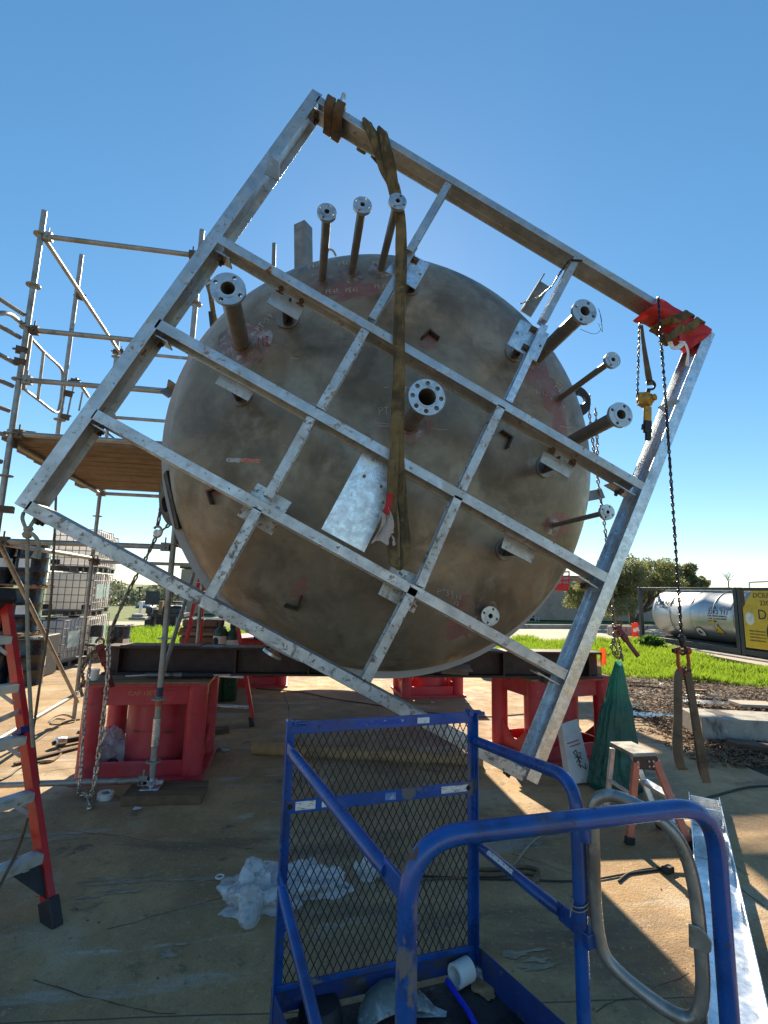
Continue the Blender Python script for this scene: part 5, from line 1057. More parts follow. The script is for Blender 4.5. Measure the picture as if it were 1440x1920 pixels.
# clutter on the right stand
bx = thing("cardboard_box", (3.18, 5.36, .862), "open brown cardboard box on the right red stand", "box"); mb = MB(); c = P(1105, 1265, 5.35)
for (dx, dy, sx, sy) in ((0, -.08, .2, .006), (0, .08, .2, .006), (-.1, 0, .006, .16), (.1, 0, .006, .16)): mb.box((c.x+dx, 5.35+dy, .905), (sx, sy, .085))
mb.box((c.x, 5.35, .866), (.2, .16, .006)); obj("carton", mb, CARD, bx, smooth=False); mb = MB(); mb.bar((c.x-.1, 5.27, .947), (c.x-.15, 5.22, .99), .006, .16, (0, 0, 1)); mb.bar((c.x+.1, 5.35, .947), (c.x+.14, 5.35, 1.0), .16, .005, (1, 0, 0)); obj("flap", mb, CARD, bx, smooth=False)
mb = MB(); c = P(1131, 1232, 5.0); g_ = []
for j in range(6):
    for i in range(4): g_.append((c.x-.035+.07*i/3+.006*math.sin(j), 5.0+.012*math.sin(i*2+j), c.z+.09-.17*j/5))
mb.add(g_, [(j*4+i, j*4+i+1, (j+1)*4+i+1, (j+1)*4+i) for j in range(5) for i in range(3)]); tag(obj("orange_flag", mb, ORANGE), "small bright orange flag hanging at the right end of the dark beam", "flag")
crumple((3.36, 5.42, .862), .10, .08, .06, 12, "crumpled white rag on the right end of the right red stand", "rag", "rag", PAPER, 24, 8)
mb = MB(); mb.box((3.02, 5.25, .885), (.26, .10, .045), .3); tag(obj("tool_case", mb, BLACKM, bevel=.006), "small black tool case on the right red stand beneath the beam", "tool case")
# scattered things on the slab
lg0, lg1 = G(474, 1412), G(905, 1436); mb = MB(); n = 12; pts = [lg0.lerp(lg1, i/n)+Vector((0, 0, .045+.003*math.sin(i*2))) for i in range(n+1)]; mb.tube(pts, [.056+.005*math.sin(i*1.7) for i in range(n+1)], 16); tag(obj("wooden_pole", mb, MAT("pole timber", (.42, .24, .10), [((.16, .09, .045), 7, .5, .68, (.1, 1, 1))], rough=.75, var=.2, bump=.15)), "long round brown timber pole lying on the concrete behind the blue cage", "pole")
c = G(197, 1497); mb = MB(); mb.lathe([(.030, 0), (.062, .003), (.062, .045), (.034, .048), (.030, .044)], c, (.05, -.05, 1), 28); mb.f = [q for q in mb.f if len(q) == 4]; tag(obj("tape_roll", mb, PLASTW), "roll of white tape on the concrete in front of the left red stand", "tape roll")
c = G(412, 1646); mb = MB(); mb.tube([(c.x+.022*math.cos(2*math.pi*k/20), c.y+.022*math.sin(2*math.pi*k/20), .006) for k in range(20)], .006, 6, closed=True); tag(obj("white_ring", mb, PLASTW), "small white ring lying on the concrete beside the plastic film", "ring")
c1 = G(486, 1690); crumple((c1.x-.02, c1.y, 0), .20, .18, .13, 1.3, "crumpled heap of bubble film on the concrete left of the blue cage", "plastic_film", "plastic wrap", FILM, 72, 26, .75)
c2 = G(572, 1672); crumple((c2.x, c2.y+.02, 0), .24, .13, .11, 6.7, "longer lump of clear bubble film seen through the cage mesh", "plastic_film", "plastic wrap", FILM, 72, 26, .5)
c3 = G(690, 1645); crumple((c3.x, c3.y, 0), .075, .06, .12, 3.3, "small twist of clear film behind the cage's middle", "plastic_film", "plastic wrap", FILM, 32, 14, .7)
def cord(pts, r, m, label, name="cable", cat="cable", z=.008):
    mb = MB(); mb.tube(smooth_path([Vector((G(*p).x, G(*p).y, z if len(p) == 2 else z)) for p in pts], 6), r, 8); return tag(obj(name, mb, m), label, cat)
cord([(480, 1292), (560, 1298), (620, 1310), (700, 1322), (790, 1335), (900, 1345), (1000, 1338)], .007, CORDR, "thin red brown cable lying across the concrete beneath the tank")
cord([(1160, 1655), (1180, 1640), (1215, 1632), (1246, 1630)], .007, CORDM, "short black lead ending in a plug on the lit concrete by the gate")
cord([(1440, 1475), (1400, 1478), (1360, 1488), (1318, 1500), (1280, 1512), (1200, 1530)], .010, CORDM, "black cable curving over the concrete from the right edge to the step stool")
cord([(1246, 1631), (1180, 1640), (1110, 1652), (1050, 1655), (990, 1652), (900, 1650), (790, 1645)], .006, CORDM, "dark lead running along the concrete behind the blue cage")
mb = MB(); mb.box(tuple(G(1252, 1630, .018)), (.075, .045, .035), .3); tag(obj("plug", mb, BLACKM, bevel=.006), "black plug lying at the end of the lead on lit concrete", "plug")
cord([(962, 1628), (985, 1595), (1010, 1572), (1050, 1560), (1080, 1560)], .008, ROPEM, "pale hose curving over the concrete behind the blue cage", "hose", "hose")
for k, (dy, lab) in enumerate(((0, "thick brown rope lying on the concrete behind the cage, nearest strand"), (-10, "thick brown rope strand lying behind the nearest rope strand"))):
    cord([(880, 1644+dy), (930, 1645+dy), (980, 1640+dy), (1010, 1648+dy), (995, 1662+dy*.3)], .013, ROPEB, lab, "thick_rope", "rope", .014)
cord([(690, 1648), (740, 1655), (820, 1650), (900, 1648)], .007, ROPEB, "thin brown rope trailing along the concrete through the middle of the cage view", "rope", "rope")
cord([(55, 1400), (90, 1375), (122, 1355), (150, 1350)], .010, ROPEM, "pale hose on the lit concrete by the scaffold's left foot", "hose", "hose")
cord([(92, 1355), (100, 1346), (118, 1341), (135, 1345), (140, 1354), (115, 1359), (95, 1358), (104, 1349), (122, 1350)], .006, CORDM, "coil of thin cable on the lit concrete beside the scaffold foot")
cord([(0, 1465), (20, 1455), (40, 1440), (75, 1430), (100, 1428)], .009, CORDM, "dark rope end lying behind the ladder on lit concrete", "rope", "rope")
cord([(75, 1432), (95, 1430), (108, 1422), (115, 1412), (112, 1406)], .010, ROPEB, "frayed brown rope end on lit concrete beside the left red stand", "rope", "rope")
tg = thing("angle_grinder", G(115, 1392), "silver and black hand tool on lit concrete by the scaffold foot", "power tool"); c = G(115, 1390, .05)
mb = MB(); mb.lathe([(.02, -.05), (.045, -.04), (.05, .0), (.045, .05), (.03, .06)], c, (-.7, -.7, .1), 18); obj("head", mb, GALVC, tg); mb = MB(); mb.cyl(c+Vector((.04, .04, -.005)), c+Vector((.24, .22, -.01)), .03, 14); mb.cyl(c+Vector((-.03, -.03, 0)), c+Vector((-.06, -.06, -.004)), .022, 14); obj("handle", mb, BLACKM, tg)
board((G(410, 1375).x, G(410, 1375).y, .03), (.22, .10, .06), .4, "small dark timber block on the concrete behind the left red stand", WOODD, "timber_block", "timber")
crumple((G(418, 1408).x, G(418, 1408).y, 0), .06, .05, .05, 15, "small grey rag on the concrete at the left red stand's corner", "rag", "rag", SCAFF, 24, 8)
for (px, py, L_, a_, lab) in ((190, 1372, .5, .1, "thin timber stick lying on lit concrete behind the left red stand"), (105, 1415, .75, .9, "dark flat bar lying on lit concrete beside the hand tool")):
    c = G(px, py); board((c.x, c.y, .012), (L_, .05, .024), a_, lab, WOODD, "timber_stick", "timber")
for (px, py, lab) in ((876, 1318, "scrap of white paper on the concrete at the distant stand's right corner"), (812, 1318, "scrap of white paper on the concrete below the distant red stand"), (257, 1518, "tiny white paper scrap in front of the dark timbers")):
    c = G(px, py); mb = MB(); mb.add([(c.x-.03, c.y-.02, .006), (c.x+.03, c.y-.025, .012), (c.x+.035, c.y+.02, .006), (c.x-.025, c.y+.025, .014)], [(0, 1, 2, 3)]); tag(obj("paper_scrap", mb, PAPER), lab, "paper")
# concrete block, planks and galvanised channel on the right
cbk = G(1322, 1392); mb = MB(); a = G(1320, 1391); b = Vector((a.x+1.5, a.y-.42, 0)); d = (b-a).normalized(); mb.box((a+b)/2+Vector((.1, .30, .115)), ((b-a).length, .55, .31), math.atan2(d.y, d.x)); tag(obj("concrete_block", mb, CONCB, bevel=.012), "large stained concrete block at the slab's right edge", "concrete block")
a = G(1364, 1402); b = G(1475, 1418); mb = MB(); mb.bar(Vector((a.x, a.y, .06)), Vector((b.x, b.y, .05)), .22, .07); tag(obj("timber_sleeper", mb, WOODD, bevel=.008), "grey timber sleeper lying in front of the concrete block", "timber")
a = G(1378, 1325); b = G(1450, 1328); mb = MB(); mb.bar(Vector((a.x, a.y, .05)), Vector((b.x, b.y, .05)), .35, .05); tag(obj("pale_board", mb, MAT("pale board", (.38, .34, .28), [((.25, .2, .15), 6, .5, .7)], rough=.85, var=.1), bevel=.005), "pale flat board lying on the mud behind the concrete block", "board")
a = G(1298, 1297); b = G(1325, 1298); mb = MB(); mb.bar(Vector((a.x, a.y, .03)), Vector((b.x, b.y, .03)), .10, .03); tag(obj("timber_offcut", mb, WOOD), "small timber offcut on the mud near the grass", "timber")
gc = thing("galvanised_channel", G(1350, 1700), "shiny galvanised steel channel lying on the concrete at the right, with bolted plates", "steel channel")
c0_, c1_ = G(1318, 1510), G(1382, 1960); d = (c1_-c0_).normalized(); A = Vector((-d.y, d.x, 0)); A = A if A.x > 0 else -A
GALVB = MAT("bright galvanised", (.60, .63, .66), [((.78, .80, .82), 14, .45, .6), ((.42, .44, .47), 26, .55, .7)], rough=.3, metal=.8, bump=.06, bscale=90, var=.12)
mb = MB(); mb.sweep([(-.10, 0), (.125, 0), (.125, .085), (.117, .085), (.117, .008), (-.092, .008), (-.092, .085), (-.10, .085)], c0_+Vector((0, 0, .002)), c1_+Vector((0, 0, .002)), A, (0, 0, 1)); obj("channel", mb, GALVB, gc, bevel=.002)
for f_ in (.06, .15, .36):
    c = c0_.lerp(c1_, f_); mb = MB(); mb.bar(c-A*.088+Vector((0, 0, .062)), c+A*.113+Vector((0, 0, .062)), .010, .10, (0, 0, 1)); mb.bar(c-A*.088+d*.05+Vector((0, 0, .016)), c+A*.113+d*.05+Vector((0, 0, .016)), .10, .010); o = obj("cross_plate", mb, GALVB, gc, smooth=False)
    mb = MB(); mb.lathe([(.016, 0), (.016, .003), (0, .003)], c+A*.04-d*.006+Vector((0, 0, .075)), -d if d.y > 0 else d, 14); obj("bolt_hole", mb, BOREM, o, smooth=False)
# ------------------------------------------------------------------ blue man-lift cage in the foreground
ZR = 1.13
cBL, cBR = Vector((-.037, 2.262, 0)), Vector((.858, 2.392, 0))
cFL, cFR = G(766, 1574, ZR), G(1338, 1508, ZR); cFL.z = cFR.z = 0
cMR = G(1080, 1462, ZR); cMR.z = 0
print("cage", cFL, cFR, cMR)
def PL(px, py, a, b, off=0):
    """pixel on the upright plane through a and b"""
    n = Vector((-(b-a).y, (b-a).x, 0)).normalized(); r = ray(px, py); return CAM+r*(((a-CAM).dot(n)+off)/r.dot(n))
cg = thing("lift_cage", (cBL+cFR)/2, "blue steel lift cage with mesh back panel and bent tube rails in the foreground", "lift cage")
zf = .12
bd = (cBR-cBL).normalized(); bn = Vector((-bd.y, bd.x, 0)); BW = (cBR-cBL).length
# back posts (angle section) and bars
zt = 1.175
for p, s in ((cBL, 1), (cBR, -1)):
    mb = MB(); mb.sweep([(0, 0), (.04*s, 0), (.04*s, .005), (.005*s, .005), (.005*s, .04), (0, .04)], p+Vector((0, 0, .02)), p+Vector((0, 0, zt)), bd, -bn); obj("post", mb, BLUEM, cg, bevel=.0015)
def bbar(z0, z1, h, name, off=.0, t=.006, mat=BLUEM, inset=.006):
    mb = MB(); mb.bar(cBL+bd*inset+Vector((0, 0, z0))-bn*off, cBR-bd*inset+Vector((0, 0, z1))-bn*off, t, h); return obj(name, mb, mat, cg, bevel=.0012)
tb_ = bbar(zt-.025, zt-.022, .05, "top_bar", .004); mbar = bbar(.835, .840, .052, "middle_bar", .006); 
toe = bbar(zf+.005, zf+.005, .10, "toe_board", -.002, .005, BLUED); lip = bbar(zf+.048, zf+.048, .022, "mesh_frame", .008, .006)
# expanded metal mesh
mb = MB(); cw_, chh = .033, .064; z0, z1 = zf+.04, zt-.04; Hh = z1-z0; ncol = int(BW/cw_)+2; slope = chh/cw_
for fam in (1, -1):
    k0 = -int(Hh/chh)-2
    for k in range(k0, ncol+int(Hh/chh)+2):
        # x = x0 + fam*(z)/slope
        x0 = k*cw_; a0, a1 = 0, Hh
        xs0, xs1 = x0, x0+fam*Hh/slope
        def clipx(lim):
            return (lim-x0)*slope*fam
        lo, hi = 0, Hh
        for lim in (.012, BW-.012):
            zc = clipx(lim)
            inc = fam > 0
            if lim < BW/2:
                if inc: lo = max(lo, zc)
                else: hi = min(hi, zc)
            else:
                if inc: hi = min(hi, zc)
                else: lo = max(lo, zc)
        if hi-lo < .01: continue
        pa = cBL+bd*(x0+fam*lo/slope)+Vector((0, 0, z0+lo))-bn*.003; pb = cBL+bd*(x0+fam*hi/slope)+Vector((0, 0, z0+hi))-bn*.003
        mb.bar(pa, pb, .0038, .0026, bn)
obj("mesh_panel", mb, MESHM, cg, smooth=False)
# clamps on top corners
for p in (cBL+bd*.03, cBR-bd*.01):
    mb = MB(); c = p+Vector((0, 0, zt-.005)); mb.cyl(c-bd*.015-bn*.02, c-bd*.015+bn*.03, .014, 12); mb.box(c+bd*.02, (.035, .03, .016), math.atan2(bd.y, bd.x)); mb.cyl(c+bd*.02-bn*.015, c+bd*.055-bn*.015, .008, 8); obj("latch", mb, BLUEM if p is not cBL else BLUEM, cg, bevel=.002)
# stickers
def sticker(u, z, w_, h_, off, parent, m=STICK, nm="warning_sticker"):
    c = cBL+bd*u+Vector((0, 0, z))-bn*off; mb = MB(); mb.add([c-bd*w_/2-Vector((0, 0, h_/2)), c+bd*w_/2-Vector((0, 0, h_/2)), c+bd*w_/2+Vector((0, 0, h_/2)), c-bd*w_/2+Vector((0, 0, h_/2))], [(0, 1, 2, 3)]); obj(nm, mb, m, parent, smooth=False)
sticker(.635, zt-.024, .060, .026, .0078, tb_, PAPER); sticker(.10, .838, .085, .034, .0098, mbar); sticker(.195, .838, .05, .030, .0098, mbar); sticker(.795, .84, .135, .030, .0098, mbar)
sticker(.48, .838, .05, .030, .0098, mbar, MAT("worn sticker", (.10, .22, .50), [((.45, .5, .6), 40, .5, .6)], rough=.6), "worn_sticker"); sticker(.43, zt-.022, .24, .018, .0078, tb_, MAT("scratched paint", (.02, .07, .36), [((.30, .36, .5), 60, .56, .64)], rough=.6), "paint_scratches")
for u in (.035, BW-.04):
    mb = MB(); mb.lathe([(.011, 0), (.011, .002), (0, .002)], cBL+bd*u+Vector((0, 0, .838))-bn*.0092, -bn, 14); obj("bolt_hole", mb, BOREM, mbar)
# side and front tube rails
rt_ = .0245
def rail_tube(name, pts, r=rt_, rad=.14, parent=cg, m=BLUEM):
    mb = MB(); mb.tube(fillet(pts, rad, 10), r, 18); return obj(name, mb, m, parent)
up3 = lambda p, z: Vector((p.x, p.y, z))
front = rail_tube("front_rail", [up3(cFL, .02), up3(cFL, ZR), up3(cFR, ZR), up3(cFR, .02)], .026, .15)
rail_tube("side_rail", [up3(cBR, P(893, 1388, 2.39).z)+bn*-.02, up3(cMR, ZR), up3(cMR, .05)], .0225, .12)
# flattened diagonal braces
def brace_tube(a, b, fa, fb, r=.021):
    a = Vector(a); b = Vector(b); d = (b-a).normalized(); s0, s1 = a+d*.05, b-d*.09
    mb = MB(); mb.tube([s0, s0+d*.05, s1-d*.05, s1], [r*.8, r, r, r*.8], 16); o = obj("diagonal_brace", mb, BLUEM, cg)
    mb = MB(); mb.bar(a, s0+d*.012, .046, .010, fa); obj("flattened_end", mb, BLUEM, o, bevel=.003); mb = MB(); mb.bar(s1-d*.012, b, .058, .010, fb); obj("flattened_end", mb, BLUEM, o, bevel=.003); return o
sdl = (cFL-cBL).normalized(); nl = Vector((-sdl.y, sdl.x, 0)); 
brace_tube(PL(540, 1402, cBL, cFL), PL(757, 1672, cBL, cFL), nl, nl); brace_tube(PL(522, 1640, cBL, cFL), up3(cFL, .14)-sdl*.12, nl, nl)
nr_ = Vector((-(cMR-cBR).y, (cMR-cBR).x, 0)).normalized()
br2 = brace_tube(PL(893, 1582, cBR, cMR), PL(1083, 1735, cBR, cMR), nr_, nr_)
a, b = PL(920, 1603, cBR, cMR), PL(968, 1642, cBR, cMR); d = (b-a).normalized(); v = (CAM-a).normalized(); s_ = d.cross(v).normalized(); tp_ = s_.cross(d).normalized()
mb = MB(); mb.add([p+s_*.017*math.sin(t)+tp_*(.0216*1.0*math.cos(t)) for p in (a, b) for t in (-.75, -.4, 0, .4, .75)], [(i, i+1, i+6, i+5) for i in range(4)]); obj("warning_sticker", mb, STICK, br2, ang=80)
mb = MB(); c = PL(980, 1352, cBR, cMR)
# floor, toe boards
mb = MB(); mb.poly([up3(cBL, .05), up3(cBR, .05), up3(cFR, .05), up3(cFL, .05)], .03); obj("floor_plate", mb, MAT("grimy floor plate", (.035, .034, .036), [((.10, .085, .065), 4, .52, .66), ((.16, .15, .14), 9, .6, .72), ((.012, .012, .014), 3, .5, .62)], rough=.65, var=.2, bump=.3), cg, smooth=False)
for a, b, nm in ((cBR, cFR, "toe_board"), (cBL, cFL, "toe_board")):
    mb = MB(); mb.bar(up3(a, zf-.01), up3(b, zf-.01), .005, .13); obj(nm, mb, BLUED, cg, bevel=.001)
# swing gate of bare bent tube on the right side
gp = [PL(x, y_, cMR, cFR, 0) for x, y_ in ((1112, 1545), (1118, 1760), (1150, 1820), (1290, 1925), (1322, 1880), (1305, 1650), (1262, 1545), (1150, 1486), (1112, 1500))]
gt = thing("bare_gate", gp[0], "swing gate of bare grey bent tube in the right side of the blue cage", "gate")
mb = MB(); mb.tube(fillet(gp, [.10, .18, .16, .20, .10, .2, .25, .12, .10], 9, closed=True), .0195, 16, closed=True); obj("gate_tube", mb, GATEM, gt)
mb = MB(); pl_ = [PL(x, y_, cMR, cFR, -.028) for x, y_ in ((1291, 1733), (1310, 1738), (1326, 1752), (1335, 1768), (1334, 1785), (1326, 1790), (1311, 1783), (1292, 1776))]; mb.poly(pl_, .006); obj("latch_plate", mb, GATEM, gt, bevel=.002)
mb = MB(); mb.cyl(PL(1099, 1570, cMR, cFR), PL(1104, 1675, cMR, cFR), .006, 8)
sp_ = []; a, b = PL(1103, 1672, cMR, cFR), PL(1105, 1716, cMR, cFR)
for k in range(90): sp_.append(a.lerp(b, k/89)+Vector((.009*math.cos(k*.85), .009*math.sin(k*.85), 0)))
mb.tube(sp_, .0022, 5); obj("hinge_spring", mb, CHAINO, gt)
for (x, y_) in ((1098, 1562), (1102, 1756)):
    mb = MB(); c = PL(x, y_, cMR, cFR); mb.box(c, (.05, .05, .045), .3); obj("hinge", mb, BLUEM, gt, bevel=.004)
c = PL(1086, 1702, cMR, cFR); mb = MB(); mb.tube([c+Vector((.03*math.cos(.42*k), .03*math.sin(.42*k), .008*math.sin(.42*k+1)+.0009*k)) for k in range(34)]+[c+Vector((-.045, -.03, .02)), c+Vector((-.055, -.04, .0))], .002, 5)
tag(obj("tie_wire", mb, ROPEM), "pale tie wire twisted round the blue post at the bare gate's hinge", "wire")
# litter on the cage floor
zfl = .052
c = G(866, 1829, .09); d_ = (G(890, 1815, .09)-c).normalized(); mb = MB(); c.z = .102; d_.z = 0; mb.lathe([(.034, .042), (.034, -.042), (.046, -.042), (.046, .042), (.034, .042)], c, d_, 32); mb.f = [q for q in mb.f if len(q) == 4]
tag(obj("white_tube_roll", mb, PLASTW, bevel=0), "white cardboard roll lying in the back corner of the blue cage", "roll")
crumple((G(893, 1815, .06).x, G(893, 1815, .06).y-.01, zfl), .045, .05, .07, 31, "grey plastic wrap behind the white roll on the cage floor", "plastic_wrap", "plastic wrap", MAT("grey film", (.10, .11, .14), [((.3, .32, .36), 22, .55, .68)], rough=.3, bump=.6, bscale=30), 30, 12, .9)
crumple((G(910, 1850, .05).x, G(910, 1850, .05).y, zfl), .05, .06, .012, 33, "torn brown paper on the cage floor by the right toe board", "torn_paper", "paper", CARD, 30, 8, .7)
mb = MB(); mb.tube(smooth_path([G(838, 1838, .075), G(858, 1868, .07), G(880, 1900, .07), G(905, 1950, .07)], 6), .0115, 12); tag(obj("blue_hose", mb, BLUEB), "short bright blue hose on the cage floor", "hose")
CLEARP = MAT("scratched clear plastic", (.20, .21, .19), [((.42, .44, .43), 12, .50, .62), ((.10, .10, .09), 20, .55, .68)], rough=.22, alpha=.9, spec=.6, var=.2)
c = G(735, 1880, zfl+.02); mb = MB(); n = 40; rows = 12; vs = []
for j in range(rows):
    for i in range(n):
        u = i/(n-1)*2-1; v = j/(rows-1); x = u*.165*(1-.22*v*v); y_ = -.095+.19*v*math.sqrt(max(0, 1-.55*u*u)); z = .045*(1-u*u)+.035*v*(1-v)*4*(1-u*u*.6)
        vs.append(Vector((c.x+x*math.cos(.15)-y_*math.sin(.15), c.y+x*math.sin(.15)+y_*math.cos(.15), zfl+.006+z)))
mb.add(vs, [(j*n+i, j*n+i+1, (j+1)*n+i+1, (j+1)*n+i) for j in range(rows-1) for i in range(n-1)]); o = obj("face_shield", mb, CLEARP, ang=80); sm_ = o.modifiers.new("solid", 'SOLIDIFY'); sm_.thickness = .002; tag(o, "scratched clear curved face shield lying on the cage floor", "face shield")
c = G(840, 1905, zfl); mb = MB(); mb.add([G(770, 1868, zfl+.02), G(838, 1896, zfl+.012), G(836, 1907, zfl+.010), G(770, 1908, zfl+.012)], [(0, 1, 2, 3)]); tag(obj("foil_sheet", mb, FILM), "bright crinkled film beneath the face shield", "plastic wrap")
mb = MB(); mb.add([G(574, 1884, zfl+.01), G(608, 1877, zfl+.015), G(617, 1884, zfl+.012), G(580, 1890, zfl+.008)], [(0, 1, 2, 3)]); tag(obj("paper_scrap", mb, PAPER), "white paper scrap on the cage floor by the back left post", "paper")
mb = MB(); c = G(600, 1908, zfl); mb.lathe([(0, .06), (.07, .055), (.085, .03), (.09, .0)], c, n=28); tag(obj("tub", mb, BLACKM), "round black tub on the cage floor at the back left", "tub")
# ------------------------------------------------------------------ stacked totes and drums at the left
def make_tote(loc, rz, label, lab=True):
    W, D, H = .98, .84, .96
    t = thing("liquid_tote", loc, label, "liquid tote", "caged liquid totes stacked at the left", rz)
    def pt(name, mb, m, parent=t, **k): return obj(name, local(mb, t), m, parent, **k)
    mb = MB(); mb.box((0, 0, .14+(H-.16)/2), (W-.05, D-.05, H-.16)); pt("bottle", mb, IBCW, bevel=.05)
    mb = MB()
    for i in range(8):
        x = -W/2+W*i/7
        for sy in (-1, 1): mb.cyl((x, sy*D/2, .12), (x, sy*D/2, H), .0085, 6)
    for i in range(1, 6):
        y = -D/2+D*i/6
        for sx in (-1, 1): mb.cyl((sx*W/2, y, .12), (sx*W/2, y, H), .0085, 6)
    for k in range(6):
        z = .14+(H-.15)*k/5; q = [(-W/2, -D/2, z), (W/2, -D/2, z), (W/2, D/2, z), (-W/2, D/2, z)]; mb.tube(fillet(q, .04, 3, closed=True), .009, 6, closed=True)
    pt("cage", mb, MAT("tote cage", (.22, .22, .23), [((.4, .4, .4), 12, .55, .7)], rough=.45, metal=.6) if not make_tote.m else make_tote.m); make_tote.m = bpy.data.materials["tote cage"]
    mb = MB()
    for sx in (-1, 0, 1):
        for sy in (-1, 0, 1): mb.box((sx*(W/2-.07), sy*(D/2-.06), .05), (.12, .10, .10))
    mb.box((0, 0, .11), (W, D, .016)); pt("pallet", mb, make_tote.p, smooth=False)
    for sx in (-1, 1): mb = MB(); mb.box((sx*(W/2-.10), -D/2+.03, .20), (.18, .05, .10)); pt("corner_guard", mb, BLACKM, smooth=False)
    mb = MB(); mb.lathe([(.11, 0), (.11, .03), (0, .03)], (0, 0, H-.02), n=20); pt("filler_cap", mb, BLACKM)
    mb = MB(); mb.add([(W/2+.012, -.22, .38), (W/2+.012, .22, .38), (W/2+.012, .22, .72), (W/2+.012, -.22, .72)], [(0, 1, 2, 3)]); pt("label_plate", mb, LABELM, smooth=False)
    return t
make_tote.m = None; make_tote.p = MAT("tote pallet", (.10, .10, .105), [((.3, .3, .3), 8, .56, .7)], rough=.5, metal=.3)
q = G(172, 1242); q2 = G(123, 1253); yq = q.y
RZ = .05
x1 = q.x-.62
T1 = make_tote((x1, yq+.42, 1.98), RZ, "topmost caged white tote of the nearer tall stack at the left")
G_ = T1['group']
dup(T1, (x1-.04, yq+.42, .99), RZ-.02, "middle caged white tote of the nearer tall stack at the left", G_); dup(T1, (x1-.02, yq+.42, 0), RZ, "bottom caged white tote of the nearer tall stack, behind the lone front tote", G_)
x2 = x1-.10
for k, (dx, lab) in enumerate(((.02, "bottom tote of the right hand stack behind the nearer one"), (0, "middle tote of the right hand stack behind the nearer one"), (.06, "top tote of the right hand stack behind the nearer one"))):
    dup(T1, (x2+dx-.28, yq+1.75, .99*k), RZ+.02*k, lab, G_)
dup(T1, (q2.x-.55, q2.y+.38, 0), -.10, "single caged tote on the ground in front of the nearer stack, beside a black drum", G_)
def make_drum(loc, label):
    t = thing("black_drum", loc, label, "drum", "black steel drums at the left"); r, h = .25, .76; pr_ = [(0, .02), (r-.01, .02), (r+.006, .0), (r+.006, .015), (r, .025)]
    for z in (.25, .50): pr_ += [(r, z-.03), (r+.012, z), (r, z+.03)]
    pr_ += [(r, h-.02), (r+.006, h-.012), (r+.006, h), (r-.012, h), (r-.014, h-.02), (0, h-.02)]
    mb = MB(); mb.lathe(pr_, loc, n=36); obj("shell", mb, DRUMM, t)
    mb = MB(); mb.lathe([(0, h-.02), (.04, h-.02), (.04, h-.004), (0, h-.004)], Vector(loc)+Vector((.14, -.06, 0)), n=14); obj("bung", mb, ALU, t)
    mb = MB(); vs = []
    for k in range(7):
        a = R(-118+8*k); vs += [Vector(loc)+Vector(((r+.003)*math.cos(a), (r+.003)*math.sin(a), z)) for z in (.30, .46)]
    mb.add(vs, [(2*k, 2*k+2, 2*k+3, 2*k+1) for k in range(6)]); obj("paper_label", mb, PAPER, t, ang=80)
    return t
yd = 10.2; xr = P(88, 1060, yd).x-.25
D1 = make_drum((xr, yd, 1.68), "rightmost black drum of the upper layer on a pallet"); DG = D1['group']
for k in range(1, 4): dup(D1, (xr-.53*k, yd-.02*k, 1.68), .9*k, ["", "upper layer black drum second from the right end", "upper layer black drum third from the right end", "upper layer black drum at the picture's left edge"][k], DG)
for k in range(4): dup(D1, (xr-.04-.53*k, yd+.02, .84), .7*k+.4, ["rightmost black drum of the middle layer, under the pallet", "middle layer black drum second from the right end", "middle layer black drum behind the ladder's top", "middle layer black drum at the picture's left edge"][k], DG)
xg = P(54, 1225, 9.6).x; dup(D1, (xg, 9.6, 0), 2, "lone black drum on the ground left of the front tote", DG); dup(D1, (xg-.55, 9.8, 0), 3, "black drum on the ground behind the red ladder", DG)
dup(D1, (P(223, 1190, 13.2).x, 13.2, -.05), 1.2, "lone dark drum on the grass side of the tote stacks", DG)
for z, lab in ((1.60, "grey timber pallet under the upper layer of black drums"), (.76, "grey timber pallet under the middle layer of black drums")):
    mb = MB(); L_ = 2.3
    for k in range(5): mb.box((xr-.95, yd-.48+.24*k, z+.065), (L_, .12, .022))
    for k in range(4): mb.box((xr-.95-L_/2+.05+k*(L_-.1)/3, yd, z+.03), (.08, 1.08, .05))
    tag(obj("timber_pallet", mb, WOOD, bevel=.003), lab, "pallet")
mb = MB(); mb.box((xr-.7, yd+.05, .38), (2.2, 1.0, .74)); tag(obj("dark_crate", mb, TRUCKM, bevel=.02), "dark crate on the ground carrying the drum pallets at the left", "crate")
fc = thing("folding_chair", G(165, 1238), "grey metal chair standing in front of the tote stacks", "chair"); c = G(166, 1242); c.z = 0
mb = MB(); mb.box(c+Vector((0, 0, .38)), (.34, .34, .03)); obj("seat", mb, TRUCKM, fc, bevel=.01); mb = MB(); mb.box(c+Vector((0, .17, .66)), (.34, .03, .26)); obj("backrest", mb, TRUCKM, fc, bevel=.012)
for sx in (-1, 1):
    for sy in (-1, 1): mb = MB(); mb.cyl(c+Vector((sx*.15, sy*.16, 0)), c+Vector((sx*.15, sy*.15, .38 if sy < 0 else .78)), .012, 8); obj("leg", mb, SCAFF, fc)
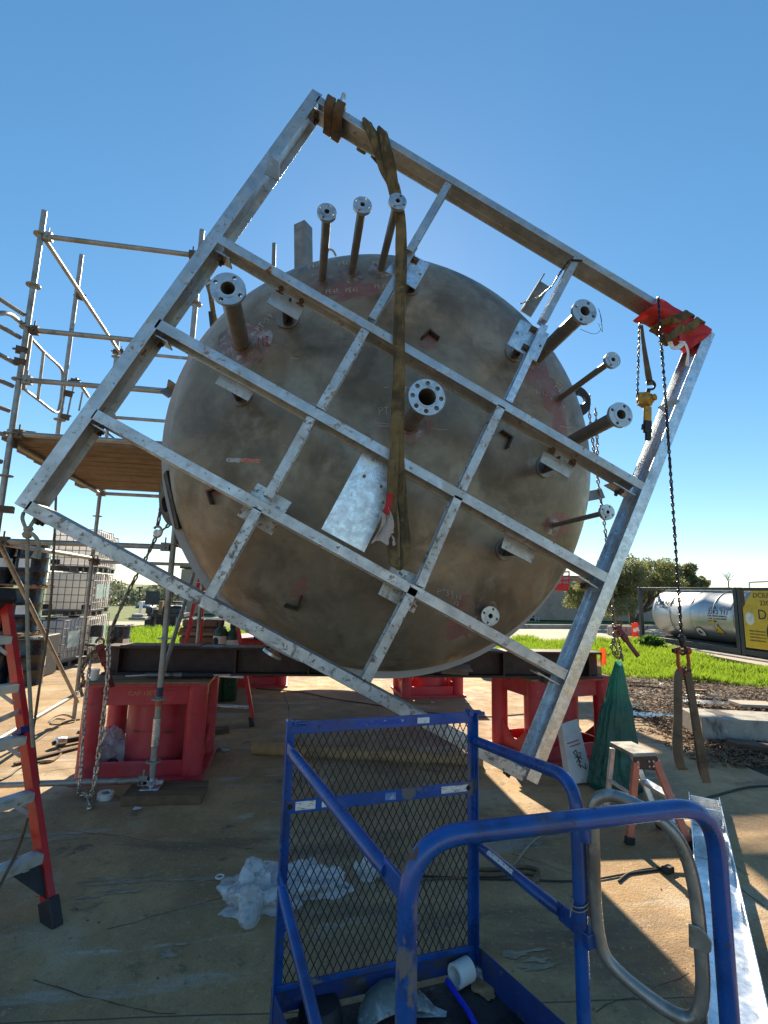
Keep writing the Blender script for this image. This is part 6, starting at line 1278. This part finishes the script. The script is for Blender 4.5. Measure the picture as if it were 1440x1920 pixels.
# ------------------------------------------------------------------ tan cabin, trailers far behind the left grass
cb = thing("tan_cabin", P(420, 1165, 34), "tan clad cabin beyond the grass behind the scaffold", "building")
a = G(334, 1158); yb_ = 33.0; pa, pb = P(334, 1140, yb_), P(430, 1140, yb_); zt_ = P(360, 1066, yb_).z
mb = MB(); mb.box(((pa.x+pb.x)/2, yb_+1.5, zt_/2-.05), (pb.x-pa.x, 3, zt_)); w_ = obj("wall", mb, WALLM, cb, smooth=False); mb = MB()
for k in range(14): mb.box(((pa.x+pb.x)/2, yb_-.012, .1+zt_*k/14), (pb.x-pa.x, .02, .03))
obj("cladding_batten", mb, WALLM, w_, smooth=False); mb = MB(); mb.box(((pa.x+pb.x)/2, yb_+1.5, zt_+.06), (pb.x-pa.x+.2, 3.2, .14)); obj("roof", mb, TRUCKM, cb)
tr_ = thing("flatbed_trailer", G(300, 1180), "dark flatbed trailer with mixed machinery standing beyond the grass", "trailer"); yt = 22.5
def bxp(mb, px0, py0, px1, py1, y, dep=1.2):
    a = P(px0, py1, y); b = P(px1, py0, y); mb.box(((a.x+b.x)/2, y+dep/2, (a.z+b.z)/2), (abs(b.x-a.x), dep, abs(b.z-a.z))); return mb
obj("deck", bxp(MB(), 262, 1151, 345, 1156, yt), TRUCKM, tr_, smooth=False); mb = MB()
for (x0, y0, x1, y1) in ((270, 1156, 286, 1176), (292, 1154, 312, 1172), (315, 1155, 330, 1176)): bxp(mb, x0, y0, x1, y1, yt+.1, .8)
obj("axle_box", mb, BLACKM, tr_, smooth=False); mb = MB()
for (x0, y0, x1, y1) in ((272, 1138, 285, 1151), (286, 1143, 304, 1151), (303, 1136, 320, 1151), (318, 1140, 336, 1151)): bxp(mb, x0, y0, x1, y1, yt+.1, .8)
obj("load", mb, TRUCKM, tr_, bevel=.05); mb = MB(); bxp(mb, 296, 1127, 305, 1152, yt-.1, .3); obj("tan_post", mb, WOOD, tr_, smooth=False); mb = MB(); bxp(mb, 320, 1128, 340, 1130, yt, .6); bxp(mb, 322, 1112, 325, 1128, yt, .1); bxp(mb, 322, 1110, 334, 1113, yt, .3); obj("seat_frame", mb, BLACKM, tr_, smooth=False)
mb = MB(); bxp(mb, 318, 1136, 343, 1153, yt+.3, .8); obj("blue_barrel", mb, MAT("dark blue barrel", (.012, .03, .09), rough=.5), tr_, bevel=.1)
pk = thing("parked_pickup", G(255, 1165), "parked blue and white pickup far beyond the trailer", "pickup"); mb = MB(); bxp(mb, 252, 1136, 284, 1146, 40, 1.6); obj("body", mb, MAT("pickup blue", (.10, .17, .28), rough=.35), pk, bevel=.12); mb = MB(); bxp(mb, 256, 1128, 274, 1137, 40.1, 1.4); obj("cab", mb, PLASTW, pk, bevel=.15)
for x in (257, 278): mb = MB(); c = P(x, 1147, 40); mb.cyl(c, c+Vector((0, .25, 0)), .32, 18); obj("wheel", mb, BLACKM, pk)
wp = MB(); bxp(wp, 259, 1129, 267, 1156, 24, .08); tag(obj("upright_board", wp, PLASTW, bevel=.01), "tall white board leaning at the trailer's left", "panel")
mb = MB(); mb.cyl(P(262, 1150, 45), P(262, 1100, 45), .07, 8); mb.box(P(262, 1102, 45), (.5, .1, .12)); tag(obj("light_pole", mb, TRUCKM), "slim dark light pole in front of the far trees", "light pole")
mb = MB(); mb.cyl(P(286, 1150, 30), P(286, 1120, 30), .04, 8); mb.box(P(286, 1121, 30), (.75, .05, .75)); tag(obj("square_sign", mb, TRUCKM), "small dark square sign seen from behind above the trailer", "sign")
jb = thing("steel_blocks", G(250, 1172), "grey steel blocks stacked on pale ground left of the trailer", "steel blocks"); mb = MB(); bxp(mb, 240, 1158, 272, 1163, 21, .8); bxp(mb, 246, 1152, 268, 1158, 21.2, .6); obj("stack", mb, CONCB, jb, bevel=.03)
# ------------------------------------------------------------------ trees
LEAF = {}
def leafmat(nm, c1, c2, c3, tr):
    m = MAT(nm, c1, [(c2, 1.2, .42, .62), (c3, 7, .55, .68)], rough=.55, var=.3, vscale=9); translucent(m, tr, .35); return m
L_OLIVE = leafmat("olive leaves", (.14, .15, .068), (.20, .205, .105), (.38, .36, .24), (.34, .35, .11)); L_FAR = leafmat("far leaves", (.15, .165, .12), (.18, .19, .14), (.24, .23, .19), (.18, .21, .12))  # haze is put into the leaf colours, made paler and greyer
BARK = MAT("bark", (.075, .055, .04), [((.13, .10, .08), 6, .5, .7)], rough=.9, var=.3, bump=.4, bscale=14)
def limb(mb, p, d, L, r, depth, rnd, tips, spread=.55):
    n = 4; pts = [p]; q = p.copy(); dd = d.normalized()
    for i in range(n):
        dd = (dd+Vector((rnd.uniform(-1, 1), rnd.uniform(-1, 1), rnd.uniform(-.5, .8)))*.16).normalized(); q = q+dd*(L/n); pts.append(q.copy())
    mb.tube(pts, [r*(1-.45*i/n) for i in range(n+1)], 7)
    if depth == 0: tips.append((q, L)); return
    for k in range(rnd.choice((2, 3, 3))):
        nd_ = (dd+Vector((rnd.uniform(-1, 1), rnd.uniform(-1, 1), rnd.uniform(-.35, .9)))*spread).normalized(); s0 = pts[rnd.choice((2, 3, 4, 4))]
        limb(mb, s0, nd_, L*rnd.uniform(.6, .82), r*.55, depth-1, rnd, tips, spread)
def crown_leaves(blobs, n, size, rnd, zmin=.1):
    mb = MB(); tot = sum(b[1]**2 for b in blobs)
    for c, rad, fl in blobs:
        for i in range(int(n*rad**2/tot)):
            v = Vector((rnd.gauss(0, 1), rnd.gauss(0, 1), rnd.gauss(0, 1))).normalized(); rr = rad*(.55+.5*rnd.random()**.6)*(1+.35*noise.noise(v*2.2+c))
            p = c+Vector((v.x*rr, v.y*rr, v.z*rr*fl))
            if p.z < zmin: continue
            s_ = size*rnd.uniform(.5, 1.2); a = Vector((rnd.gauss(0, 1), rnd.gauss(0, 1), rnd.gauss(0, 1))).normalized()*s_; b = a.orthogonal().normalized()*s_*.42
            b = Matrix.Rotation(rnd.uniform(0, 6.28), 3, a.normalized()) @ b
            mb.add([p-a, p+b*.9-a*.1, p+a, p-b*.9-a*.1], [(0, 1, 2, 3)])
    return mb
rnd = random.Random(11)
def at_y(px, py, y): return P(px, py, y)
def tree(label, trunk_px, y, blobs_px, n, size, m, cat="tree", h0=None, name="leafy_tree", seed=1):
    rnd = random.Random(seed); base = P(trunk_px, 1170, y); base.z = -.08; t = thing(name, base, label, cat); mb = MB(); tips = []
    top = max(P(b[0], b[1], y).z for b in blobs_px)
    for k in range(4): limb(mb, base+Vector((rnd.uniform(-.2, .2), rnd.uniform(-.2, .2), 0)), Vector((rnd.uniform(-.8, .8), rnd.uniform(-.6, .6), .8)), top*.42, .16, 2, rnd, tips, .8)
    obj("trunk", mb, BARK, t)
    bl = []
    for (px, py, r_, fl) in blobs_px:
        c = P(px, py, y+rnd.uniform(-1, 1)); rr = r_*y/920
        for k in range(9):
            v = Vector((rnd.gauss(0, 1), rnd.gauss(0, 1), rnd.gauss(0, .8))).normalized(); bl.append((c+v*rr*rnd.uniform(.45, .95), rr*rnd.uniform(.32, .58), fl))
    obj("crown", crown_leaves(bl, n, size, rnd), m, t, smooth=False); return t
yt1 = 25
tree("broad olive green tree with low dark limbs behind the tank container", 1185, yt1, [(1120, 1098, 42, .75), (1175, 1085, 46, .8), (1235, 1078, 40, .75), (1090, 1112, 30, .8), (1150, 1110, 48, .7), (1215, 1105, 44, .7), (1100, 1130, 26, .8), (1180, 1062, 26, .8), (1135, 1072, 22, .9), (1075, 1105, 16, .8), (1205, 1062, 20, .8), (1250, 1095, 30, .8)], 46000, .075, L_OLIVE, seed=4)
tree("smaller tree rising above the middle of the tank container", 1290, 27, [(1280, 1082, 28, .8), (1305, 1090, 22, .8), (1260, 1072, 20, .8), (1318, 1098, 14, .8)], 13000, .075, L_OLIVE, seed=8)
# twiggy shoots above the crown and a bare tree
def bare(label, px, y, py_top, py_bot, w_, seed, depth=4, r=.09):
    rnd = random.Random(seed); b = P(px, py_bot, y); tp_ = P(px, py_top, y); H_ = tp_.z-b.z; b2 = Vector((b.x, y, -.08)); mb = MB(); tips = []
    mb.tube([b2, Vector((b.x, y, b.z+H_*.15))], [r*1.2, r], 8)
    for k in range(5): limb(mb, Vector((b.x, y, b.z+H_*.12)), Vector((rnd.uniform(-w_, w_), rnd.uniform(-w_, w_), 1)), H_*.30, r*.5, depth, rnd, tips, .6)
    t = thing("bare_tree", b2, label, "tree"); obj("trunk", mb, BARK, t)
bare("small leafless tree above the tank container near the right edge", 1366, 44, 1066, 1096, 1.1, 5, 4, .055); bare("thin leafless shoots rising out of the olive tree's crown", 1195, 26.5, 1050, 1085, 1.4, 9, 4, .03)
# distant woods
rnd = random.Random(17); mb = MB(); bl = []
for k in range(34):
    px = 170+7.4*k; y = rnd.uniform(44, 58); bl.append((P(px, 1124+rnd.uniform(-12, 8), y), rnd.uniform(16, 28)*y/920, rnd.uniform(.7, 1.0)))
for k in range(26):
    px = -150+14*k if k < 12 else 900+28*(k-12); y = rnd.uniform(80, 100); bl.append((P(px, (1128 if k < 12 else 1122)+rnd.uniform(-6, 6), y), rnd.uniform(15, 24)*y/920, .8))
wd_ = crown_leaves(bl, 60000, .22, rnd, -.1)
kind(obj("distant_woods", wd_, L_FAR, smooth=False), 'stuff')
mb = crown_leaves([(P(180+11*k, 1150, 48), 9*48/920, .7) for k in range(16)], 9000, .16, rnd, -.1); kind(obj("far_hedge_growth", mb, leafmat("hedge leaves", (.10, .13, .04), (.15, .18, .05), (.2, .2, .1), (.2, .28, .05)), smooth=False), 'stuff')
# weeds at the tank container
for (px, py, w_, lab) in ((1222, 1213, .36, "low leafy green weed clump in the grass by the container's left end"),):
    c = G(px, py); b_ = crown_leaves([(c+Vector((0, 0, .18)), w_, .55)], 900, .10, rnd, -.1); tag(obj("weed_clump", b_, leafmat("weed leaves", (.05, .10, .02), (.08, .15, .03), (.12, .2, .05), (.15, .3, .03)), smooth=False), lab, "plant")
# ------------------------------------------------------------------ right hand wall, lift basket, barrier
yw = 32.0; wl = thing("grey_brown_wall", P(1040, 1172, yw), "long grey brown warehouse wall with a dark doorway behind the trees at the right", "building")
x0_, x1_ = P(900, 1130, yw).x, P(1330, 1130, yw).x; zt_ = P(1040, 1084, yw).z
mb = MB(); mb.box(((x0_+x1_)/2, yw+3, zt_/2-.05), (x1_-x0_, 6, zt_)); obj("wall", mb, WALLG, wl, smooth=False); mb = MB(); mb.box(((x0_+x1_)/2, yw+3, zt_+.08), (x1_-x0_+.3, 6.3, .25)); obj("parapet", mb, WALLG, wl, smooth=False)
mb = MB(); bxp(mb, 990, 1141, 1001, 1172, yw-.02, .06); o = obj("doorway", mb, BLACKM, wl, smooth=False); mb = MB()
for px in (976, 984, 992, 1004, 1010): mb.cyl(P(px, 1173, yw-.7), P(px, 1158, yw-.7), .025, 6)
mb.cyl(P(972, 1158, yw-.7), P(1012, 1158, yw-.7), .025, 6); mb.cyl(P(972, 1165, yw-.7), P(1012, 1165, yw-.7), .02, 6); tag(obj("handrail", mb, ALU), "pale metal handrail by the warehouse doorway", "handrail")
kb = MB(); kb.box((15.0, 24.4, .02), (26, .3, .30), .11); tag(obj("kerb_wall", kb, CONCB, bevel=.03), "low concrete kerb along the far side of the road", "kerb")
bk = thing("lift_basket", P(1045, 1090, 12), "bright red lift basket raised behind the tank's lower right", "lift basket"); yb2 = 9.8
mb = MB(); a, b = P(1005, 1104, yb2), P(1068, 1098, yb2); 
bxp(mb, 960, 1094, 1067, 1105, yb2, .85); obj("floor", mb, FRED, bk, bevel=.02); mb = MB()
for z in (1090, 1082, 1074): mb.cyl(P(1000, z+2, yb2), P(1067, z-2, yb2), .016, 8); mb.cyl(P(1067, z-2, yb2), P(1067, z-2, yb2)+Vector((0, .7, 0)), .016, 8)
for px in (1015, 1040, 1054, 1067): mb.cyl(P(px, 1098, yb2), P(px, 1072, yb2), .016, 8)
obj("guard_rail", mb, FRED, bk); mb = MB(); mb.cyl(P(1010, 1100, yb2)+Vector((0, .4, 0)), P(940, 1200, yb2)+Vector((0, 1.2, 0)), .12, 12); mb.cyl(P(940, 1200, yb2)+Vector((0, 1.2, 0)), Vector((P(940, 1200, yb2).x, yb2+1.2, -.1)), .2, 12); obj("boom", mb, FRED, bk)
bl_ = thing("added_boom_lift", (5.4, 17.5, 0), "unseen red boom lift added behind the tank, its raised panels shading the slab", "boom lift")  # unseen lift, added for the shadow it throws on the slab
mb = MB(); mb.box((5.6, 12.95, 5.24), (2.2, 1.0, .10)); obj("platform", mb, FRED, bl_, bevel=.01)
for z, x0, x1 in ((6.3, 4.5, 6.7), (5.8, 4.5, 6.7)):
    mb = MB(); mb.tube([(x0, 12.45, z), (x1, 12.45, z), (x1, 13.45, z), (x0, 13.45, z)], .022, 8, closed=True); obj("guard_rail", mb, FRED, bl_)
for z0, z1, x0, x1, sk in ((5.30, 5.95, 4.7, 6.65, .0), (6.22, 6.75, 4.6, 6.3, .12), (6.98, 7.75, 4.5, 6.0, -.1)):
    mb = MB(); mb.poly([(x0, 13.05, z0), (x1, 13.05, z0+sk), (x1-.15, 13.05, z1+sk), (x0, 13.05, z1)], .04); obj("shadow_panel", mb, SCAFF, bl_, smooth=False)  # added panels, spaced to shape the shadow bands on the slab
mb = MB(); mb.tube([(5.6, 13.5, 5.2), (5.4, 15.2, 4.6), (4.6, 20.0, 1.0)], .16, 12); obj("boom", mb, FRED, bl_)
mb = MB(); mb.box((4.5, 20.3, .55), (1.5, 2.2, .8)); obj("chassis", mb, FRED, bl_, bevel=.06)
for sx in (-1, 1):
    for sy in (-1, 1): mb = MB(); mb.cyl((4.5+sx*.62, 20.3+sy*.8, .32), (4.5+sx*.88, 20.3+sy*.8, .32), .4, 20); obj("wheel", mb, BLACKM, bl_)
for k, (px, lab) in enumerate(((1189, "orange striped barrier post nearest the container's left end"), (1194, "orange barrier post tight against the container frame"))):
    mb = MB(); y = 19.5+.4*k; a = P(px, 1193, y); a.z = -.05; t_ = P(px, 1167-2*k, y).z; mb.box(a+Vector((0, 0, t_/2)), (.13, .10, t_)); mb.box(a+Vector((0, 0, .04)), (.35, .3, .08)); o = obj("barrier_post", mb, ORANGE, bevel=.01); tag(o, lab, "barrier"); mb = MB(); mb.box(a+Vector((0, -.06, t_*.55)), (.14, .015, .14)); obj("reflective_band", mb, PLASTW, o)
mb = MB(); a = P(1143, 1188, 20.5); b = P(1187, 1186, 20.5); mb.bar(Vector((a.x, 20.5, .18)), Vector((b.x, 20.5, .18)), .4, .42); tag(obj("concrete_barrier", mb, CONCB, bevel=.05), "low concrete barrier block on the road by the orange posts", "barrier block")
# ------------------------------------------------------------------ tank containers
fA, fB = G(1205, 1202), G(1390, 1231); fA.z = fB.z = 0
dC = (fB-fA).normalized(); LC = (fB-fA).length; nC = Vector((-dC.y, dC.x, 0)); nC = nC if nC.x > 0 else -nC       # away from the camera
ZT = (P(1205, 1104, fA.y).z+P(1384, 1098, fB.y).z)/2; WC = 2.05
def tank_container(o, label, tm, near_yellow=False):
    t = thing("tank_container", o+dC*LC/2+nC*WC/2, label, "tank container")
    def bar(a, b, w_, h_, m=FRAMED, nm="frame_bar", par=t): mb = MB(); mb.bar(a, b, w_, h_); return obj(nm, mb, m, par, bevel=.006)
    for u in (0, LC):
        for v in (0, WC): bar(o+dC*u+nC*v, o+dC*u+nC*v+Vector((0, 0, ZT)), .13, .13, nm="corner_post")
    for v in (0, WC):
        bar(o+nC*v+Vector((0, 0, ZT-.04)), o+dC*LC+nC*v+Vector((0, 0, ZT-.04)), .075, .075, nm="top_rail"); bar(o+nC*v+Vector((0, 0, .16)), o+dC*LC+nC*v+Vector((0, 0, .16)), .12, .16, nm="bottom_rail")
    for u in (0, LC):
        bar(o+dC*u+Vector((0, 0, ZT-.05)), o+dC*u+nC*WC+Vector((0, 0, ZT-.05)), .09, .09, nm="end_rail"); bar(o+dC*u+Vector((0, 0, .16)), o+dC*u+nC*WC+Vector((0, 0, .16)), .12, .16, nm="end_rail")
    rT = ZT/2-.19; c = o+nC*WC/2+Vector((0, 0, .26+rT)); e = .08
    prof_ = [(0, e)]+[(rT*math.sin(math.pi/2*k/10), e+.42*(1-math.cos(math.pi/2*k/10))) for k in range(1, 11)]+[(rT, LC*.38), (rT+.006, LC*.38+.01), (rT+.006, LC*.62), (rT, LC*.62+.01)]+[(rT*math.cos(math.pi/2*k/10), LC-e-.42+.42*math.sin(math.pi/2*k/10)) for k in range(0, 11)]
    mb = MB(); mb.lathe(prof_, c, dC, 56); s_ = obj("tank_barrel", mb, tm, t, ang=50)
    mb = MB(); mb.box(c+dC*LC*.5+Vector((0, 0, rT+.03)), (.5, LC*.8, .05), math.atan2(dC.y, dC.x)-math.pi/2); mb.lathe([(.2, rT), (.2, rT+.12), (0, rT+.14)], c+dC*LC*.5, n=18); obj("walkway", mb, ALU, t, smooth=False)
    for u in (.10, .30, .52, .74, .92):
        mb = MB(); rg = [c+dC*LC*u-nC*((rT+.012)*math.cos(2*math.pi*k/56))+Vector((0, 0, (rT+.012)*math.sin(2*math.pi*k/56))) for k in range(56)]; mb.tube(rg, .012, 6, closed=True); obj("ring_band", mb, tm, s_)
    mb = MB(); mb.box(c+dC*LC*.5+Vector((0, 0, -rT-.05)), (WC*.7, LC*.75, .10), math.atan2(dC.y, dC.x)-math.pi/2); obj("saddle", mb, FRAMED, t)
    # lettering follows the barrel on its camera side
    def wraptxt(s, size, u, ang, m, nm="lettering"):
        tm_ = text_mb(s, size, (0, 0, 0), (1, 0, 0), (0, 1, 0), .004); vs = []
        for v in tm_.v:
            a = ang+v.y/rT; rr = rT+.008+v.z; vs.append(c+dC*(u+v.x)+(-nC)*(rr*math.cos(a))+Vector((0, 0, rr*math.sin(a))))
        tm_.v = vs; obj(nm, tm_, m, s_, smooth=False)
    return t, s_, c, rT, wraptxt
t1, s1, c1, rT, wt1 = tank_container(fA, "silver tank container in a dark steel frame standing by the grass at the right", TANKM)
wt1("DANA", .30, .55, .36, INK); wt1("TANK LINES", .10, .75, .24, INK)
mb = MB(); wt1("DCIU 871687 2", .16, 3.05, .30, INK, "code_lettering"); wt1("22K2 T11", .20, 3.05, .12, INK, "code_lettering")
for k, s in enumerate(("MAX GROSS 36000 KG", "T. NO. 2.6 BAR MAWP", "TARE 3600")): wt1(s, .075, 3.05, .02-.10*k, INK, "code_lettering")
def patch(c, rT, u0, u1, a0, a1, m, nm, par, l=.007):
    vs = []; n = 6
    for i in range(n+1):
        a = a0+(a1-a0)*i/n
        for u in (u0, u1): vs.append(c+dC*u+(-nC)*((rT+l)*math.cos(a))+Vector((0, 0, (rT+l)*math.sin(a))))
    mb = MB(); mb.add(vs, [(2*i, 2*i+1, 2*i+3, 2*i+2) for i in range(n)]); obj(nm, mb, m, par, ang=80)
patch(c1, rT, 4.15, 4.75, .12, .25, INKG, "green_panel", s1); patch(c1, rT, 3.10, 3.30, -.28, -.12, YELM, "small_sign", s1)
def tri(c, rT, u, ang, size, m, nm, par, l, sides=3):
    vs = []
    for k in range(sides):
        t_ = math.pi/2+2*math.pi*k/sides; a = ang+size*math.sin(t_)/rT; vs.append(c+dC*(u+size*math.cos(t_))+(-nC)*((rT+l)*math.cos(a))+Vector((0, 0, (rT+l)*math.sin(a))))
    mb = MB(); mb.add(vs, [tuple(range(sides))]); obj(nm, mb, m, par, smooth=False)
tri(c1, rT, 3.40, -.50, .22, INK, "warning_triangle", s1, .016); tri(c1, rT, 3.40, -.50, .165, YELM, "warning_triangle", s1, .022); tri(c1, rT, 2.55, -.66, .20, INK, "round_sign", s1, .02, 28); tri(c1, rT, 2.55, -.66, .17, PLASTW, "round_sign", s1, .03, 28); tri(c1, rT, 2.52, -.66, .07, INK, "round_sign", s1, .036, 10)
oB = fB+dC*.16; t2, s2, c2_, rT2, wt2 = tank_container(oB, "yellow tank container with black lettering cut off by the right edge", YELM)
# yellow sloping end cladding panel with its writing
mb = MB(); vs = [(.08, .30), (1.9, .30), (3.2, .30), (3.2, ZT-.10), (.45, ZT-.10), (.08, ZT*.70)]; q = [oB+dC*a+Vector((0, 0, z))-nC*.02 for a, z in vs]; mb.poly(q, .03); pn = obj("cladding_panel", mb, YELM, t2, bevel=.004)
def ptx(s, size, u, z, m=INK, off=.055): mb = text_mb(s, size, oB+dC*u+Vector((0, 0, z))-nC*off, dC, (0, 0, 1), .004); obj("lettering", mb, m, pn, smooth=False)
ptx("DCIU 11187 2", .20, .46, ZT-.30); ptx("22G1", .20, .66, ZT-.52); ptx("DANA", .40, .56, ZT-.92)
mb = MB(); cc = oB+dC*1.22+Vector((0, 0, ZT-1.30))-nC*.055
mb.add([cc+dC*(.42*math.cos(2*math.pi*k/40))+Vector((0, 0, .42*math.sin(2*math.pi*k/40))) for k in range(40)], [tuple(range(40))]); obj("round_logo", mb, INK, pn, smooth=False); ptx("7", .66, 1.00, ZT-1.54, YELM, .062)
mb = MB(); cc = oB+dC*.30+Vector((0, 0, ZT-.92))-nC*.055; mb.add([cc+dC*(.15*math.cos(2*math.pi*k/28))+Vector((0, 0, .19*math.sin(2*math.pi*k/28))) for k in range(28)], [tuple(range(28))]); obj("round_sign", mb, PLASTW, pn, smooth=False)
for k in range(4): ptx("INSPECTION DATA", .06, .25, ZT-1.30-.09*k)
for k in range(2): ptx("CAUTION FLAMMABLE LIQUID", .085, 1.30, ZT-2.15-.12*k) if ZT > 2.6 else None
mb = MB(); a = oB+dC*.95+Vector((0, 0, .62))-nC*.055; mb.add([a, a+dC*.9, a+dC*.9+Vector((0, 0, .14)), a+Vector((0, 0, .14))], [(0, 1, 2, 3)]); obj("red_sign", mb, CHALKR, pn, smooth=False)
print("containers", fA, fB, LC, ZT)
kb = MB(); a = fA-nC*.35-dC*.6; b = fB-nC*.35+dC*6; kb.bar(Vector((a.x, a.y, -.03)), Vector((b.x, b.y, -.03)), .30, .16); kb = tag(obj("kerb", kb, CONCB, bevel=.02), "pale concrete kerb edging the grass in front of the tank containers", "kerb")
mb = MB(); mb.poly([(fA.x-.3, fA.y+1, -.02), (fA.x+4, fA.y+2, -.02), (fB.x+5, fB.y-7, -.02), (fB.x-.6-.18*7, fB.y-7, -.02)], -.04); kind(obj("container_pad", mb, ROADM, smooth=False), 'structure')
mb = MB(); mb.cyl(P(1405, 1098, 30), P(1405, 1092, 30), .05, 8); mb.cyl(P(1405, 1092, 30), P(1470, 1089, 30), .05, 8); mb.cyl(Vector((P(1405, 1098, 30).x, 30, -.1)), P(1405, 1098, 30), .05, 8); tag(obj("overhead_pipe", mb, ALU), "thin grey overhead pipe beyond the yellow container", "pipe")
